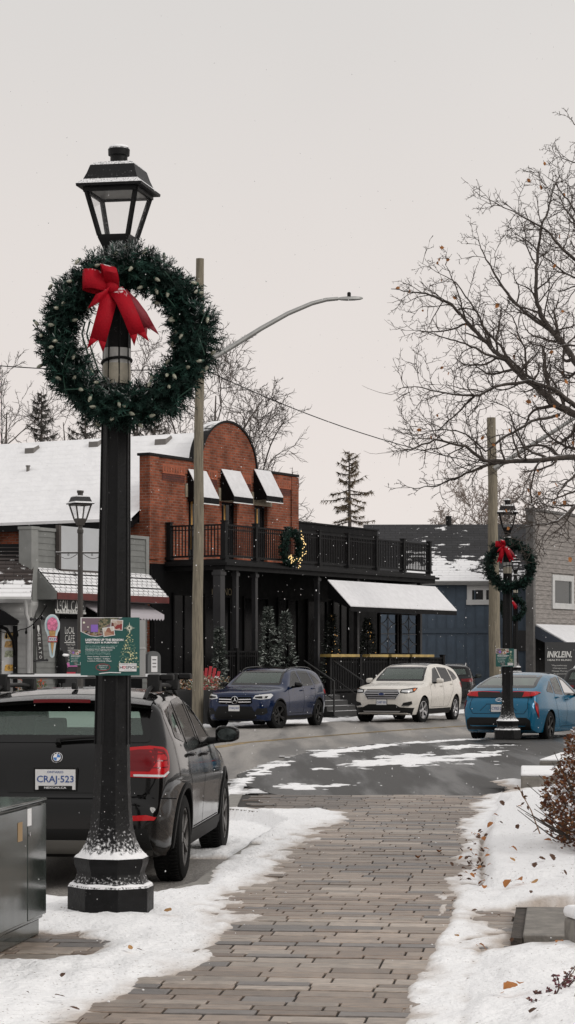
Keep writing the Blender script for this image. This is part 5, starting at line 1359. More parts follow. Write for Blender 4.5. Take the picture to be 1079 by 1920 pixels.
def framed_window(root, x0, x1, z0, z1, y, fw=.09, m_f=None, m_g=None, mullion=None, name='window', proud=.04):
    m_f = m_f or m_white; b = B()
    b.box(x0, x1, y-proud, y+.02, z1-fw, z1); b.box(x0-.03, x1+.03, y-proud-.02, y+.02, z0, z0+fw)
    b.box(x0, x0+fw, y-proud, y+.02, z0+fw, z1-fw); b.box(x1-fw, x1, y-proud, y+.02, z0+fw, z1-fw)
    if mullion: b.box(mullion-fw*.3, mullion+fw*.3, y-proud+.01, y+.02, z0+fw, z1-fw)
    o = b.build(name, m_f, root, ang=20)
    g = B(); g.box(x0+fw, x1-fw, y-.006, y+.01, z0+fw, z1-fw); g.build('glass', m_g or m_win, o, ang=0); return o
# ===== brick building =====
FB = Fr(280, 68.0)
BR = FB.root('brick_building', 'red brick building with a rounded parapet and a long snow covered roof', 'building')
zc = FB.z(855, .3); ua, ub = FB.U(378), FB.U(480); uw = FB.U(557); um = (ua+ub)/2; ra = (ub-ua)/2; zarch = FB.z(793, um)
wins = [(FB.U(354), FB.U(381)), (FB.U(416), FB.U(445)), (FB.U(477.5), FB.U(502))]; wt = FB.z(940, wins[1][0]); zfl = FB.z(1047, FB.U(415, -2.1), -2.1)
b = B(); T = .35
b.box(0, uw, 0, T, -.15, zfl)
xs = [0]+[x for w in wins for x in w]+[uw]
for k in range(0, 8, 2): b.box(xs[k], xs[k+1], 0, T, zfl, wt)
poly = [(0,wt),(uw,wt),(uw,zc-.03),(ub,zc-.03)]+[(um+ra*math.cos(math.pi*k/24), zc+(zarch-zc)*math.sin(math.pi*k/24)) for k in range(1,24)]+[(ua,zc-.0),(0,zc)]
b.prism(poly, 0, T, 'xz')
vL = 15.0
zev = 5.80
b.box(-.0, .30, T, vL, -.15, zev); b.box(uw-.30, uw, T, vL, -.15, zev)
b.prism([(.3,-.15),(uw-.3,-.15),(uw-.3,zev),(um,8.7),(.3,zev)], vL-.3, vL, 'xz')
b.build('wall', m_brick, BR, ang=30)
b = B(); cw = .07                                                       # metal coping following the parapet
b.box(-.06, ua-cw, -.06, T+.05, zc, zc+.08); b.box(ub+cw, uw+.06, -.06, T+.05, zc-.03, zc+.05)
arc = [(um+(ra+cw)*math.cos(a), zc+(zarch-zc+cw)*math.sin(a)) for a in [math.pi*k/28 for k in range(29)]]; arc2 = [(um+ra*1.001*math.cos(a), zc+(zarch-zc)*1.001*math.sin(a)) for a in [math.pi*k/28 for k in range(29)]]
for k in range(28): b.prism([arc2[k], arc[k], arc[k+1], arc2[k+1]], -.04, .42, 'xz')
b.build('coping', m_blackwood, BR, ang=40)
b = B(); b.prism([(um+ra*math.cos(a), zc+(zarch-zc)*math.sin(a)) for a in [math.pi*k/20 for k in range(21)]], T+.01, .41, 'xz'); b.build('dormer_back', m_blackdull, BR, ang=40)
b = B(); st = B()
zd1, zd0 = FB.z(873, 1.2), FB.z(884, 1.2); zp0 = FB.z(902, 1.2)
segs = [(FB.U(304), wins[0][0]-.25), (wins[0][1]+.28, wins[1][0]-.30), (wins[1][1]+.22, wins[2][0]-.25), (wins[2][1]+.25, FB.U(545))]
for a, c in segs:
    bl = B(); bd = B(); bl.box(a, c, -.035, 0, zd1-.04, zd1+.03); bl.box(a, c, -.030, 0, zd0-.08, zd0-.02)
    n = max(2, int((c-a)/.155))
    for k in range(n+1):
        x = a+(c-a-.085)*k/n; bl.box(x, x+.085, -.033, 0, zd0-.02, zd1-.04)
    bd.box(a, c, -.012, 0, zp0, zd0-.08)  # strip stands proud; its darker colour paints the shade of a recess
    bd.box(a, c, -.004, 0, zd0-.02, zd1-.04); bl.build('dentil_course', m_brick_l, BR, ang=20); bd.build('shade_brick_panel', m_brick_shade, BR, ang=20)  # same painted shade between the dentils
bl = B(); bl.box(-.04, .48, -.05, -.0, zfl, zc-.02); bl.box(uw-.42, uw+.04, -.05, 0, zfl, zc-.05); bl.box(.48, uw-.42, -.03, 0, zc-.42, zc-.05) ; bl.build('brick_pier', m_brick, BR, ang=20)
for a, c in wins: st = B(); st.box(a-.22, c+.22, -.055, .05, wt, wt+.42); st.build('stone_lintel', m_stone, BR, bevel=.02)
for i, (a, c) in enumerate(wins):
    f = framed_window(BR, a, c, zfl+.02, wt, .16, fw=.07, m_f=m_blackpaint, m_g=m_win, mullion=(a+c)/2, name='balcony_door', proud=.03)
    q = B(); q.box(a+.32, a+.385, .10, .125, zfl+.4, wt-.10); q.build('gold_curtain', mat('gold_curtain', (.50,.27,.06), .6), f)
    aw = thing('window_awning', ('black window awning with a snowy top, %s' % ('half behind the wooden pole', 'middle one of three', 'rightmost of three')[i]), 'awning', (0,0,0), 0, 'small awnings on the brick front')
    aw.parent = BR; aw['category'] = 'awning'
    x0, x1 = a-.12, c+.12; zt_ = FB.z(882, a); zb_ = zt_-.86; p_ = .52
    # stays a thing of its own
    aw.parent = None; aw.location = BR.location; aw.rotation_euler = BR.rotation_euler
    b2 = B(); b2.prism([(-.0-.05,zt_),(-.05,zt_-.02),(-p_,zb_-.02),(-p_,zb_)], x0, x1, 'yz'); b2.box(x0, x1, -p_-.012, -p_, zb_-.17, zb_)
    for xx in (x0, x1-.02): b2.prism([(-.05,zt_-.02),(-.05,zb_-.12),(-p_,zb_-.12),(-p_,zb_-.02)], xx, xx+.02, 'yz')
    b2.build('canopy', m_blackpaint, aw, ang=20)
    sn = B(); sn.prism([(-.06,zt_+.045),(-.06,zt_+.003),(-p_-.02,zb_+.003),(-p_-.02,zb_+.04)], x0+.01, x1-.01, 'yz'); sn.build('snow', m_awnsnow, aw, bevel=.02)
    lp = B(); lp.box(x0, x1, -p_-.016, -p_+.01, zb_-.20, zb_-.17); lp.build('white_edge', m_white, aw)
# roof
zr = 8.95; ue, ze = -.35, 5.90
b = B(); nrm = Vector((-(zr-ze), 0, um-ue)).normalized()
b.prism([(ue,ze-.22),(um,zr-.22),(2*um-ue,ze-.22),(2*um-ue,ze-.06),(um,zr-.06),(ue,ze-.06)], T, vL+.2, 'xz'); b.box(ue-.10, ue+.0, T, vL, ze-.26, ze-.08); b.build('roof', m_blackpaint, BR, ang=20)
b = B(); N = 40
for s in (0, 1):
    for k in range(1):
        xa, xb = (ue-.06, um) if s == 0 else (2*um-ue+.06, um)
        b.add([(xa,T+.01,ze+.03),(xb,T+.01,zr+.05),(xb,vL+.25,zr+.05),(xa,vL+.25,ze+.03)], [(0,1,2,3)]); b.add([(xa,T+.01,ze-.06),(xa,vL+.25,ze-.06),(xa,vL+.25,ze+.03),(xa,T+.01,ze+.03)], [(0,1,2,3)])
        b.add([(xa,vL+.25,ze-.06),(xb,vL+.25,zr-.06),(xb,vL+.25,zr+.05),(xa,vL+.25,ze+.03)], [(0,1,2,3)])
b.build('roof_snow', m_roofsnow, BR, ang=20)
m_vent = mat('vent_grey', (.16,.15,.14), .6, snow=(.6,.9,8,.5))
for px, py, s in ((61,843,1),(181,831,1),(307,826,1.15)):
    p = pix_plane(FB, px, py+3, (ue,0,ze+.03), nrm); b = B(); o = 0
    sl = math.atan2(zr-ze, um-ue)
    b.prism([(-.22*s,0),(.22*s,0),(.20*s,.13),(-.10*s,.17)], -.19*s, .19*s, 'xz'); b.xf(Matrix.Translation(p) @ Matrix.Rotation(-sl, 4, 'Y')); b.build('roof_vent', m_vent, BR, bevel=.015)
p = pix_plane(FB, 53, 884, (ue,0,ze+.03), nrm); b = B(); b.lathe([(.06,-.05),(.06,.16),(.08,.16),(.08,.2)], 10, c=tuple(p)); b.build('roof_pipe', m_vent, BR)
b = B(); b.tube([(-.06,-.09,zfl-.3),(-.06,-.09,zfl-1.2),(.05,-.14,zfl-2.0),(.05,-.14,-.1)], .05, 8); b.build('downspout', m_blackpaint, BR, ang=60)
# ===== black restaurant front with balcony =====
RS = FB.root('restaurant', 'black restaurant front with a railed balcony over a dark porch', 'building')
vf = -2.1; uL = FB.U(312, 0)+.0; uR = FB.U(806, vf); zrail = zfl+1.06
b = B(); b.box(uL, uR+.1, vf, -.005, zfl-.06, zfl); b.build('balcony_floor', m_blackwood, RS)
b = B(); b.box(uL-.10, uR+.25, vf-.10, vf-.0, zfl-.34, zfl-.06); b.box(uL-.10, uL, vf, -.005, zfl-.34, zfl-.06); b.box(uR+.1, uR+.25, vf, 0, zfl-.34, zfl-.06)
b.box(uL-.22, uR+.35, vf-.22, vf-.10, zfl-.20, zfl-.12); b.box(uL-.22, uL-.10, vf-.10, -.005, zfl-.20, zfl-.12); b.build('cornice', m_blackwood, RS, ang=20)
b = B(); b.box(uL, uR, vf+.02, -.01, zfl-.12, zfl-.065); b.build('porch_ceiling', m_blackdull, RS)
b = B(); b.box(.02, uw, -.05, -.012, -.12, zfl-.13); b.box(uw+.02, uR+.1, -.03, .3, -.12, zfl); b.build('porch_wall', m_blackpaint, RS, ang=20)
# dark panes in the porch wall
pw = [(1.2,2.5),(3.0,4.6),(5.4,7.0),(7.6,9.0),(9.6,11.0),(11.4,12.6)]
for a, c in pw: framed_window(RS, a, c, .9, 3.7, -.06, fw=.07, m_f=m_blackpaint, m_g=m_porchglass, mullion=(a+c)/2, name='porch_window', proud=.05)
ztop = FB.z(974, uw); vb = .8
b = B(); ur = FB.U(707, vb); b.box(uw+.03, ur, vb, vb+4, zfl-.05, ztop)
for k in range(7): 
    z0 = zfl+(ztop-zfl)*k/7; b.box(uw+.03, ur, vb-.02, vb, z0+.012, zfl+(ztop-zfl)*(k+1)/7-.004)
b.build('upper_wall', m_blackpaint, RS, ang=20)
b = B(); b.box(uw+.0, ur+.06, vb-.07, vb+4, ztop, ztop+.05); b.build('roof_edge', m_blackwood, RS, ang=20)
posts = [(FB.U(312,0), -.12), (FB.U(312,0), vf)]+[(FB.U(p, vf), vf) for p in (479, 539, 598, 652, 705, 756, 805)]
posts[1] = (uL, vf)
for x, y in posts:
    q = B(); q.box(x-.07, x+.07, y-.07, y+.07, zfl, zrail+.06); q.box(x-.09, x+.09, y-.09, y+.09, zrail+.06, zrail+.10); q.box(x-.10,x+.10,y-.10,y+.10,zfl,zfl+.09); q.build('railing_post', m_blackwood, RS, ang=20)
def rail(root, p, q, z0, z1, mtl, sp=.115, name='railing_panel', bw=.030):
    p = Vector(p); q = Vector(q); b = B(); d = (q-p); n = int(d.length/sp); d.normalize(); r = .07
    A = p+d*r; C = q-d*r
    b.bar((A.x,A.y,z1-.03), (C.x,C.y,z1-.03), .075, .05); b.bar((A.x,A.y,z0+.09), (C.x,C.y,z0+.09), .05, .06); b.bar((A.x,A.y,z1-.16), (C.x,C.y,z1-.16), .04, .03)
    for k in range(1, n):
        x = p.lerp(q, k/n); b.bar((x.x,x.y,z0+.12), (x.x,x.y,z1-.05), bw, bw)
    return b.build(name, mtl, root, ang=20)
for (p, q) in zip(posts, posts[1:]): rail(RS, p, q, zfl, zrail, m_blackwood)
for px in (411, 442, 478, 595, 669, 787):
    v_ = vf+.12; x = FB.U(px, v_); q = B(); w_ = .13 if px == 411 else .07
    q.box(x-w_, x+w_, v_-w_, v_+w_, -.1, zfl-.34); q.box(x-w_-.03,x+w_+.03,v_-w_-.03,v_+w_+.03,zfl-.50,zfl-.40); q.box(x-w_-.03,x+w_+.03,v_-w_-.03,v_+w_+.03,-.1,.35); q.build('porch_column', mat('charcoal_paint', (.022,.022,.024), .5, var=.2), RS, ang=20)
b = B(); x0 = FB.U(390,-.08)
put_text(b, 'I', (FB.U(398,-.08), -.09, FB.z(1112, FB.U(398))), h=.26, bold=.0); put_text(b, 'ANO', (FB.U(424,-.08), -.09, FB.z(1110, FB.U(424))), w=FB.U(434)-FB.U(413), h=.24)
b.build('gold_lettering', mat('gold_letter', (.22,.18,.10), .5), RS, ang=0)
# porch deck
b = B(); b.box(FB.U(405, vf-.3), FB.U(612, vf-.3), vf-.3, -.05, -.14, .42); b.box(FB.U(618,-2.7), FB.U(832,-2.7), -2.7, -.05, -.14, .50); b.build('porch_deck', m_blackpaint, RS, ang=20)
# large awning
zt_ = FB.z(1090, FB.U(603, vf), vf); zb_ = FB.z(1138, FB.U(603, vf), vf-.85); xa, xb = FB.U(603, vf), FB.U(806, vf)
AW = FB.root('porch_awning', 'long black awning with a snow covered top over the patio', 'awning')
b = B(); y0, y1 = vf-.23, vf-1.05
b.prism([(y0,zt_),(y0,zt_-.03),(y1,zb_-.03),(y1,zb_)], xa, xb, 'yz'); b.box(xa, xb, y1-.02, y1, zb_-.14, zb_); b.prism([(y0,zt_-.03),(y0,zb_+.3),(y1,zb_-.06),(y1,zb_-.03)], xa, xa+.02, 'yz')
b.build('canopy', m_blackpaint, AW, ang=20)
b = B(); b.prism([(y0,zt_+.06),(y0,zt_+.004),(y1-.03,zb_+.004),(y1-.03,zb_+.05)], xa, xb, 'yz'); b.build('snow', m_awnsnow, AW, bevel=.025)
# lattice screen of quarter arcs
LT = FB.root('lattice_screen', 'black screen of quarter circle arcs beneath the long awning', 'screen')
v_ = -1.7; xa2, xb2 = FB.U(711, v_), FB.U(783, v_); z0, z1 = FB.z(1226, xa2, v_), FB.z(1150, xa2, v_); m_lat = mat('lattice_metal', (.06,.06,.065), .35, metal=.5)
b = B(); n = 3; mid = (xa2+xb2)/2
for x in (xa2, mid-.12, mid+.12, xb2): b.box(x-.05, x+.05, v_-.05, v_+.05, .4, z1)
for z in (z0, z1): b.box(xa2, xb2, v_-.03, v_+.03, z-.03, z+.03)
b.build('frame', m_blackpaint, LT, ang=20)
b = B()
for xx0, xx1 in ((xa2+.05, mid-.17), (mid+.17, xb2-.05)):
    w_ = (xx1-xx0)/2; cx = (xx0+xx1)/2; hh = (z1-z0)/2
    b.bar((cx,v_,z0),(cx,v_,z1),.025,.025,up=(0,1,0))
    for kk in (0, 1, 2): b.bar((xx0,v_,z0+hh*kk*.999),(xx1,v_,z0+hh*kk*.999),.025,.025)
    for kk in (0, 1, 2):
        for sx in (-1, 1):
            for sz in (-1, 1):
                cz = z0+hh*kk; pts = [(cx+sx*w_ - sx*w_*math.cos(a), v_, cz+sz*hh*.5*math.sin(a)*1.0) for a in [math.pi/2*k/8 for k in range(9)]]
                if z0-.01 <= cz+sz*hh*.5 <= z1+.01: b.tube(pts, .016, 5)
b.build('arc_bars', m_lat, LT, ang=60)
# patio fence in front of it, with gilded ledges
PF = FB.root('patio_fence', 'black slatted patio fence with gold ledges behind the white car', 'fence')
v_ = -2.75; zt_ = FB.z(1232, FB.U(700, v_), v_)
fx = [FB.U(p, v_) for p in (618, 674, 729, 769, 830)]
for x in fx: q = B(); q.box(x-.07, x+.07, v_-.07, v_+.07, -.12, zt_+.06); q.box(x-.09,x+.09,v_-.09,v_+.09,zt_+.06,zt_+.09); q.build('fence_post', m_blackwood, PF, ang=20)
for a, c in zip(fx, fx[1:]): rail(PF, (a, v_), (c, v_), .55, zt_, m_blackwood, sp=.11, name='fence_panel', bw=.05)
b = B(); b.box(fx[0], fx[-1], v_-.03, v_+.03, -.12, .55); b.build('skirt_board', m_blackpaint, PF)
m_gold = mat('gold_ledge', (.42,.30,.10), .45, metal=.3, var=.2)
for a, c in ((618,671),(690,725),(731,765),(770,811)):
    xa3, xc3 = FB.U(a, v_-.1), FB.U(c, v_-.1); q = B(); q.box(xa3, xc3, v_-.18, v_+.25, zt_+.0, zt_+.09); q.build('ledge', m_gold, PF, bevel=.006)
PF2 = FB.root('patio_fence', 'black railing on the porch behind the deep blue car', 'fence')
v_ = vf-.25; fx = [FB.U(p, v_) for p in (418, 444, 511)]; zt_ = FB.z(1220, fx[1], v_)
for x in fx: q = B(); q.box(x-.06, x+.06, v_-.06, v_+.06, -.1, zt_+.08); q.build('fence_post', m_blackwood, PF2, ang=20)
for a, c in zip(fx, fx[1:]): rail(PF2, (a, v_), (c, v_), .45, zt_, m_blackwood, name='fence_panel')
# steps
SP = FB.root('entrance_steps', 'black steps with snow lined treads between the blue and white cars', 'steps')
xs0 = FB.U(612,-3.6); m_step = mat('step_black', (.02,.02,.02), .6, snow=(.9,.97,14,.12))
for k in range(4): q = B(); q.box(xs0, xs0+1.9, -3.9+k*.28, -2.75, -.14+k*.16, .02+k*.16); q.build('step', m_step, SP, ang=20)
for xx in (xs0, xs0+1.9):
    q = B(); q.tube([(xx,-3.9,.95),(xx,-2.8,1.6)], .03, 8); q.tube([(xx,-3.88,-.1),(xx,-3.88,.95)], .03, 8); q.tube([(xx,-3.85,.40),(xx,-2.8,1.05)], .02, 6); q.build('handrail', m_step, SP, ang=60)
# balcony wreath with lit bulbs
WB = wreath('big balcony wreath with glowing warm bulbs on its right side', (0,0,0), TH, 420, 41, 'balcony wreaths', Rm=.50, rt=.17, wid=.006, nl=.07, with_bow=False, snowy=.3)
uu = FB.U(546, vf-.2); pw_ = FB.o+FB.u*uu+FB.v*(vf-.22); WB.location = (pw_.x, pw_.y, FB.z(1027, uu, vf-.2))
m_lit = mat('lit_warm_bulb', (1.0,.72,.32), .4, emit=.9)
rr = random.Random(6); first = None
for k in range(48):
    a = R(rr.uniform(-150, 60)); p = Vector((math.cos(a)*(.5+rr.uniform(-.15,.15)), -.16-rr.uniform(0,.06), math.sin(a)*(.5+rr.uniform(-.17,.17))))
    if first is None: b = B(); b.blob((0,0,0), .017, 8, 6); first = b.build('bulb', m_lit, WB, ang=60); o = first
    else: o = dup(first, parent=WB)
    o.location = p
# ===== potted evergreens =====
m_spruce = mat('spruce_foliage', (.020,.028,.022), .8, attr=True)
m_pot = mat('dark_pot', (.02,.02,.02), .6)
def evergreen(label, loc, h, r, seed, lights=0, group='potted evergreens on the porch', bri=1.0, snowy=.35, cat='tree', pot=True):
    t = thing('potted_evergreen', label, cat, loc, 0, group); rr = random.Random(seed); b = B()
    for i in range(int(330)):
        f = rr.random()**.8; z = .3+(h-.3)*f; rad = r*(1-f)**.85+.03; a = rr.uniform(0, 2*math.pi); q = rr.uniform(.35,1)
        c = Vector((math.cos(a)*rad*q, math.sin(a)*rad*q, z)); d = Vector((math.cos(a), math.sin(a), rr.uniform(-.15,.5))).normalized()
        for k in range(7):
            e = (d+Vector((rr.uniform(-.8,.8),rr.uniform(-.8,.8),rr.uniform(-.5,.5)))).normalized(); w = e.orthogonal().normalized()*.014; l = rr.uniform(.09,.17)
            o = b.add([c-w, c+e*l*.5+w*1.2, c+e*l], [(0,1,2)]); s_ = rr.random() < snowy
            for j in range(3): b.c[o+j] = (22,17,20) if s_ else (bri*rr.uniform(.5,1.6),)*3
    b.build('foliage', m_spruce, t, ang=0, fixn=False)
    q = B(); q.tube([(0,0,.1),(0,0,h*.95)], [.035,.008], 6); q.build('trunk', m_blackdull, t)
    if pot: q = B(); q.lathe([(.17,0),(.23,.30),(.24,.36),(.20,.36),(.19,.30)], 14); q.build('pot', m_pot, t)
    if lights:
        f0 = None
        for k in range(lights):
            f = rr.random(); a = rr.uniform(math.pi, 2*math.pi)+TH; rad = (r*(1-f)**.85+.03)
            if f0 is None: q = B(); q.blob((0,0,0), .016, 6, 4); f0 = q.build('bulb', mat('dim_warm_bulb', (.9,.5,.18), .4, emit=.45), t, ang=60); o = f0
            else: o = dup(f0, parent=t)
            o.location = (math.cos(a)*rad, math.sin(a)*rad, .4+(h-.45)*f)
    return t
for px, v_, yb, yt, r_, sd, lb, li in ((504,-3.0,1322,1146,.42,1,'slender snow flecked evergreen left of its twin, behind the deep blue car',0),(536,-3.0,1322,1156,.5,2,'fuller snow flecked evergreen above the roof of the deep blue car',0),(412,-2.5,1322,1186,.28,3,'thin snow flecked evergreen next to the wide porch column',0),
        (622,-1.2,1300,1152,.45,5,'dark evergreen with amber lights at the left under the long awning',26),(690,-1.2,1300,1160,.45,6,'dark evergreen with amber lights left of the arc screen',26)):
    u_ = FB.U(px, v_); p = FB.o+FB.u*u_+FB.v*v_; z0 = -.13 if not li else .5
    evergreen(lb, (p.x, p.y, z0 if li else .0), Z(yt, p.y)-z0, r_, sd, li, snowy=.05 if li else .15, bri=1.0)
# ===== cafe with false front =====
m_gsid = mat('grey_siding', (.175,.18,.172), .7, var=.15, vs=3, bump=.001)
m_gtrim = mat('grey_trim', (.23,.235,.225), .65, var=.12, vs=3)
m_wsid = mat('white_siding', (.40,.40,.39), .7, var=.14, vs=2)
m_wtrim = mat('white_trim', (.50,.50,.49), .6, var=.1, vs=2)
FC = Fr(275, 67.3)
CF = FC.root('cafe', 'grey cafe with a false front, shingled canopy and blank billboard', 'building')
xl = FC.U(55); zt_ = FC.z(994, xl+.2); xb0, xb1 = FC.U(112,-.1), FC.U(232,-.1)
b = B(); siding(b, xl+.3, 0, FC.z(1075, -1), zt_, -.01, ex=.17); b.box(xl+.3, 0, 0, .3, -.14, zt_); b.box(0-.02, .0, -.03, .0, 2.6, zt_)
siding(b, xl+.3, 0, -.14, FC.z(1075,-1), -.01, ex=.15); b.build('wall', m_gsid, CF, ang=0)
b = B(); b.box(xl, xl+.32, -.08, .35, FC.z(1128, xl), zt_+.02); b.box(xl-.03, xl+.36, -.10, .37, zt_+.02, zt_+.10); b.box(xl+.36, .06, -.06, .33, zt_, zt_+.09); b.box(-.10, .06, -.06, .0, FC.z(1075,-1), zt_); b.build('corner_board', m_gtrim, CF, ang=20)
b = B(); zb_ = FC.z(1128, xl); b.prism([(-.08,zb_),(-.55,zb_+.35)] if 0 else [(.3,zb_),(-.08,zb_),(-.08,zb_-.1),(.25,zb_-.9),(.3,zb_-.9)], xl, xl+.32, 'yz'); b.box(xl+.05, xl+.28, .22, .3, -.14, zb_-.9); b.build('corner_bracket', m_wtrim, CF, ang=20)
BBd = FC.root('billboard', 'blank pale billboard with a dark edge on the cafe false front', 'billboard')
b = B(); z0, z1 = FC.z(1067, xb0), FC.z(986, xb0); b.box(xb0, xb1, -.14, -.035, z0, z1); b.build('panel', mat('blank_panel', (.46,.475,.49), .4, var=.05, vs=1.2), BBd)
b = B(); b.box(xb0-.10, xb0, -.16, -.035, z0, z1+.02); b.box(xb1, xb1+.08, -.16, -.035, z0, z1+.02); b.box(xb0, xb1, -.15, -.036, z0-.05, z0-.002); b.build('frame', mat('dark_brown_trim', (.06,.05,.045), .6), BBd)
# canopy
zc1, zc0 = FC.z(1064, xl+.3), FC.z(1110, FC.U(100,-.6), -.6); y1 = -.72; xr = .05
m_shing = shingle('snowy_shingle', (.055,.050,.047), base_amt=.40, lo=-.10, hi=.2, scale=2.5, w=(.26,.145), mk=1.3)
b = B(); n = 9
for k in range(n):                                                     # stepped shingle courses
    t0, t1 = k/n, (k+1)/n; ya, yb = -.03+(y1+.03)*t0, -.03+(y1+.03)*t1; za, zb2 = zc1+(zc0-zc1)*t0, zc1+(zc0-zc1)*t1
    b.add([(xl+.30,ya,za),(xr,ya,za),(xr,yb-.03,zb2+.012),(xl+.30,yb-.03,zb2+.012),(xl+.30,yb-.03,zb2-.012),(xr,yb-.03,zb2-.012)], [(0,1,2,3),(3,2,5,4)])
o = b.build('canopy_roof', m_shing, CF, ang=0)
uvl = o.data.uv_layers[0].data
for p in o.data.polygons:
    for li, vi in zip(p.loop_indices, p.vertices):
        c = o.data.vertices[vi].co; uvl[li].uv = (c.x, -(c.y)*1.41)
b = B(); b.box(xl+.28, xr+.02, y1-.05, y1-.03, zc0-.20, zc0-.012); b.build('red_fascia', mat('red_fascia', (.105,.020,.017), .6, var=.3), CF)
b = B(); b.prism([(-.02,zc1-.03),(-.02,zc0-.2),(y1-.02,zc0-.2),(y1-.02,zc0-.02)], xl+.28, xl+.32, 'yz'); b.box(xl+.32, xr, y1, -.02, zc0-.2, zc0-.17); b.build('canopy_end', m_gtrim, CF, ang=20)
# shopfront
b = B(); b.box(FC.U(112,-.03), FC.U(290,-.03) if 0 else -.3, -.05, -.03, .2, zc0-.25); b.build('shopfront', m_blackpaint, CF)
m_sign = mat('sign_black', (.018,.018,.02), .5); m_chalk = mat('sign_white', (.62,.62,.60), .6)
SG = FC.root('cafe_sign', 'long black sign with tall white cafe lettering under the canopy', 'sign')
x0, x1 = FC.U(104,-.5), FC.U(160,-.5); z1, z0 = FC.z(1119, x0,-.5), FC.z(1151, x0,-.5); ys = -.52
b = B(); b.box(x0, x1, ys, ys+.05, z0, z1); b.build('board', m_sign, SG)
b = B(); zm = (z0+z1)/2+.0; W_ = x1-x0
put_text(b, 'L', (x0+W_*.07, ys-.006, zm), w=W_*.055, h=.31, bold=.02); put_text(b, 'O', (x0+W_*.145, ys-.006, zm+.06), w=W_*.06, h=.17, bold=.02); b.box(x0+W_*.115,x0+W_*.175,ys-.008,ys-.002,zm-.155,zm-.115); put_text(b, 'CAL', (x0+W_*.19, ys-.006, zm), w=W_*.235, h=.31, left=True, bold=.02); put_text(b, 'CAFE', (x0+W_*.50, ys-.006, zm), w=W_*.42, h=.31, left=True, bold=.0); b.build('lettering', m_chalk, SG, ang=0)
b = B(); rr = random.Random(8)
for k in range(40):
    xx = x0+(x1-x0)*k/39; b.bar((xx,ys-.006,z0+.02),(xx+rr.uniform(-.06,.06),ys-.006,z0+.06+rr.uniform(0,.08)),.03,.008,up=(0,1,0))
b.build('painted_grass', m_chalk, SG, ang=0)
BN = FC.root('cafe_door_banner', 'tall black door board listing the cafe menu in white', 'sign')
x0, x1 = FC.U(113,-.2), FC.U(160,-.2); z1, z0 = FC.z(1160, x0,-.2), .5; ys = -.2; zz = lambda py: FC.z(py, (x0+x1)/2, ys)
b = B(); b.box(x0, x1, ys, ys+.05, z0, z1); b.build('board', m_sign, BN)
b = B(); xc = FC.U(131, ys); wz = FC.U(140,ys)-FC.U(122,ys)
put_text(b, 'L\u00d6CAL' if 0 else 'LoCAL', (xc, ys-.006, zz(1182)), w=wz, h=.20); put_text(b, 'CAFE', (xc, ys-.006, zz(1197)), w=wz, h=.19, bold=-.012); b.box(xc-wz*.55, xc+wz*.55, ys-.006, ys, zz(1205)-.01, zz(1205)+.01)
for i, s_ in enumerate(('Frozen Yogurt','Ice Cream','Bakery','Coffee','Teas','Smoothies','Salads','Salad & More')): put_text(b, s_, (xc+.05, ys-.006, zz(1209+i*5.6)), w=wz*(.9 if i == 0 else .62), h=.062)
b.build('lettering', m_chalk, BN, ang=0)
b = B(); xa = FC.U(122,ys); z_ = zz(1247); b.prism([(xa,z_),(xa+.14,z_+.08),(xa+.14,z_+.045),(xa+.75,z_+.045),(xa+.75,z_-.045),(xa+.14,z_-.045),(xa+.14,z_-.08)], ys-.01, ys-.004, 'xz'); b.build('pink_arrow', mat('pink_print', (.50,.14,.36), .5), BN)
RD = FC.root('small_red_sign', 'small red sign low on the cafe door', 'sign'); b = B(); b.box(FC.U(115,-.3), FC.U(142,-.3), -.30, -.28, zz(1268), zz(1260)); b.build('board', mat('sign_red', (.45,.02,.05), .5), RD); b = B(); put_text(b, 'OPEN', ((FC.U(115,-.3)+FC.U(142,-.3))/2, -.305, zz(1264)), h=.07); 
# cone cut-out
CN = FC.root('cone_sign', 'cut out frozen yogurt cone sign with a pink scoop', 'sign')
D_ = (FC.o+FC.u*FC.U(98,-.9)+FC.v*-.9).y; CN.location = (X(98, D_), D_, Z(1193, D_)); CN.rotation_euler.z = R(22); s_ = D_/F
P = lambda px, py: ((px-98)*s_*1.12, (1193-py)*s_)
outl = [P(*q) for q in ((98,1234),(94.5,1231),(89,1188),(85.5,1180),(85,1168),(88,1158),(93.5,1152.5),(98,1151.5),(103,1152.5),(108,1158),(111.5,1168),(111,1180),(107,1188),(101.5,1231))]
b = B(); b.prism(rounded(outl, .05, 3), -.02, .02, 'xz'); b.build('board', mat('pale_blue_sign', (.58,.66,.68), .5), CN, ang=20)
b = B(); b.prism(rounded(inset(outl, .035), .04, 3), -.024, -.0205, 'xz'); b.build('blue_field', mat('sky_blue_sign', (.40,.56,.62), .5), CN, ang=20)
b = B(); b.prism([P(98,1229),P(92,1182),P(104,1182)], -.034, -.025, 'xz'); b.build('printed_cone', mat('cone_tan', (.47,.27,.10), .6, var=.3, vs=20), CN, ang=20)
b = B(); b.prism(rounded([P(*q) for q in ((90,1180),(88.5,1170),(91,1161),(98,1156.5),(105,1161),(107.5,1170),(106,1180),(102,1183),(98,1181),(94,1183))], .04, 3), -.044, -.035, 'xz'); b.build('printed_scoop', mat('scoop_pink', (.60,.16,.28), .6, var=.5, vs=14), CN, ang=20)
b = B(); b.prism([P(90,1204),P(106,1204),P(106,1193),P(90,1193)], -.05, -.045, 'xz'); ob = b.build('name_band', mat('band_red', (.36,.03,.04), .5), CN)
b = B(); b.prism([P(91.2,1202),P(104.8,1202),P(104.8,1195),P(91.2,1195)], -.054, -.051, 'xz'); b.build('band_field', m_pwhite, ob)
b = B(); 
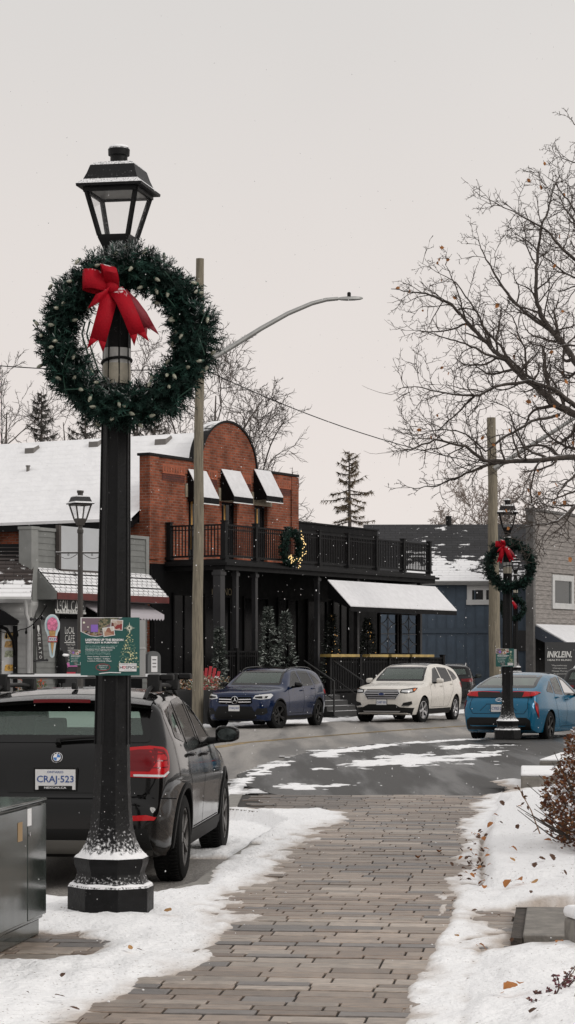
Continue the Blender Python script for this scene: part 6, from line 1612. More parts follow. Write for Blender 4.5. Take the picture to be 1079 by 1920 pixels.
for i, (ch, c_) in enumerate(zip('YoGo', (0,1,1,0))): put_text(b, ch, (P(93.4+i*3.1,0)[0], -.057, P(0,1198.5)[1]), h=.075, mi=c_, bold=.02)
b.build('lettering', [mat('letter_purple', (.14,.05,.30), .5), mat('letter_grey', (.25,.25,.27), .5)], ob, ang=0)
b = B(); b.tube([(0,.02,.32),(.0,.50,.34)], .012, 6); b.build('hanger', m_plastic, CN)
# upright wooden board
GL = thing('hanging_sign', 'narrow dark upright board reading gelato, beside the cone', 'sign'); D_ = 61.2; GL.location = (X(74, D_), D_, Z(1200, D_)); s_ = D_/F; GL.rotation_euler = (0, R(-4.5), R(12))
b = B(); b.box(-.085,.085,-.02,.02,-37*s_,38*s_); b.build('board', mat('sign_charcoal', (.030,.028,.027), .6), GL)
b = B(); b.box(-.17,.17,-.03,.03,38*s_,38*s_+.05); b.box(-.17,.17,-.03,.03,-37*s_-.05,-37*s_); b.blob((-.17,0,38*s_+.03), .05, 8, 6); b.blob((.17,0,38*s_+.03), .05, 8, 6); b.blob((-.17,0,-37*s_-.02), .04, 8, 6); b.blob((.17,0,-37*s_-.02), .04, 8, 6); b.build('finial_bar', m_sign, GL, ang=40)
b = B()
for i, ch in enumerate('GELATO'): put_text(b, ch, (0, -.025, (10-i*8.4)*s_), w=.085, h=.075, rot=R(90), bold=.01)
b.prism([(-.035,21*s_),(.0,11.5*s_),(.035,21*s_),(.02,28*s_),(-.02,28*s_)], -.026, -.021, 'xz'); b.build('lettering', m_chalk, GL, ang=0)
# small white awning, umbrella, grey message box
WA = FC.root('shop_awning', 'small pale awning with a scalloped edge, right of the near post', 'awning')
x0, x1 = FC.U(166,-.4), -.15; zt2, zb2 = FC.z(1132, x1,-.1), FC.z(1152, x1,-1)
b = B(); b.prism([(-.06,zt2),(-.06,zt2-.03),(-.72,zb2-.03),(-.72,zb2)], x0, x1, 'yz'); n = 22
for k in range(n):
    a = x0+(x1-x0)*k/n; c = x0+(x1-x0)*(k+1)/n; b.prism([(a,zb2),(c,zb2),(c,zb2-.13),((a+c)/2,zb2-.19),(a,zb2-.13)], -.735, -.722, 'xz')
b.build('canopy', mat('pale_awning', (.50,.47,.50), .7), WA, ang=20)
UM = thing('patio_umbrella', 'folded black patio umbrella in front of the cafe door', 'umbrella'); D_ = 60.0; UM.location = (X(116, D_), D_, -.13)
zt3 = Z(1225, D_)+.13; b = B(); b.lathe([(.03,zt3+.08),(.06,zt3),(.16,zt3-.35),(.10,zt3-.8)][::-1], 10); b.build('canopy', m_blackpaint, UM, ang=50); b = B(); b.tube([(0,0,0),(0,0,zt3)], .025, 8); b.build('pole', m_plastic, UM); b = B(); b.lathe([(.25,0),(.25,.06),(.05,.1)], 14); b.build('base', m_plastic, UM)
b = B(); b.blob((.08,0,zt3-.05), .10, 8, 6, jit=.2, sc=(1.4,.8,.4)); b.build('snow', m_snow, UM, ang=60)
GB = thing('message_box', 'grey round topped box with a white notice, left of the wooden pole', 'box'); D_ = 63; GB.location = (X(287, D_), D_, -.13); s_ = D_/F; GB.rotation_euler.z = R(20)
zt3 = Z(1221, D_)+.13; zb3 = Z(1264, D_)+.13; b = B(); b.prism([(-.19,zb3),(.19,zb3),(.19,zt3-.17)]+[(.19*math.cos(a),zt3-.17+.17*math.sin(a)) for a in [math.pi*k/10 for k in range(1,10)]]+[(-.19,zt3-.17)], -.14, .14, 'xz'); b.build('shell', mat('box_grey', (.11,.115,.115), .55), GB, ang=30)
b = B(); b.box(-.06,.06,-.16,.16,0,zb3); b.build('post', m_plastic, GB); b = B(); b.box(-.09,.09,-.148,-.141,zb3+.06,zt3-.14); bo = b.build('notice', m_pwhite, GB); b = B(); 
for i in range(3): put_text(b, ('NO','MAIL','HERE')[i] if 0 else '\u2014', (0,-.152,zt3-.24-.1*i), w=.11, h=.025)
b.build('notice_print', m_darktext, bo, ang=0)
# ===== white house at the far left =====
FH = Fr(58, 61.5, R(3)); HS = FH.root('white_house', 'white boarded house with a snow streaked shingle roof at the left edge', 'building')
ze = FH.z(1124, 0); b = B(); siding(b, -6, -.0, -.14, ze, 0, ex=.17); b.box(-6, 0, .005, 4, -.14, ze); b.build('wall', m_wsid, HS, ang=0)
m_hs = shingle('streaked_shingle', (.055,.042,.038), mask_axis=(2, ze+.75, ze+.05), base_amt=.55, lo=.0, hi=.30, scale=3.2, w=(.5,.15), ng=3.6)
b = B(); zrt = FH.z(1020, 0, 1.6); 
for k in range(13):
    t0, t1 = k/13, (k+1)/13; b.add([(-6.3,-.30+1.9*t0,ze+.08+(zrt-ze-.08)*t0),(.03,-.30+1.9*t0,ze+.08+(zrt-ze-.08)*t0),(.03,-.30+1.9*t1,ze+.055+(zrt-ze-.08)*t1),(-6.3,-.30+1.9*t1,ze+.055+(zrt-ze-.08)*t1)], [(0,1,2,3)])
    b.add([(-6.3,-.30+1.9*t0,ze+.05+(zrt-ze-.08)*t0),(.03,-.30+1.9*t0,ze+.05+(zrt-ze-.08)*t0),(.03,-.30+1.9*t0,ze+.08+(zrt-ze-.08)*t0),(-6.3,-.30+1.9*t0,ze+.08+(zrt-ze-.08)*t0)], [(0,1,2,3)])
o = b.build('roof', m_hs, HS, ang=0)
b = B(); b.prism([(1.6,zrt),(4,ze),(0,ze),(-.3,ze+.02)], -6.2, -.0, 'yz'); b.build('roof_body', m_blackdull, HS, ang=10)
b = B(); b.prism([(-.42,ze+.0),(-.30,ze-.10),(-.26,ze+.06),(-.42,ze+.06)], -6.3, .04, 'yz'); b.tube([(-.12,-.36,ze),(-.12,-.1,ze-.4),(-.05,-.07,ze-.6),(-.05,-.07,-.1)], .05, 8); b.build('gutter', m_wtrim, HS, ang=40)
CP = FH.root('entry_canopy', 'dark bracketed entry canopy with snow on it, on the white house', 'canopy')
xr = FH.U(34,-.5); zc_ = FH.z(1166, xr,-.6); b = B(); b.prism([(-2.4,zc_-.02),(xr,zc_-.02),(xr,zc_+.05),(-1.0,zc_+.48),(-2.4,zc_+.52)], -.85, -.03, 'xz'); b.box(-2.4, xr+.02, -.88, -.85, zc_-.10, zc_+.06); b.build('canopy', m_blackpaint, CP, ang=20)
b = B(); b.prism([(-2.4,zc_+.525),(-1.0,zc_+.485),(xr-.18,zc_+.12),(xr-.30,zc_+.14),(-1.0,zc_+.56),(-2.4,zc_+.60)], -.84, -.06, 'xz'); b.build('snow', m_awnsnow, CP, bevel=.02)
b = B(); b.box(xr-.16, xr-.04, -.14, -.02, -.1, zc_-.1); b.tube([(xr-.1,-.10,zc_-.9),(xr-.14,-.3,zc_-.5),(xr-.3,-.6,zc_-.2),(xr-.5,-.78,zc_-.1)], .05, 6); b.build('bracket', m_blackpaint, CP, ang=40)
MB_ = FH.root('menu_board', 'pale menu board with food pictures beneath the entry canopy', 'board')
x0, x1 = FH.U(4,-.05), FH.U(32,-.05); z0, z1 = FH.z(1266, x0), FH.z(1172, x0); b = B(); b.box(x0, x1, -.06, -.025, z0, z1); b.build('board', m_wtrim, MB_)
for i, (py, c_) in enumerate(((1192,(.45,.30,.10)),(1208,(.40,.24,.08)),(1226,(.30,.32,.22)),(1252,(.52,.30,.06)))):
    b = B(); zc2 = FH.z(py, x0); b.prism(rounded([(x0+.06,zc2-.09),(x1-.06,zc2-.09),(x1-.09,zc2+.09),(x0+.10,zc2+.09)], .04, 2), -.066, -.061, 'xz'); b.build('food_picture', mat('food_print_%d' % i, c_, .5, var=.8, vs=16), MB_, ang=20)
b = B(); b.box(FH.U(-40,-.05), FH.U(1,-.05), -.05, -.02, .3, FH.z(1172, 0)); b.build('dark_doorway', m_blackdull, HS)
b = B(); D_ = 60.6; pts = sag((X(88,D_-1), D_-1, Z(1135,D_-1)), (X(40,D_), D_, Z(1180,D_)), .16, 10)+sag((X(40,D_), D_, Z(1180,D_)), (X(-15,D_), D_, Z(1176,D_)), .12, 8)[1:]
b.tube(pts, .012, 5); fs_ = tag(b.build('festoon_lights', m_blackdull, ang=60), 'string of unlit dark bulbs slung from the cafe to the entry canopy', 'string lights')
for k in (2, 5, 8, 11, 14, 17):
    q = B(); c = Vector(pts[k]); q.lathe([(.015,0),(.02,-.05),(.035,-.10),(.028,-.14),(.01,-.155)], 8, c=tuple(c)); q.build('bulb', m_blackdull, fs_, ang=60)
# planters and garden chair
def planter(label, px, d, w, zt, hb, seed, z0=-.13, cols=((.35,.05,.02),(.10,.13,.05),(.40,.36,.32)), box=True, hw=.45):
    t = thing('planter', label, 'planter', (X(px, d), d, z0), R(15), 'winter planters by the shop fronts'); rr = random.Random(seed)
    b = B(); b.prism([(-w*.42,0),(w*.42,0),(w*.5,zt),(-w*.5,zt)], -.22, .22, 'xz'); b.build('pot', m_pot, t, bevel=.02)
    b = B()
    for i in range(330):
        a = rr.uniform(0, 6.28); c = Vector((rr.uniform(-.5,.5)*w, rr.uniform(-.2,.2), zt+rr.random()**1.3*hb)); d2 = Vector((math.cos(a), math.sin(a), rr.uniform(.0,1.2))).normalized(); l = rr.uniform(.06,.14); w_ = d2.orthogonal().normalized()*rr.uniform(.015,.032)
        o = b.add([c-w_*.3, c+d2*l*.5+w_, c+d2*l, c+d2*l*.5-w_], [(0,1,2,3)]); cc = rr.choice(cols+(cols[1],)); 
        for j in range(4): b.c[o+j] = tuple(x*rr.uniform(.8,1.2) for x in cc)
    b.build('winter_foliage', mat('planter_foliage', (1,1,1), .8, attr=True), t, ang=0, fixn=False); return t
planter('planter of red and green winter sprigs against the white house', 60, 59.5, .75, .75, .55, 1, cols=((.42,.05,.02),(.07,.10,.04),(.22,.10,.05)))
planter('planter of pale winter sprigs, left of the wooden pole', 338, 61.5, .75, .95, .30, 2, cols=((.30,.14,.06),(.10,.10,.06),(.55,.52,.47)))
planter('planter of pale winter sprigs, between the wooden pole and the deep blue car', 403, 61.0, .75, .95, .34, 3, cols=((.26,.14,.08),(.10,.10,.06),(.55,.52,.47)))
AC = thing('garden_chair', 'red slatted garden chair behind the planters', 'chair', (X(387, 62.5), 62.5, .12), R(-25)); m_redch = mat('red_chair', (.42,.02,.03), .5); H_ = Z(1246, 62.5)-.12
b = B()
for k in range(5):
    x = -.22+.11*k; top = H_-.05-.10*abs(k-2)**1.5*.5; b.bar((x*.8,0,.35),(x*1.2,.28,top),.085,.02,up=(0,-1,.3))
b.build('backrest', m_redch, AC, ang=20); b = B(); 
for k in range(4): b.box(-.27,.27,-.45+.11*k,-.36+.11*k,.34+.01*k,.36+.01*k)
b.build('seat', m_redch, AC)
for s in (-1,1):
    b = B(); b.box(s*.30-.03,s*.30+.03,-.45,-.38,-.12,.52); b.box(s*.30-.03,s*.30+.03,.1,.17,-.12,.4); b.build('leg', m_redch, AC); b = B(); b.box(s*.32-.06,s*.32+.06,-.5,.12,.52,.545); b.build('armrest', m_redch, AC)
WL = thing('stone_wall', 'low grey block wall behind the wooden pole', 'wall', (X(330, 62.6), 62.6, -.13), R(8)); m_block = mat('grey_block', (.17,.168,.16), .85, var=.2, vs=4, pattern=('brick',.45,.19,.012,(.06,.06,.058)), c2=(.12,.118,.112))
b = B(); b.box(-1.2, 1.35, -.15, .15, 0, Z(1304, 62.6)+.13); b.build('blocks', m_block, WL); b = B(); b.box(-1.22,1.37,-.17,.17,Z(1304,62.6)+.13,Z(1304,62.6)+.17); b.build('snow', m_snow, WL, bevel=.015)
# ===== blue building =====
m_blue = mat('blue_boards', (.086,.118,.158), .7, var=.18, vs=1.5, bump=.001); m_blue_d = mat('blue_trim', (.075,.103,.138), .7)
FBl = Fr(690, 97.5, R(-2)); BL = FBl.root('blue_building', 'blue boarded building with a dark shingle roof partly under snow', 'building')
xr = FBl.U(1004); ze = FBl.z(1093, 3.); b = B(); b.box(0, xr, 0, 7, -.1, ze); b.build('wall', m_blue, BL)
b = B(); k = 0
while k*.42 < xr: b.box(k*.42, k*.42+.055, -.028, -.002, -.1, ze); k += 1
b.build('batten', m_blue_d, BL); zb_ = FBl.z(1183, 3); b = B(); b.box(0, xr, -.05, -.03, zb_-.10, zb_+.12); b.build('band_board', m_blue_d, BL)
zr_ = FBl.z(988, 6, 4.0)
m_bs = shingle('dark_shingle', (.030,.030,.033), left=(.6,2.4), mask_axis=(2, ze+2.0, ze-.1, 0, 2.5, 8.5), base_amt=.0, lo=.05, hi=.30, scale=1.5, w=(.5,.2), ng=4.5)
b = B(); b.prism([(-.35,ze-.02),(4,zr_),(8.0,ze-.02),(8.0,ze+.08),(4,zr_+.12),(-.35,ze+.08)], -.2, xr+.05, 'yz'); o = b.build('roof', m_bs, BL, ang=10)
for p in o.data.polygons:
    if abs(p.normal.x) < .5:
        for li, vi in zip(p.loop_indices, p.vertices): c = o.data.vertices[vi].co; o.data.uv_layers[0].data[li].uv = (c.x, c.z*1.7)
b = B(); b.prism([(-.50,ze+.06),(-.36,ze-.10),(-.33,ze+.07)], -.2, xr+.05, 'yz'); b.build('gutter', m_wtrim, BL, ang=20)
framed_window(BL, FBl.U(876), FBl.U(934), FBl.z(1134, 4), FBl.z(1097, 4), 0, fw=.22, mullion=FBl.U(909), name='window', proud=.06)
x_ = FBl.U(997); b = B(); b.box(x_-.12, x_+.08, -.12, -.03, -.1, FBl.z(1108, xr)); b.tube([(x_-.02,-.42,ze-.03),(x_-.02,-.1,ze-.4)], .07, 8); b.build('downspout', m_wtrim, BL, ang=40)
b = B(); b.box(FBl.U(972), FBl.U(992), -.06, -.03, 2.0, 2.9); b.build('hatch', mat('weathered_dark', (.05,.05,.052), .8), BL); b = B(); b.lathe([(.13,0),(.13,.5)], 8, c=(FBl.U(848), 4, zr_)); b.build('flue', m_plastic, BL)
# ===== boarded shop at the right edge =====
m_wth = mat('weathered_boards', (.235,.215,.20), .8, var=.35, vs=2.5, stretch=(1,1,6))
FS = Fr(1003, 92.5); SB = FS.root('boarded_shop', 'weathered grey boarded shop with a white framed window at the right edge', 'building')
zt_ = FS.z(958, 0); wx = (FS.U(1034), FS.U(1074)); wz_ = (FS.z(1141, wx[0]), FS.z(1077, wx[0]))
b = B(); siding(b, 0, 9, 2.6, zt_, 0, ex=.19, out=.025, holes=((wx[0],wx[1],wz_[0],wz_[1]),)); b.box(0, 9, .03, .4, -.1, zt_-.02); b.build('wall', m_wth, SB, ang=0)
b = B(); b.box(-.22, 0, -.04, .3, -.1, zt_+.05); b.box(-.25, 9, -.08, .35, zt_, zt_+.10); b.build('corner_board', mat('dark_grey_board', (.13,.125,.12), .8, var=.2), SB)
framed_window(SB, wx[0], wx[1], wz_[0], wz_[1], 0, fw=.24, m_f=m_offwhite, m_g=mat('window_grey', (.05,.055,.055), .15), name='window', proud=.07)
b = B(); z1_, z0_ = FS.z(1174, 0), FS.z(1205, 0); b.prism([(-.03,z1_),(-.03,z1_-.5),(-1.9,z1_-1.25),(-1.9,z1_-1.0)], -.05, 9, 'yz'); b.build('porch_roof', mat('slate_blue_trim', (.05,.06,.08), .7), SB, ang=20)
b = B(); b.prism([(-.04,z1_+.10),(-.04,z1_+.005),(-1.92,z1_-.995),(-1.92,z1_-.90)], .0, 9, 'yz'); b.build('snow', m_awnsnow, SB, bevel=.03)
b = B(); b.box(0, 9, -.02, .03, -.1, 2.6); b.build('shopfront', m_blackpaint, SB)
CS = thing('clinic_sign', 'dark clinic sign with slanted white lettering at the right edge', 'sign'); D_ = 90.3; CS.location = (X(1052, D_), D_, Z(1238, D_)); s_ = D_/F; CS.rotation_euler.z = R(8)
b = B(); b.box(-30*s_, 40*s_, 0, .06, -34*s_, 34*s_); b.build('board', mat('sign_slate', (.035,.036,.038), .6), CS); b = B()
q = lambda px, py: ((px-1052)*s_, -.008, (1238-py)*s_)
put_text(b, 'INKLEIN.', q(1049.5,1227), w=48*s_, h=12*s_, bold=.03, shear=.18); put_text(b, 'HEALTH KLINIC', q(1049.5,1237.5), w=46*s_, h=3.4*s_, bold=.02)
for i, (t_, w_) in enumerate((('Physiotherapy',28),('Chiropractic',27),('Massage Therapy',30),('Acupuncture',25))): put_text(b, t_, q(1050,1248+i*5.2), w=w_*s_, h=3.2*s_)
b.build('lettering', m_chalk, CS, ang=0)
# ===== trees =====
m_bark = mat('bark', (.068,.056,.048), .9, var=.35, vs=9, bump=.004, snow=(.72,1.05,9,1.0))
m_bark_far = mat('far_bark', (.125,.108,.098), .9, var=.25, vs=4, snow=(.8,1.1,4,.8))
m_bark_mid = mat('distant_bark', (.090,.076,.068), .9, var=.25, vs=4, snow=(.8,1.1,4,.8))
m_twig = mat('twig_bark', (.062,.049,.041), .9, var=.3, vs=6)
def grow(out, p, d, L, r, lev, rr, P):
    """one limb and, recursively, what it bears"""
    if P.get('clip') and P['clip'](p+d*L*.6, rr): return
    n = max(3, int(L/P['seg'][lev])); pts = [p]; rad = [r]; dirs = [d]; q = p; dd = d
    for k in range(n):
        dd = (dd + Vector((rr.gauss(0,1), rr.gauss(0,1), rr.gauss(0,1)))*P['wob'][lev] + Vector((0,0,P['up'][lev]))).normalized()
        q = q + dd*(L/n); pts.append(q); dirs.append(dd); rad.append(r*(1-(1-P['tip'])*((k+1)/n)))
    out.append((pts, rad, lev))
    if lev+1 >= P['levels']: return
    bear(out, pts, rad, dirs, L, lev, rr, P)
def bear(out, pts, rad, dirs, L, lev, rr, P, lo=.18):
    m = P['num'][lev]; m = m(L) if callable(m) else m
    n = len(pts)-1; roll = rr.uniform(0, 6.28)
    for k in range(m):
        t = lo+(1-lo)*(k+rr.uniform(.1,.9))/m; i = min(n-1, int(t*n)); f = t*n-i; p = pts[i].lerp(pts[i+1], f); d = dirs[i]; roll += 2.4
        s = Matrix.Rotation(roll, 3, d) @ d.orthogonal().normalized(); a = R(rr.uniform(*P['ang'])); nd = (d*math.cos(a)+s*math.sin(a)); nd.y *= P.get('flat', 1); nd.normalize()
        r0 = rad[i]*(1-f)+rad[i+1]*f
        grow(out, p, nd, L*rr.uniform(*P['len'][lev])*(1-.45*t), max(P['rmin'], min(r0*.72, r0*rr.uniform(*P['rf']))), lev+1, rr, P)
def tubes(out, levs, sides=(8,6,5,4,3)):
    b = B()
    for pts, rad, lev in out:
        if lev in levs: b.tube(pts, rad, sides[min(lev, 4)], cap=False)
    return b
# --- big bare tree reaching in from the right: its main limbs follow the photo
DT = 38.0
def zz8(x, y, dd=0.0):
    px, py = 640+x/2.4, 180+y/2.4; d = DT+dd; return Vector((X(px, d), d, Z(py, d)))
BT = thing('bare_tree', 'large bare tree reaching in from the right with a few brown leaves', 'tree', (X(1262, DT), DT, 0))
org = BT.location.copy(); rr = random.Random(12); out = []
fork = zz8(1330, 1420); fork2 = zz8(1290, 1000)
trunk = [Vector((X(1262, DT), DT, -.1)), zz8(1375, 1900), fork, fork2, zz8(1200, 600, .4), zz8(1150, 250, .8), zz8(1110, -60, 1.0)]
limbs = [
 ([(1330,1420,0),(1180,1560,-.6),(1054,1622,-1.2),(900,1640,-1.5),(750,1640,-1.6),(640,1640,-1.6),(560,1575,-1.8),(420,1545,-2.0),(310,1590,-2.2),(240,1585,-2.3)], .085),
 ([(750,1640,-1.6),(640,1665,-1.2),(540,1710,-1.0),(430,1750,-.8),(330,1765,-.8),(262,1762,-.8)], .036),
 ([(1320,1400,0),(1180,1440,.2),(1054,1430,.4),(975,1395,.5),(900,1325,.6),(820,1270,.8),(745,1190,1.0),(690,1150,1.1),(620,1075,1.2),(560,1010,1.2),(500,940,1.3),(440,910,1.3),(380,890,1.4),(300,880,1.4),(225,868,1.4)], .105),
 ([(1180,1440,.2),(1054,1395,-.6),(960,1322,-.9),(850,1285,-1.2),(720,1298,-1.5),(620,1345,-1.6),(520,1345,-1.7),(430,1330,-1.7),(330,1308,-1.8),(250,1318,-1.9)], .06),
 ([(1300,1120,0),(1150,1240,.4),(1060,1205,.8),(1010,1130,1.0),(950,1060,1.2),(900,985,1.3),(880,930,1.3),(878,800,1.5),(885,690,1.6),(905,580,1.7),(940,490,1.8),(955,420,1.8),(990,350,1.8)], .085),
 ([(950,1060,1.2),(860,1000,1.5),(780,930,1.8),(715,845,2.0),(680,780,2.1),(645,720,2.2),(615,650,2.3),(580,625,2.3)], .045),
 ([(745,1190,1.0),(650,1160,.6),(560,1115,.4),(470,1090,.2),(380,1060,0),(265,1052,0)], .034),
 ([(900,1325,.6),(835,1255,.0),(830,1150,-.2),(800,1080,-.3),(770,990,-.4),(700,940,-.5),(640,870,-.6)], .034),
 ([(980,1435,.4),(860,1465,-.2),(740,1530,-.5),(650,1600,-.7),(560,1520,-.9),(470,1500,-1.0),(380,1510,-1.1),(280,1500,-1.1)], .036),
 ([(560,1010,1.2),(540,930,1.0),(500,820,.9),(470,760,.8),(480,680,.8)], .022),
 ([(690,1150,1.1),(650,1050,1.4),(600,960,1.5),(520,840,1.6),(430,790,1.7),(345,740,1.8)], .030),
 ([(1300,1080,0),(1180,900,-.5),(1080,760,-.9),(1000,690,-1.2),(920,600,-1.3),(820,545,-1.4),(730,500,-1.4),(640,455,-1.5)], .05),
 ([(1250,820,.3),(1150,640,.0),(1080,560,-.2),(1020,470,-.3),(960,390,-.4),(900,345,-.4)], .04),
 ([(1330,1480,0),(1230,1640,-1.0),(1120,1790,-2.2),(1050,1850,-2.6),(985,1905,-2.9),(930,1925,-3.0),(860,1930,-3.1),(780,1950,-3.2)], .06),
 ([(1200,600,.4),(1120,420,0),(1060,300,-.2),(1000,285,-.3),(955,255,-.4)], .03),
 ([(1150,250,.8),(1080,160,.3),(1040,110,.2),(1000,80,.2)], .026),
 ([(900,1640,-1.5),(850,1700,-1.8),(815,1790,-2.0),(760,1850,-2.1),(740,1880,-2.1)], .018),
 ([(1210,620,.4),(1120,600,.9),(1050,560,1.3),(1010,510,1.5),(980,450,1.6),(930,410,1.6),(880,330,1.6)], .035),
 ([(1290,960,.2),(1180,880,1.0),(1090,830,1.5),(1010,800,1.8),(940,740,2.0),(860,690,2.0),(790,620,2.1)], .04),
 ([(1270,900,.5),(1190,780,1.2),(1120,680,1.7),(1060,600,2.0),(1030,520,2.2),(1040,430,2.3)], .04),
 ([(1320,1340,.1),(1220,1300,-1.0),(1130,1270,-1.6),(1040,1290,-1.9),(950,1270,-2.0),(870,1210,-2.1)], .035),
 ([(1310,1240,.1),(1200,1170,-.8),(1110,1130,-1.3),(1020,1120,-1.6),(940,1140,-1.8),(850,1100,-1.9),(760,1060,-1.9)], .04),
 ([(600,1350,-1.6),(520,1430,-1.4),(440,1500,-1.2),(330,1530,-1.2),(210,1500,-1.2)], .022),
]
P = dict(clip=lambda p, r_: CX+p.x/p.y*F < 716+r_.uniform(-4,26), seg=(.3,.16,.10,.07,.06), wob=(.1,.16,.22,.26,.3), up=(0,.03,.05,.05,.03), tip=.35, levels=5, flat=.8,
  num=(0, lambda L: max(5, int(L*3.8)), lambda L: max(4, int(L*10)), lambda L: max(2, int(L*12)), 0), ang=(28,70), len=((.5,.7),(.15,.33),(.35,.6),(.35,.65)), rf=(.35,.6), rmin=.0052)
b0 = B(); b0.tube([p-org for p in trunk], [.30,.24,.20,.15,.11,.07,.045], 12, cap=False)
for pl, r0 in limbs:
    raw = [zz8(*q) for q in pl]; pts = []
    for i in range(len(raw)-1):                                       # smooth the traced points
        a, c = raw[i], raw[i+1]; p0 = raw[max(0,i-1)]; p3 = raw[min(len(raw)-1,i+2)]
        for k in range(4):
            t = k/4; pts.append(a*(1-t)+c*t + ((a-p0)-(c-a))*(-.08)*0 + (c-a).orthogonal().normalized()*rr.gauss(0,.012) if i or k else a)
    pts.append(raw[-1]); n = len(pts); rad = [r0*.88*(1-.93*(k/(n-1))**.8) for k in range(n)]
    L_ = sum((pts[i+1]-pts[i]).length for i in range(n-1)); dirs = [(pts[min(i+1,n-1)]-pts[max(i-1,0)]).normalized() for i in range(n)]
    out.append((pts, rad, 1)); bear(out, pts, rad, dirs, min(L_, 4.2), 1, rr, dict(P, num=(0, (lambda L, L_=L_: int(L_*5.8)), P['num'][2], P['num'][3], 0)), lo=.12)
out = [([p-org for p in pts], rad, lev) for pts, rad, lev in out]
b = tubes(out, (1,)); b0.v, b0.f, b0.m = b0.v, b0.f, b0.m
o = len(b0.v); b0.v += b.v; b0.f += [[o+i for i in f] for f in b.f]; b0.m += b.m
b0.build('trunk', m_bark, BT, ang=80, fixn=False)
tubes(out, (2,3,4)).build('branches', m_twig, BT, ang=0, fixn=False)
print('bare tree pieces', len(out))
m_leaf = mat('brown_leaf', (.36,.135,.03), .7, var=.4, vs=30)
m_leafs = [m_leaf, mat('tan_leaf', (.42,.23,.085), .7, var=.3, vs=30), mat('dark_leaf', (.085,.038,.018), .75, var=.3, vs=30)]
def leaf_mesh(seed):
    r2 = random.Random(seed); b = B(); L = 1; n = 7; vs = []
    for k in range(n+1):
        t = k/n; w = .36*math.sin(math.pi*min(1, t*.98+.01))**.7*(1+.2*math.sin(t*21+seed)); c = .22*math.sin(t*2.6+seed)
        vs += [(-w, t-.5, c+.18*w+r2.uniform(0,.05)), (0, t-.5, c), (w, t-.5, c+.30*w)]
    b.add(vs, [(3*k+j,3*k+j+1,3*k+j+4,3*k+j+3) for k in range(n) for j in (0,1)]); b.tube([(0,-.5,.0),(0,-.75,.05)], .02, 4); return b
tips = [pts[-1] for pts, rad, lev in out if lev >= 3]; lf = None
for k in range(46):
    p = rr.choice(tips); q = p+org
    px = CX+q.x/q.y*F
    if px > 1085: continue
    if lf is None: lb = leaf_mesh(3); lf = lb.build('leaf', m_leaf, BT, ang=60); o = lf
    else: o = dup(lf, parent=BT)
    s = rr.uniform(.055,.10); o.scale = (s,s,s); o.location = p-Vector((0,0,s*.4)); o.rotation_euler = (R(rr.uniform(60,120)), rr.uniform(0,6), rr.uniform(0,6))
for px, py, s in ((1060,943,.13),(1040,943,.10),(1070,1049,.12),(1009,882,.07),(1012,925,.10),(1045,780,.09),(1040,762,.08)):
    o = dup(lf, parent=BT); d = DT-1.5; o.location = Vector((X(px,d),d,Z(py,d)))-org; o.scale = (s,s,s); o.rotation_euler = (R(70),R(60),R(20))
# --- background trees
def far_tree(label, px, d, ytop, r, seed, spread=(25,55), mtl=None, z0=0, lean=0.0, levels=5, dens=1.0, name='bare_tree', rmin=.014, wsc=1.0, first=.22, group='bare trees behind the roofs'):
    rr = random.Random(seed); H = Z(ytop, d)-z0; t = thing(name, label, 'tree', (X(px, d), d, z0), 0, group); out = []
    P = dict(seg=(.7,.45,.3,.22,.2), wob=(.05,.12,.18,.22,.25), up=(.02,.05,.06,.05,.03), tip=.35, levels=levels,
      num=(int(9*dens), int(7*dens), int(6*dens), int(5*dens), 0), ang=spread, len=((.45,.65),(.45,.7),(.4,.7),(.4,.7)), rf=(.4,.62), rmin=rmin)
    trunk = [Vector((lean*k/8 + .12*math.sin(k*1.3+seed), .1*math.cos(k*1.7), H*.80*k/8)) for k in range(9)]; rad = [r*(1-.93*k/8) for k in range(9)]; dirs = [(trunk[min(i+1,8)]-trunk[max(i-1,0)]).normalized() for i in range(9)]
    bear(out, trunk, rad, dirs, H*.72*wsc, 0, rr, P, lo=first)
    b = B(); b.tube(trunk, rad, 8, cap=False); b.build('trunk', mtl or m_bark_far, t, ang=80, fixn=False)
    tubes(out, (0,1,2,3,4), (6,5,4,3,3)).build('crown', mtl or m_bark_far, t, ang=0, fixn=False); return t
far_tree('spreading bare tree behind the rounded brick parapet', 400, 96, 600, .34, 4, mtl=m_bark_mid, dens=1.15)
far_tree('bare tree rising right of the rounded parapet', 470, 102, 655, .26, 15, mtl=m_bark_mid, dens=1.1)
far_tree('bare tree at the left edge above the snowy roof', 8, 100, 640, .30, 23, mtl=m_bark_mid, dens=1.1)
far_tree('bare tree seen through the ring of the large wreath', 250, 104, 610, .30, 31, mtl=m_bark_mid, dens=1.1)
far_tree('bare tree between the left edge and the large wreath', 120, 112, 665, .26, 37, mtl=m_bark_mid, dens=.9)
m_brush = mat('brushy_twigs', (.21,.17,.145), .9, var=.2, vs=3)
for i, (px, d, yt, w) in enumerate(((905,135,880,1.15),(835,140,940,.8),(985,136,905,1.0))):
    far_tree(('dense twiggy tree behind the wooden pole and the blue roof','low twiggy shrubby tree left of the far wooden pole, above the blue roof','dense twiggy tree above the meeting of the two right hand roofs')[i], px, d, yt, .28, 50+i, mtl=m_brush, dens=1.15, spread=(22,62), rmin=.02, wsc=w, first=.35, group='twiggy trees behind the blue roof')
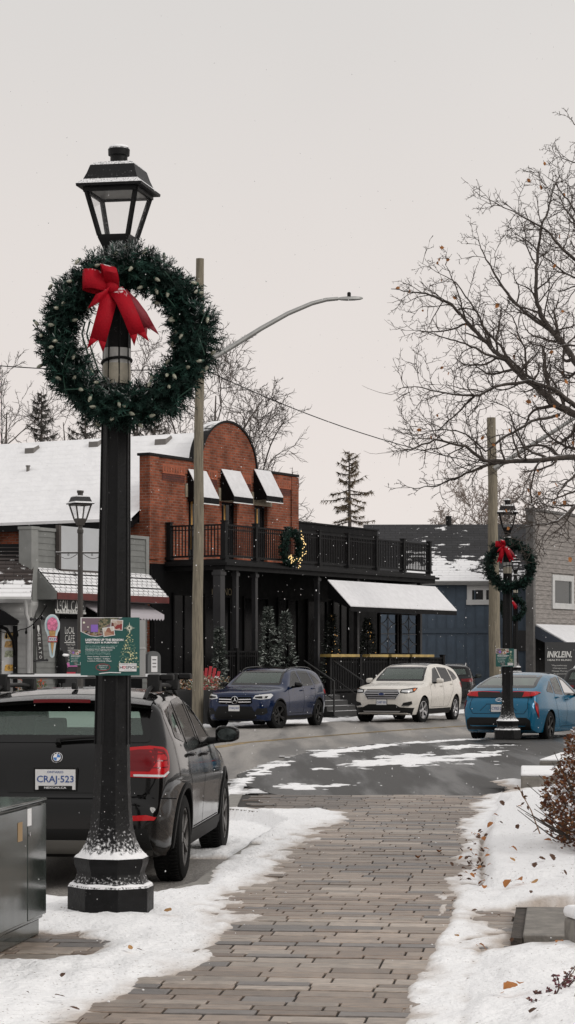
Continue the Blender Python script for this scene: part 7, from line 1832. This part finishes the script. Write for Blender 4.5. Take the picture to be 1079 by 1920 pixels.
def conifer(label, px, d, ytop, r, seed, c, droop=-.35, sparse=.55, z0=0, start=.15):
    rr = random.Random(seed); H = Z(ytop, d)-z0; t = thing('conifer', label, 'tree', (X(px, d), d, z0), 0, 'conifers behind the roofs'); b = B(); f = B(); m_ = mat('conifer_foliage_%d' % seed, c, .9, attr=True)
    b.tube([(0,0,0),(.05,0,H*.5),(0,0,H)], [.22,.14,.02], 7, cap=False); n = int(H*10)
    for k in range(n):
        t_ = start+(1-start)*k/n; z = H*t_+rr.uniform(-.35,.25)*(1-t_)*2; L = r*(1-t_)**.8*rr.choice((.35,.6,.85,1.0))*rr.uniform(.8,1.15)+.12; a = k*2.4+rr.uniform(-.4,.4); d2 = Vector((math.cos(a), math.sin(a), 0)); dq = rr.uniform(.2,1.5)
        pts = [Vector((0,0,z))+d2*L*s_+Vector((0,0,dq*droop*L*(s_**1.3)*(.9 if t_ < .85 else -.6)+.18*L*s_**3)) for s_ in (0,.25,.5,.75,1)]
        b.tube(pts, [.035,.028,.02,.014,.008], 4, cap=False)
        for j in range(int(L*34*sparse)+6):
            s_ = rr.uniform(.15,1.0); i = min(3, int(s_*4)); p = pts[i].lerp(pts[i+1], s_*4-i); nn = 3
            for q in range(nn):
                e = (d2*rr.uniform(-.1,.8)+Vector((-d2.y,d2.x,0))*rr.uniform(-1,1)+Vector((0,0,rr.uniform(-1.3,.3)))).normalized(); l = rr.uniform(.10,.32); w = e.orthogonal().normalized()*rr.uniform(.012,.03)
                o = f.add([p-w, p+w, p+e*l], [(0,1,2)]); g = rr.uniform(.6,1.4); 
                for jj in range(3): f.c[o+jj] = (g,g,g)
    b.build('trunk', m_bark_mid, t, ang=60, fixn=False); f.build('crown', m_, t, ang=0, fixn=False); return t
conifer('open tawny larch above the black balcony railing', 655, 112, 846, 4.8, 61, (.115,.085,.050), sparse=.7)
conifer('dark drooping conifer left of the large wreath, above the snowy roof', 78, 98, 735, 3.4, 62, (.055,.052,.045), sparse=.8)
conifer('dark drooping conifer below the large wreath, above the snowy roof', 160, 100, 750, 3.2, 63, (.055,.052,.045), sparse=.8)
conifer('dark conifer between the near post and the wooden pole, above the roof', 290, 103, 742, 3.0, 64, (.065,.060,.050), sparse=.7)
# ===== foreground right: hedge, kerb block, cover, stalks, leaves =====
m_bushleaf = mat('rust_leaves', (1,1,1), .8, attr=True)
BU = thing('hedge_bush', 'rust brown leafy bush dusted with snow at the right edge', 'bush', (2.62, 18.0, .0)); rr = random.Random(77); b = B(); tw = B()
cols = ((.17,.055,.018),(.11,.034,.013),(.24,.10,.035),(.07,.028,.014),(.14,.075,.03))
for i in range(9000):
    a = rr.uniform(0, 6.28); e = rr.random(); rad = (.38+.62*rr.random()**.4)
    zf = rr.random(); w = .56*math.sin(math.pi*min(1, .22+.70*zf))**.6
    c = Vector((math.cos(a)*w*rad, math.sin(a)*w*rad*1.7, .10+.98*zf)); c += Vector((nz(c.x*3,c.y*3,c.z*3,2)*.12, 0, nz(c.x*4,5,c.z*2,2)*.08))
    d = Vector((math.cos(a)+rr.gauss(0,.6), math.sin(a)+rr.gauss(0,.6), rr.gauss(.2,.6))).normalized(); l = rr.uniform(.022,.045); wv = d.cross(Vector((rr.gauss(0,1),rr.gauss(0,1),rr.gauss(0,1)))).normalized()*l*.36
    o = b.add([c, c+d*l*.5+wv, c+d*l, c+d*l*.5-wv], [(0,1,2,3)]); cc = rr.choice(cols); s = rr.random() < .10*(1+zf)
    for j in range(4): b.c[o+j] = (.72,.72,.74) if s else cc
b.build('leaves', m_bushleaf, BU, ang=0, fixn=False)
for i in range(150):
    a = rr.uniform(0, 6.28); d = Vector((math.cos(a)*.8, math.sin(a)*1.2, rr.uniform(.4,1.6))).normalized(); L = rr.uniform(.6,1.05); tw.tube([(0,0,0), tuple(d*L*.5+Vector((rr.gauss(0,.04),rr.gauss(0,.04),0))), tuple(d*L)], [.010,.006,.0025], 4, cap=False)
tw.build('twigs', m_twig, BU, ang=0, fixn=False)
m_conc = mat('bare_concrete', (.20,.185,.165), .85, var=.3, vs=6, bump=.004, bs=50)
KB = thing('concrete_block', 'pale concrete kerb block with a snowy top beside the bush', 'block', (2.98, 28.6, -.02), R(-6)); b = B(); b.box(0, 1.3, 0, 2.2, 0, .17); b.build('block', m_conc, KB, bevel=.015); b = B(); b.box(.0,1.3,.02,2.2,.171,.21); b.build('snow', m_snow, KB, bevel=.018)
KB2 = thing('concrete_block', 'farther concrete kerb block, half behind the bush', 'block', (3.62, 32.2, -.02), R(-14)); b = B(); b.box(0, 1.2, 0, 2.4, 0, .20); b.build('block', m_conc, KB2, bevel=.015); b = B(); b.box(0,1.2,.02,2.4,.201,.235); b.build('snow', m_snow, KB2, bevel=.018)
CV = thing('concrete_cover', 'bare square concrete cover set in the snowy bed', 'cover', (1.36, 12.95, .0), R(-7)); b = B(); b.box(0, 1.3, 0, 1.5, .0, .055); b.build('slab', m_conc, CV, bevel=.008)
b = B(); b.box(-.07, -.002, -.02, 1.55, .0, .040); b.box(-.07, 1.3, 1.502, 1.56, 0, .045); b.build('dark_rim', m_soil, CV)
SK = thing('stone_block', 'upright stone with a snow cap at the right edge, above the red stalks', 'stone', (1.64, 12.2, .0), R(12)); b = B(); b.box(0,.5,0,.42,0,.20); b.build('stone', m_conc, SK, bevel=.02); b = B(); b.box(-.01,.5,-.01,.42,.201,.27); b.build('snow', m_snow, SK, bevel=.03)
m_redleaf = mat('red_stalk_leaf', (1,1,1), .7, attr=True)
def stalk(label, px, py, h, n, seed, col2, group='withered red plants in the snow'):
    d = GD(py, .06); t = thing('withered_plant', label, 'plant', (X(px, d), d, .05), 0, group); rr = random.Random(seed); s = B(); l_ = B()
    for k in range(n):
        a = rr.uniform(0, 6.28); top = Vector((math.cos(a)*h*rr.uniform(.3,.9), math.sin(a)*h*.5, h*rr.uniform(.5,1))); mid = top*.5+Vector((rr.gauss(0,.01),0,.02)); s.tube([(0,0,-.02), tuple(mid), tuple(top)], [.0035,.003,.0015], 4, cap=False)
        for j in range(16):
            f = rr.uniform(.25,1); p = top*f; dd = Vector((rr.gauss(0,1),rr.gauss(0,1),rr.gauss(.3,.6))).normalized(); L = rr.uniform(.012,.028); w = dd.orthogonal().normalized()*L*.36
            o = l_.add([p, p+dd*L*.5+w, p+dd*L, p+dd*L*.5-w], [(0,1,2,3)]); cc = rr.choice(col2)
            for q in range(4): l_.c[o+q] = cc
    s.build('stems', m_twig, t, ang=0, fixn=False); l_.build('leaves', m_redleaf, t, ang=0, fixn=False)
red = ((.10,.02,.03),(.16,.05,.06),(.06,.02,.02),(.18,.10,.07))
stalk('tall withered red plant leaning right, topmost of the red plants', 1046, 1868, .16, 7, 1, red); stalk('small withered red plant at the left of the group', 1006, 1895, .07, 5, 2, red); stalk('withered red plant between its neighbours, low in the snow', 1028, 1880, .09, 6, 3, red); stalk('withered dark plant nearest the right corner of the picture', 1060, 1890, .08, 6, 4, ((.05,.03,.025),(.09,.05,.04)))
d_ = GD(1572, .1); ST = thing('dry_stalk', 'single dry stalk leaning over the snowy bed by the bush', 'plant', (X(1018, d_), d_, .08)); b = B(); e = Vector((X(970, d_), 0, Z(1472, d_)-.08))-Vector((X(1018,d_),0,0)); b.tube([(0,0,0), tuple(e*.55+Vector((.02,0,0))), tuple(e)], [.006,.005,.003], 5); b.build('stem', mat('dry_stem', (.20,.10,.04), .8), ST, ang=60); b = B()
for k in range(8):
    p = e*rr.uniform(.5,1.0); dd = Vector((rr.gauss(0,1),0,rr.gauss(0,.8))).normalized(); w = dd.cross(Vector((0,1,0)))*.010; b.add([p, p+dd*.025+w, p+dd*.05, p+dd*.025-w], [(0,1,2,3)])
b.build('leaves', m_leafs[2], ST, ang=0)
# fallen leaves: individuals
lmesh = [leaf_mesh(s) for s in (1,4,8)]
first = {}
def fallen(px, py, s, k, group, label):
    d = GD(py, .07); key = (k, k % 3)
    if key not in first: first[key] = lmesh[k % 3].build('fallen_leaf', m_leafs[k], ang=60); o = first[key]
    else: o = first[key].copy(); col.objects.link(o)
    gz = .055
    x = X(px, d)
    m = mright(x, d)
    gz = (bright(x, d) + .05*(1-math.exp(-max(0, m)/.22))+.012) if m > 0 else .01
    o.location = (x, d, gz+s*.10); o.scale = (s,s,s); o.rotation_euler = (R(rr.uniform(-30,30)), R(rr.uniform(-35,35)), rr.uniform(0,6.28)); tag(o, label, 'leaf', group)
G1 = 'fallen leaves on the snowy bed'; LB = ('orange brown leaf fallen on the snowy bed', 'pale tan leaf fallen on the snowy bed', 'dark brown leaf fallen on the snowy bed')
for px, py, s, k in ((904,1642,.085,0),(912,1645,.07,2),(908,1660,.07,0),(952,1661,.10,0),(974,1659,.10,0),(1003,1664,.07,1),(962,1633,.08,1),(964,1614,.07,0),(1017,1634,.06,2),(1036,1633,.09,2),(1003,1647,.07,2),(1027,1600,.08,0),(1040,1601,.06,2),(1063,1596,.13,0),(1007,1578,.09,2),(971,1570,.07,2),(1031,1561,.05,0),(975,1530,.06,0),(942,1522,.09,2),(940,1560,.05,2),(920,1559,.09,0),(908,1566,.08,0),(897,1566,.07,2),(893,1560,.06,0),(900,1553,.05,2),(930,1545,.06,0),(886,1573,.05,2),(912,1598,.06,0),(905,1606,.05,2),(915,1614,.06,0),(896,1618,.05,2),(890,1627,.05,2),(1060,1652,.05,2),(996,1680,.04,2),(890,1697,.05,2),(857,1744,.05,1),(958,1867,.10,0),(975,1863,.07,0),(1000,1916,.07,2),(905,1770,.07,0),(960,1765,.04,2),(1050,1787,.07,0)): fallen(px, py, s*.8, k, G1, LB[k])
rr = random.Random(101)
for k in range(46):
    py = rr.uniform(1555,1640); px = 893+rr.gauss(0,14)-(py-1555)*.12; fallen(px, py, rr.uniform(.02,.045), rr.choice((0,2,2)), G1, LB[rr.choice((0,))] if 0 else 'tiny crumpled leaf scrap along the paving edge')
G2 = 'leaf scraps on the left snow'
for px, py, s, k in ((118,1830,.04,2),(113,1869,.05,2),(140,1893,.05,2),(52,1862,.02,2),(262,1782,.03,2),(245,1777,.04,1),(315,1706,.07,1),(152,1917,.04,2)):
    d = GD(py, .05); o = lmesh[k % 3].build('fallen_leaf', m_leafs[k], ang=60); o.location = (X(px,d), d, .055); o.scale = (s,s,s); o.rotation_euler = (R(rr.uniform(-20,20)), 0, rr.uniform(0,6)); tag(o, 'small leaf scrap on the snow left of the paving', 'leaf', G2)
for px, py in ((784,1611),(824,1600)):
    d = GD(py, 0); o = lmesh[0].build('fallen_leaf', m_leaf, ang=60); o.location = (X(px,d), d, .012); o.scale = (.07,.07,.07); tag(o, 'orange leaf lying on the bare paving', 'leaf', 'leaves on the paving')
# ===== utility cabinet =====
m_cab = mat('cabinet_green', (.024,.031,.027), .16, coat=.25, spec=.3, var=.25, vs=1.5)
UC = thing('utility_cabinet', 'glossy dark green utility cabinet at the left edge', 'cabinet', (-1.455, 13.45, 0), R(-8)); hc = .80
b = B(); b.box(-1.0, -.012, -2.2, -.012, .10, hc); b.box(-.97,-.03,-2.17,-.03,0,.10); b.build('housing', m_cab, UC, bevel=.008)
for y0, y1 in ((-.44,-.004),(-2.19,-.452)): b = B(); b.box(-.011, .008, y0, y1, .125, hc-.012); do = b.build('door', m_cab, UC, bevel=.006)
b = B(); b.box(-1.02, .012, -2.22, .006, hc, hc+.022); b.build('lid', m_cab, UC, bevel=.008); b = B(); b.lathe([(.012,0),(.012,.006),(.004,.008)], 12, M=Matrix.Translation((.009,-.41,hc-.17)) @ Matrix.Rotation(R(90), 4, 'Y')); b.build('bolt', m_chrome, UC)
for y_, z_, m_, s in ((-.41,hc-.07,m_pwhite,.05),(-.62,hc-.14,mat('tan_label', (.30,.20,.10), .6),.055)): b = B(); b.box(.008,.0105,y_-s*.9,y_+s*.9,z_-s,z_+s); b.build('sticker', m_, UC)

# ===== added out of the frame, across the path, for the car sides to mirror =====
HO = thing('offstage_house', 'added grey gabled house out of view, right of the path', 'building', (13.5, 16, 0), R(-8)); m_hw = mat('house_boards', (.055,.048,.044), .8, var=.2)  # dark wall tone chosen to darken the car-side reflections
b = B(); b.box(0, 8, -6, 7, -.1, 5.2); b.prism([(-6,5.2),(7,5.2),(.5,8.6)], 0, 8, 'yz'); b.build('wall', m_hw, HO); b = B(); b.prism([(-6.6,5.0),(.5,8.9),(7.6,5.0),(7.6,5.25),(.5,9.15),(-6.6,5.25)], -.5, 8.5, 'yz'); b.build('roof', m_snow, HO)
for y_ in (-4.2,-.4,3.6):
    o = len(b.v); q = B(); q.box(-.06, .0, y_, y_+1.6, 1.2, 3.2); q.build('window', m_win, HO)
far_tree('added bare tree out of view beside the grey gabled house', 540+4200*8.2/13, 13, -2200, .22, 71, mtl=m_bark, dens=.75, rmin=.008, group='bare garden trees'); far_tree('added bare tree out of view on the right, farther back', 540+4200*9.5/24, 24, -900, .24, 73, mtl=m_bark, dens=.75, rmin=.008, group='bare garden trees')
# ===== falling snow =====
rr = random.Random(55); b = B()
for i in range(4600):
    d = 7+68*rr.random()**.75; x = X(rr.uniform(-60,1140), d); z = Z(rr.uniform(-40,1960), d)
    if z < .05 or (z > 4.5+d*.05 and rr.random() < .8): continue
    r = rr.uniform(.0026,.0055)*(1 if d > 20 else .6); w = Vector((r,0,0)); h = Vector((0,0,r*rr.uniform(.9,1.7)))
    b.add([(x-r,d,z),(x,d-r,z),(x+r,d,z),(x,d+r,z),(x,d,z+h.z),(x,d,z-h.z)], [(0,1,4),(1,2,4),(2,3,4),(3,0,4),(1,0,5),(2,1,5),(3,2,5),(0,3,5)])
sf = b.build('falling_snow', m_snow, ang=0, fixn=False); sf['kind'] = 'stuff'
# ===== sky, sun, camera =====
w = bpy.data.worlds.new('World'); scene.world = w; w.use_nodes = True; nt = w.node_tree; L = nt.links; bg = nt.nodes['Background']
sk = node(nt, 'ShaderNodeTexSky', sky_type='NISHITA'); sk.sun_disc = False; SE, SA = R(32), R(118)
sk.sun_elevation = SE; sk.sun_rotation = SA; sk.dust_density = 4
tc = node(nt, 'ShaderNodeTexCoord'); sx = node(nt, 'ShaderNodeSeparateXYZ'); L.new(tc.outputs['Generated'], sx.inputs[0])
cr = node(nt, 'ShaderNodeValToRGB'); e = cr.color_ramp
for i, (p, c) in enumerate(((0.0,(.825,.765,.725)),(.10,(.825,.762,.728)),(.18,(.792,.742,.711)),(.29,(.722,.698,.678)),(.75,(.84,.82,.81)))):
    el = e.elements[i] if i < 2 else e.elements.new(p); el.position = p; el.color = rgba(c)
L.new(sx.outputs[2], cr.inputs[0])
cn = node(nt, 'ShaderNodeTexNoise'); cn.inputs['Scale'].default_value = 3; cn.inputs['Detail'].default_value = 4; L.new(tc.outputs['Generated'], cn.inputs[0])
sc_ = node(nt, 'ShaderNodeVectorMath', operation='SCALE'); L.new(cr.outputs[0], sc_.inputs[0]); L.new(mapr(nt, cn.outputs[0], .3, .7, 9.75, 10.25), sc_.inputs['Scale'])
L.new(mixc(nt, .985, sk.outputs[0], sc_.outputs[0]), bg.inputs[0]); bg.inputs[1].default_value = .1
sd = bpy.data.lights.new('sun', 'SUN'); sd.energy = 1.2; sd.angle = R(20); sd.color = (1,.96,.91); so = bpy.data.objects.new('sun', sd); col.objects.link(so)
# light comes from behind the camera, to the right
v = Vector((math.sin(SA)*math.cos(SE), math.cos(SA)*math.cos(SE), math.sin(SE))); so.rotation_euler = v.to_track_quat('Z', 'Y').to_euler()
cd = bpy.data.cameras.new('camera'); co = bpy.data.objects.new('camera', cd); col.objects.link(co); scene.camera = co
cd.sensor_fit = 'AUTO'; cd.sensor_width = 36; cd.lens = F/1920*36; cd.shift_y = (HY-960)/1920; cd.clip_start = .1; cd.clip_end = 2000
co.location = (0, 0, CZ); co.rotation_euler = (R(90), 0, 0)
scene.view_settings.view_transform = 'Standard'; scene.view_settings.look = 'None'; scene.view_settings.exposure = 0; scene.view_settings.gamma = 1
scene.render.engine = 'CYCLES'; scene.cycles.max_bounces = 8; scene.cycles.transparent_max_bounces = 24; scene.cycles.use_denoising = True
scene.render.resolution_x = 575; scene.render.resolution_y = 1024
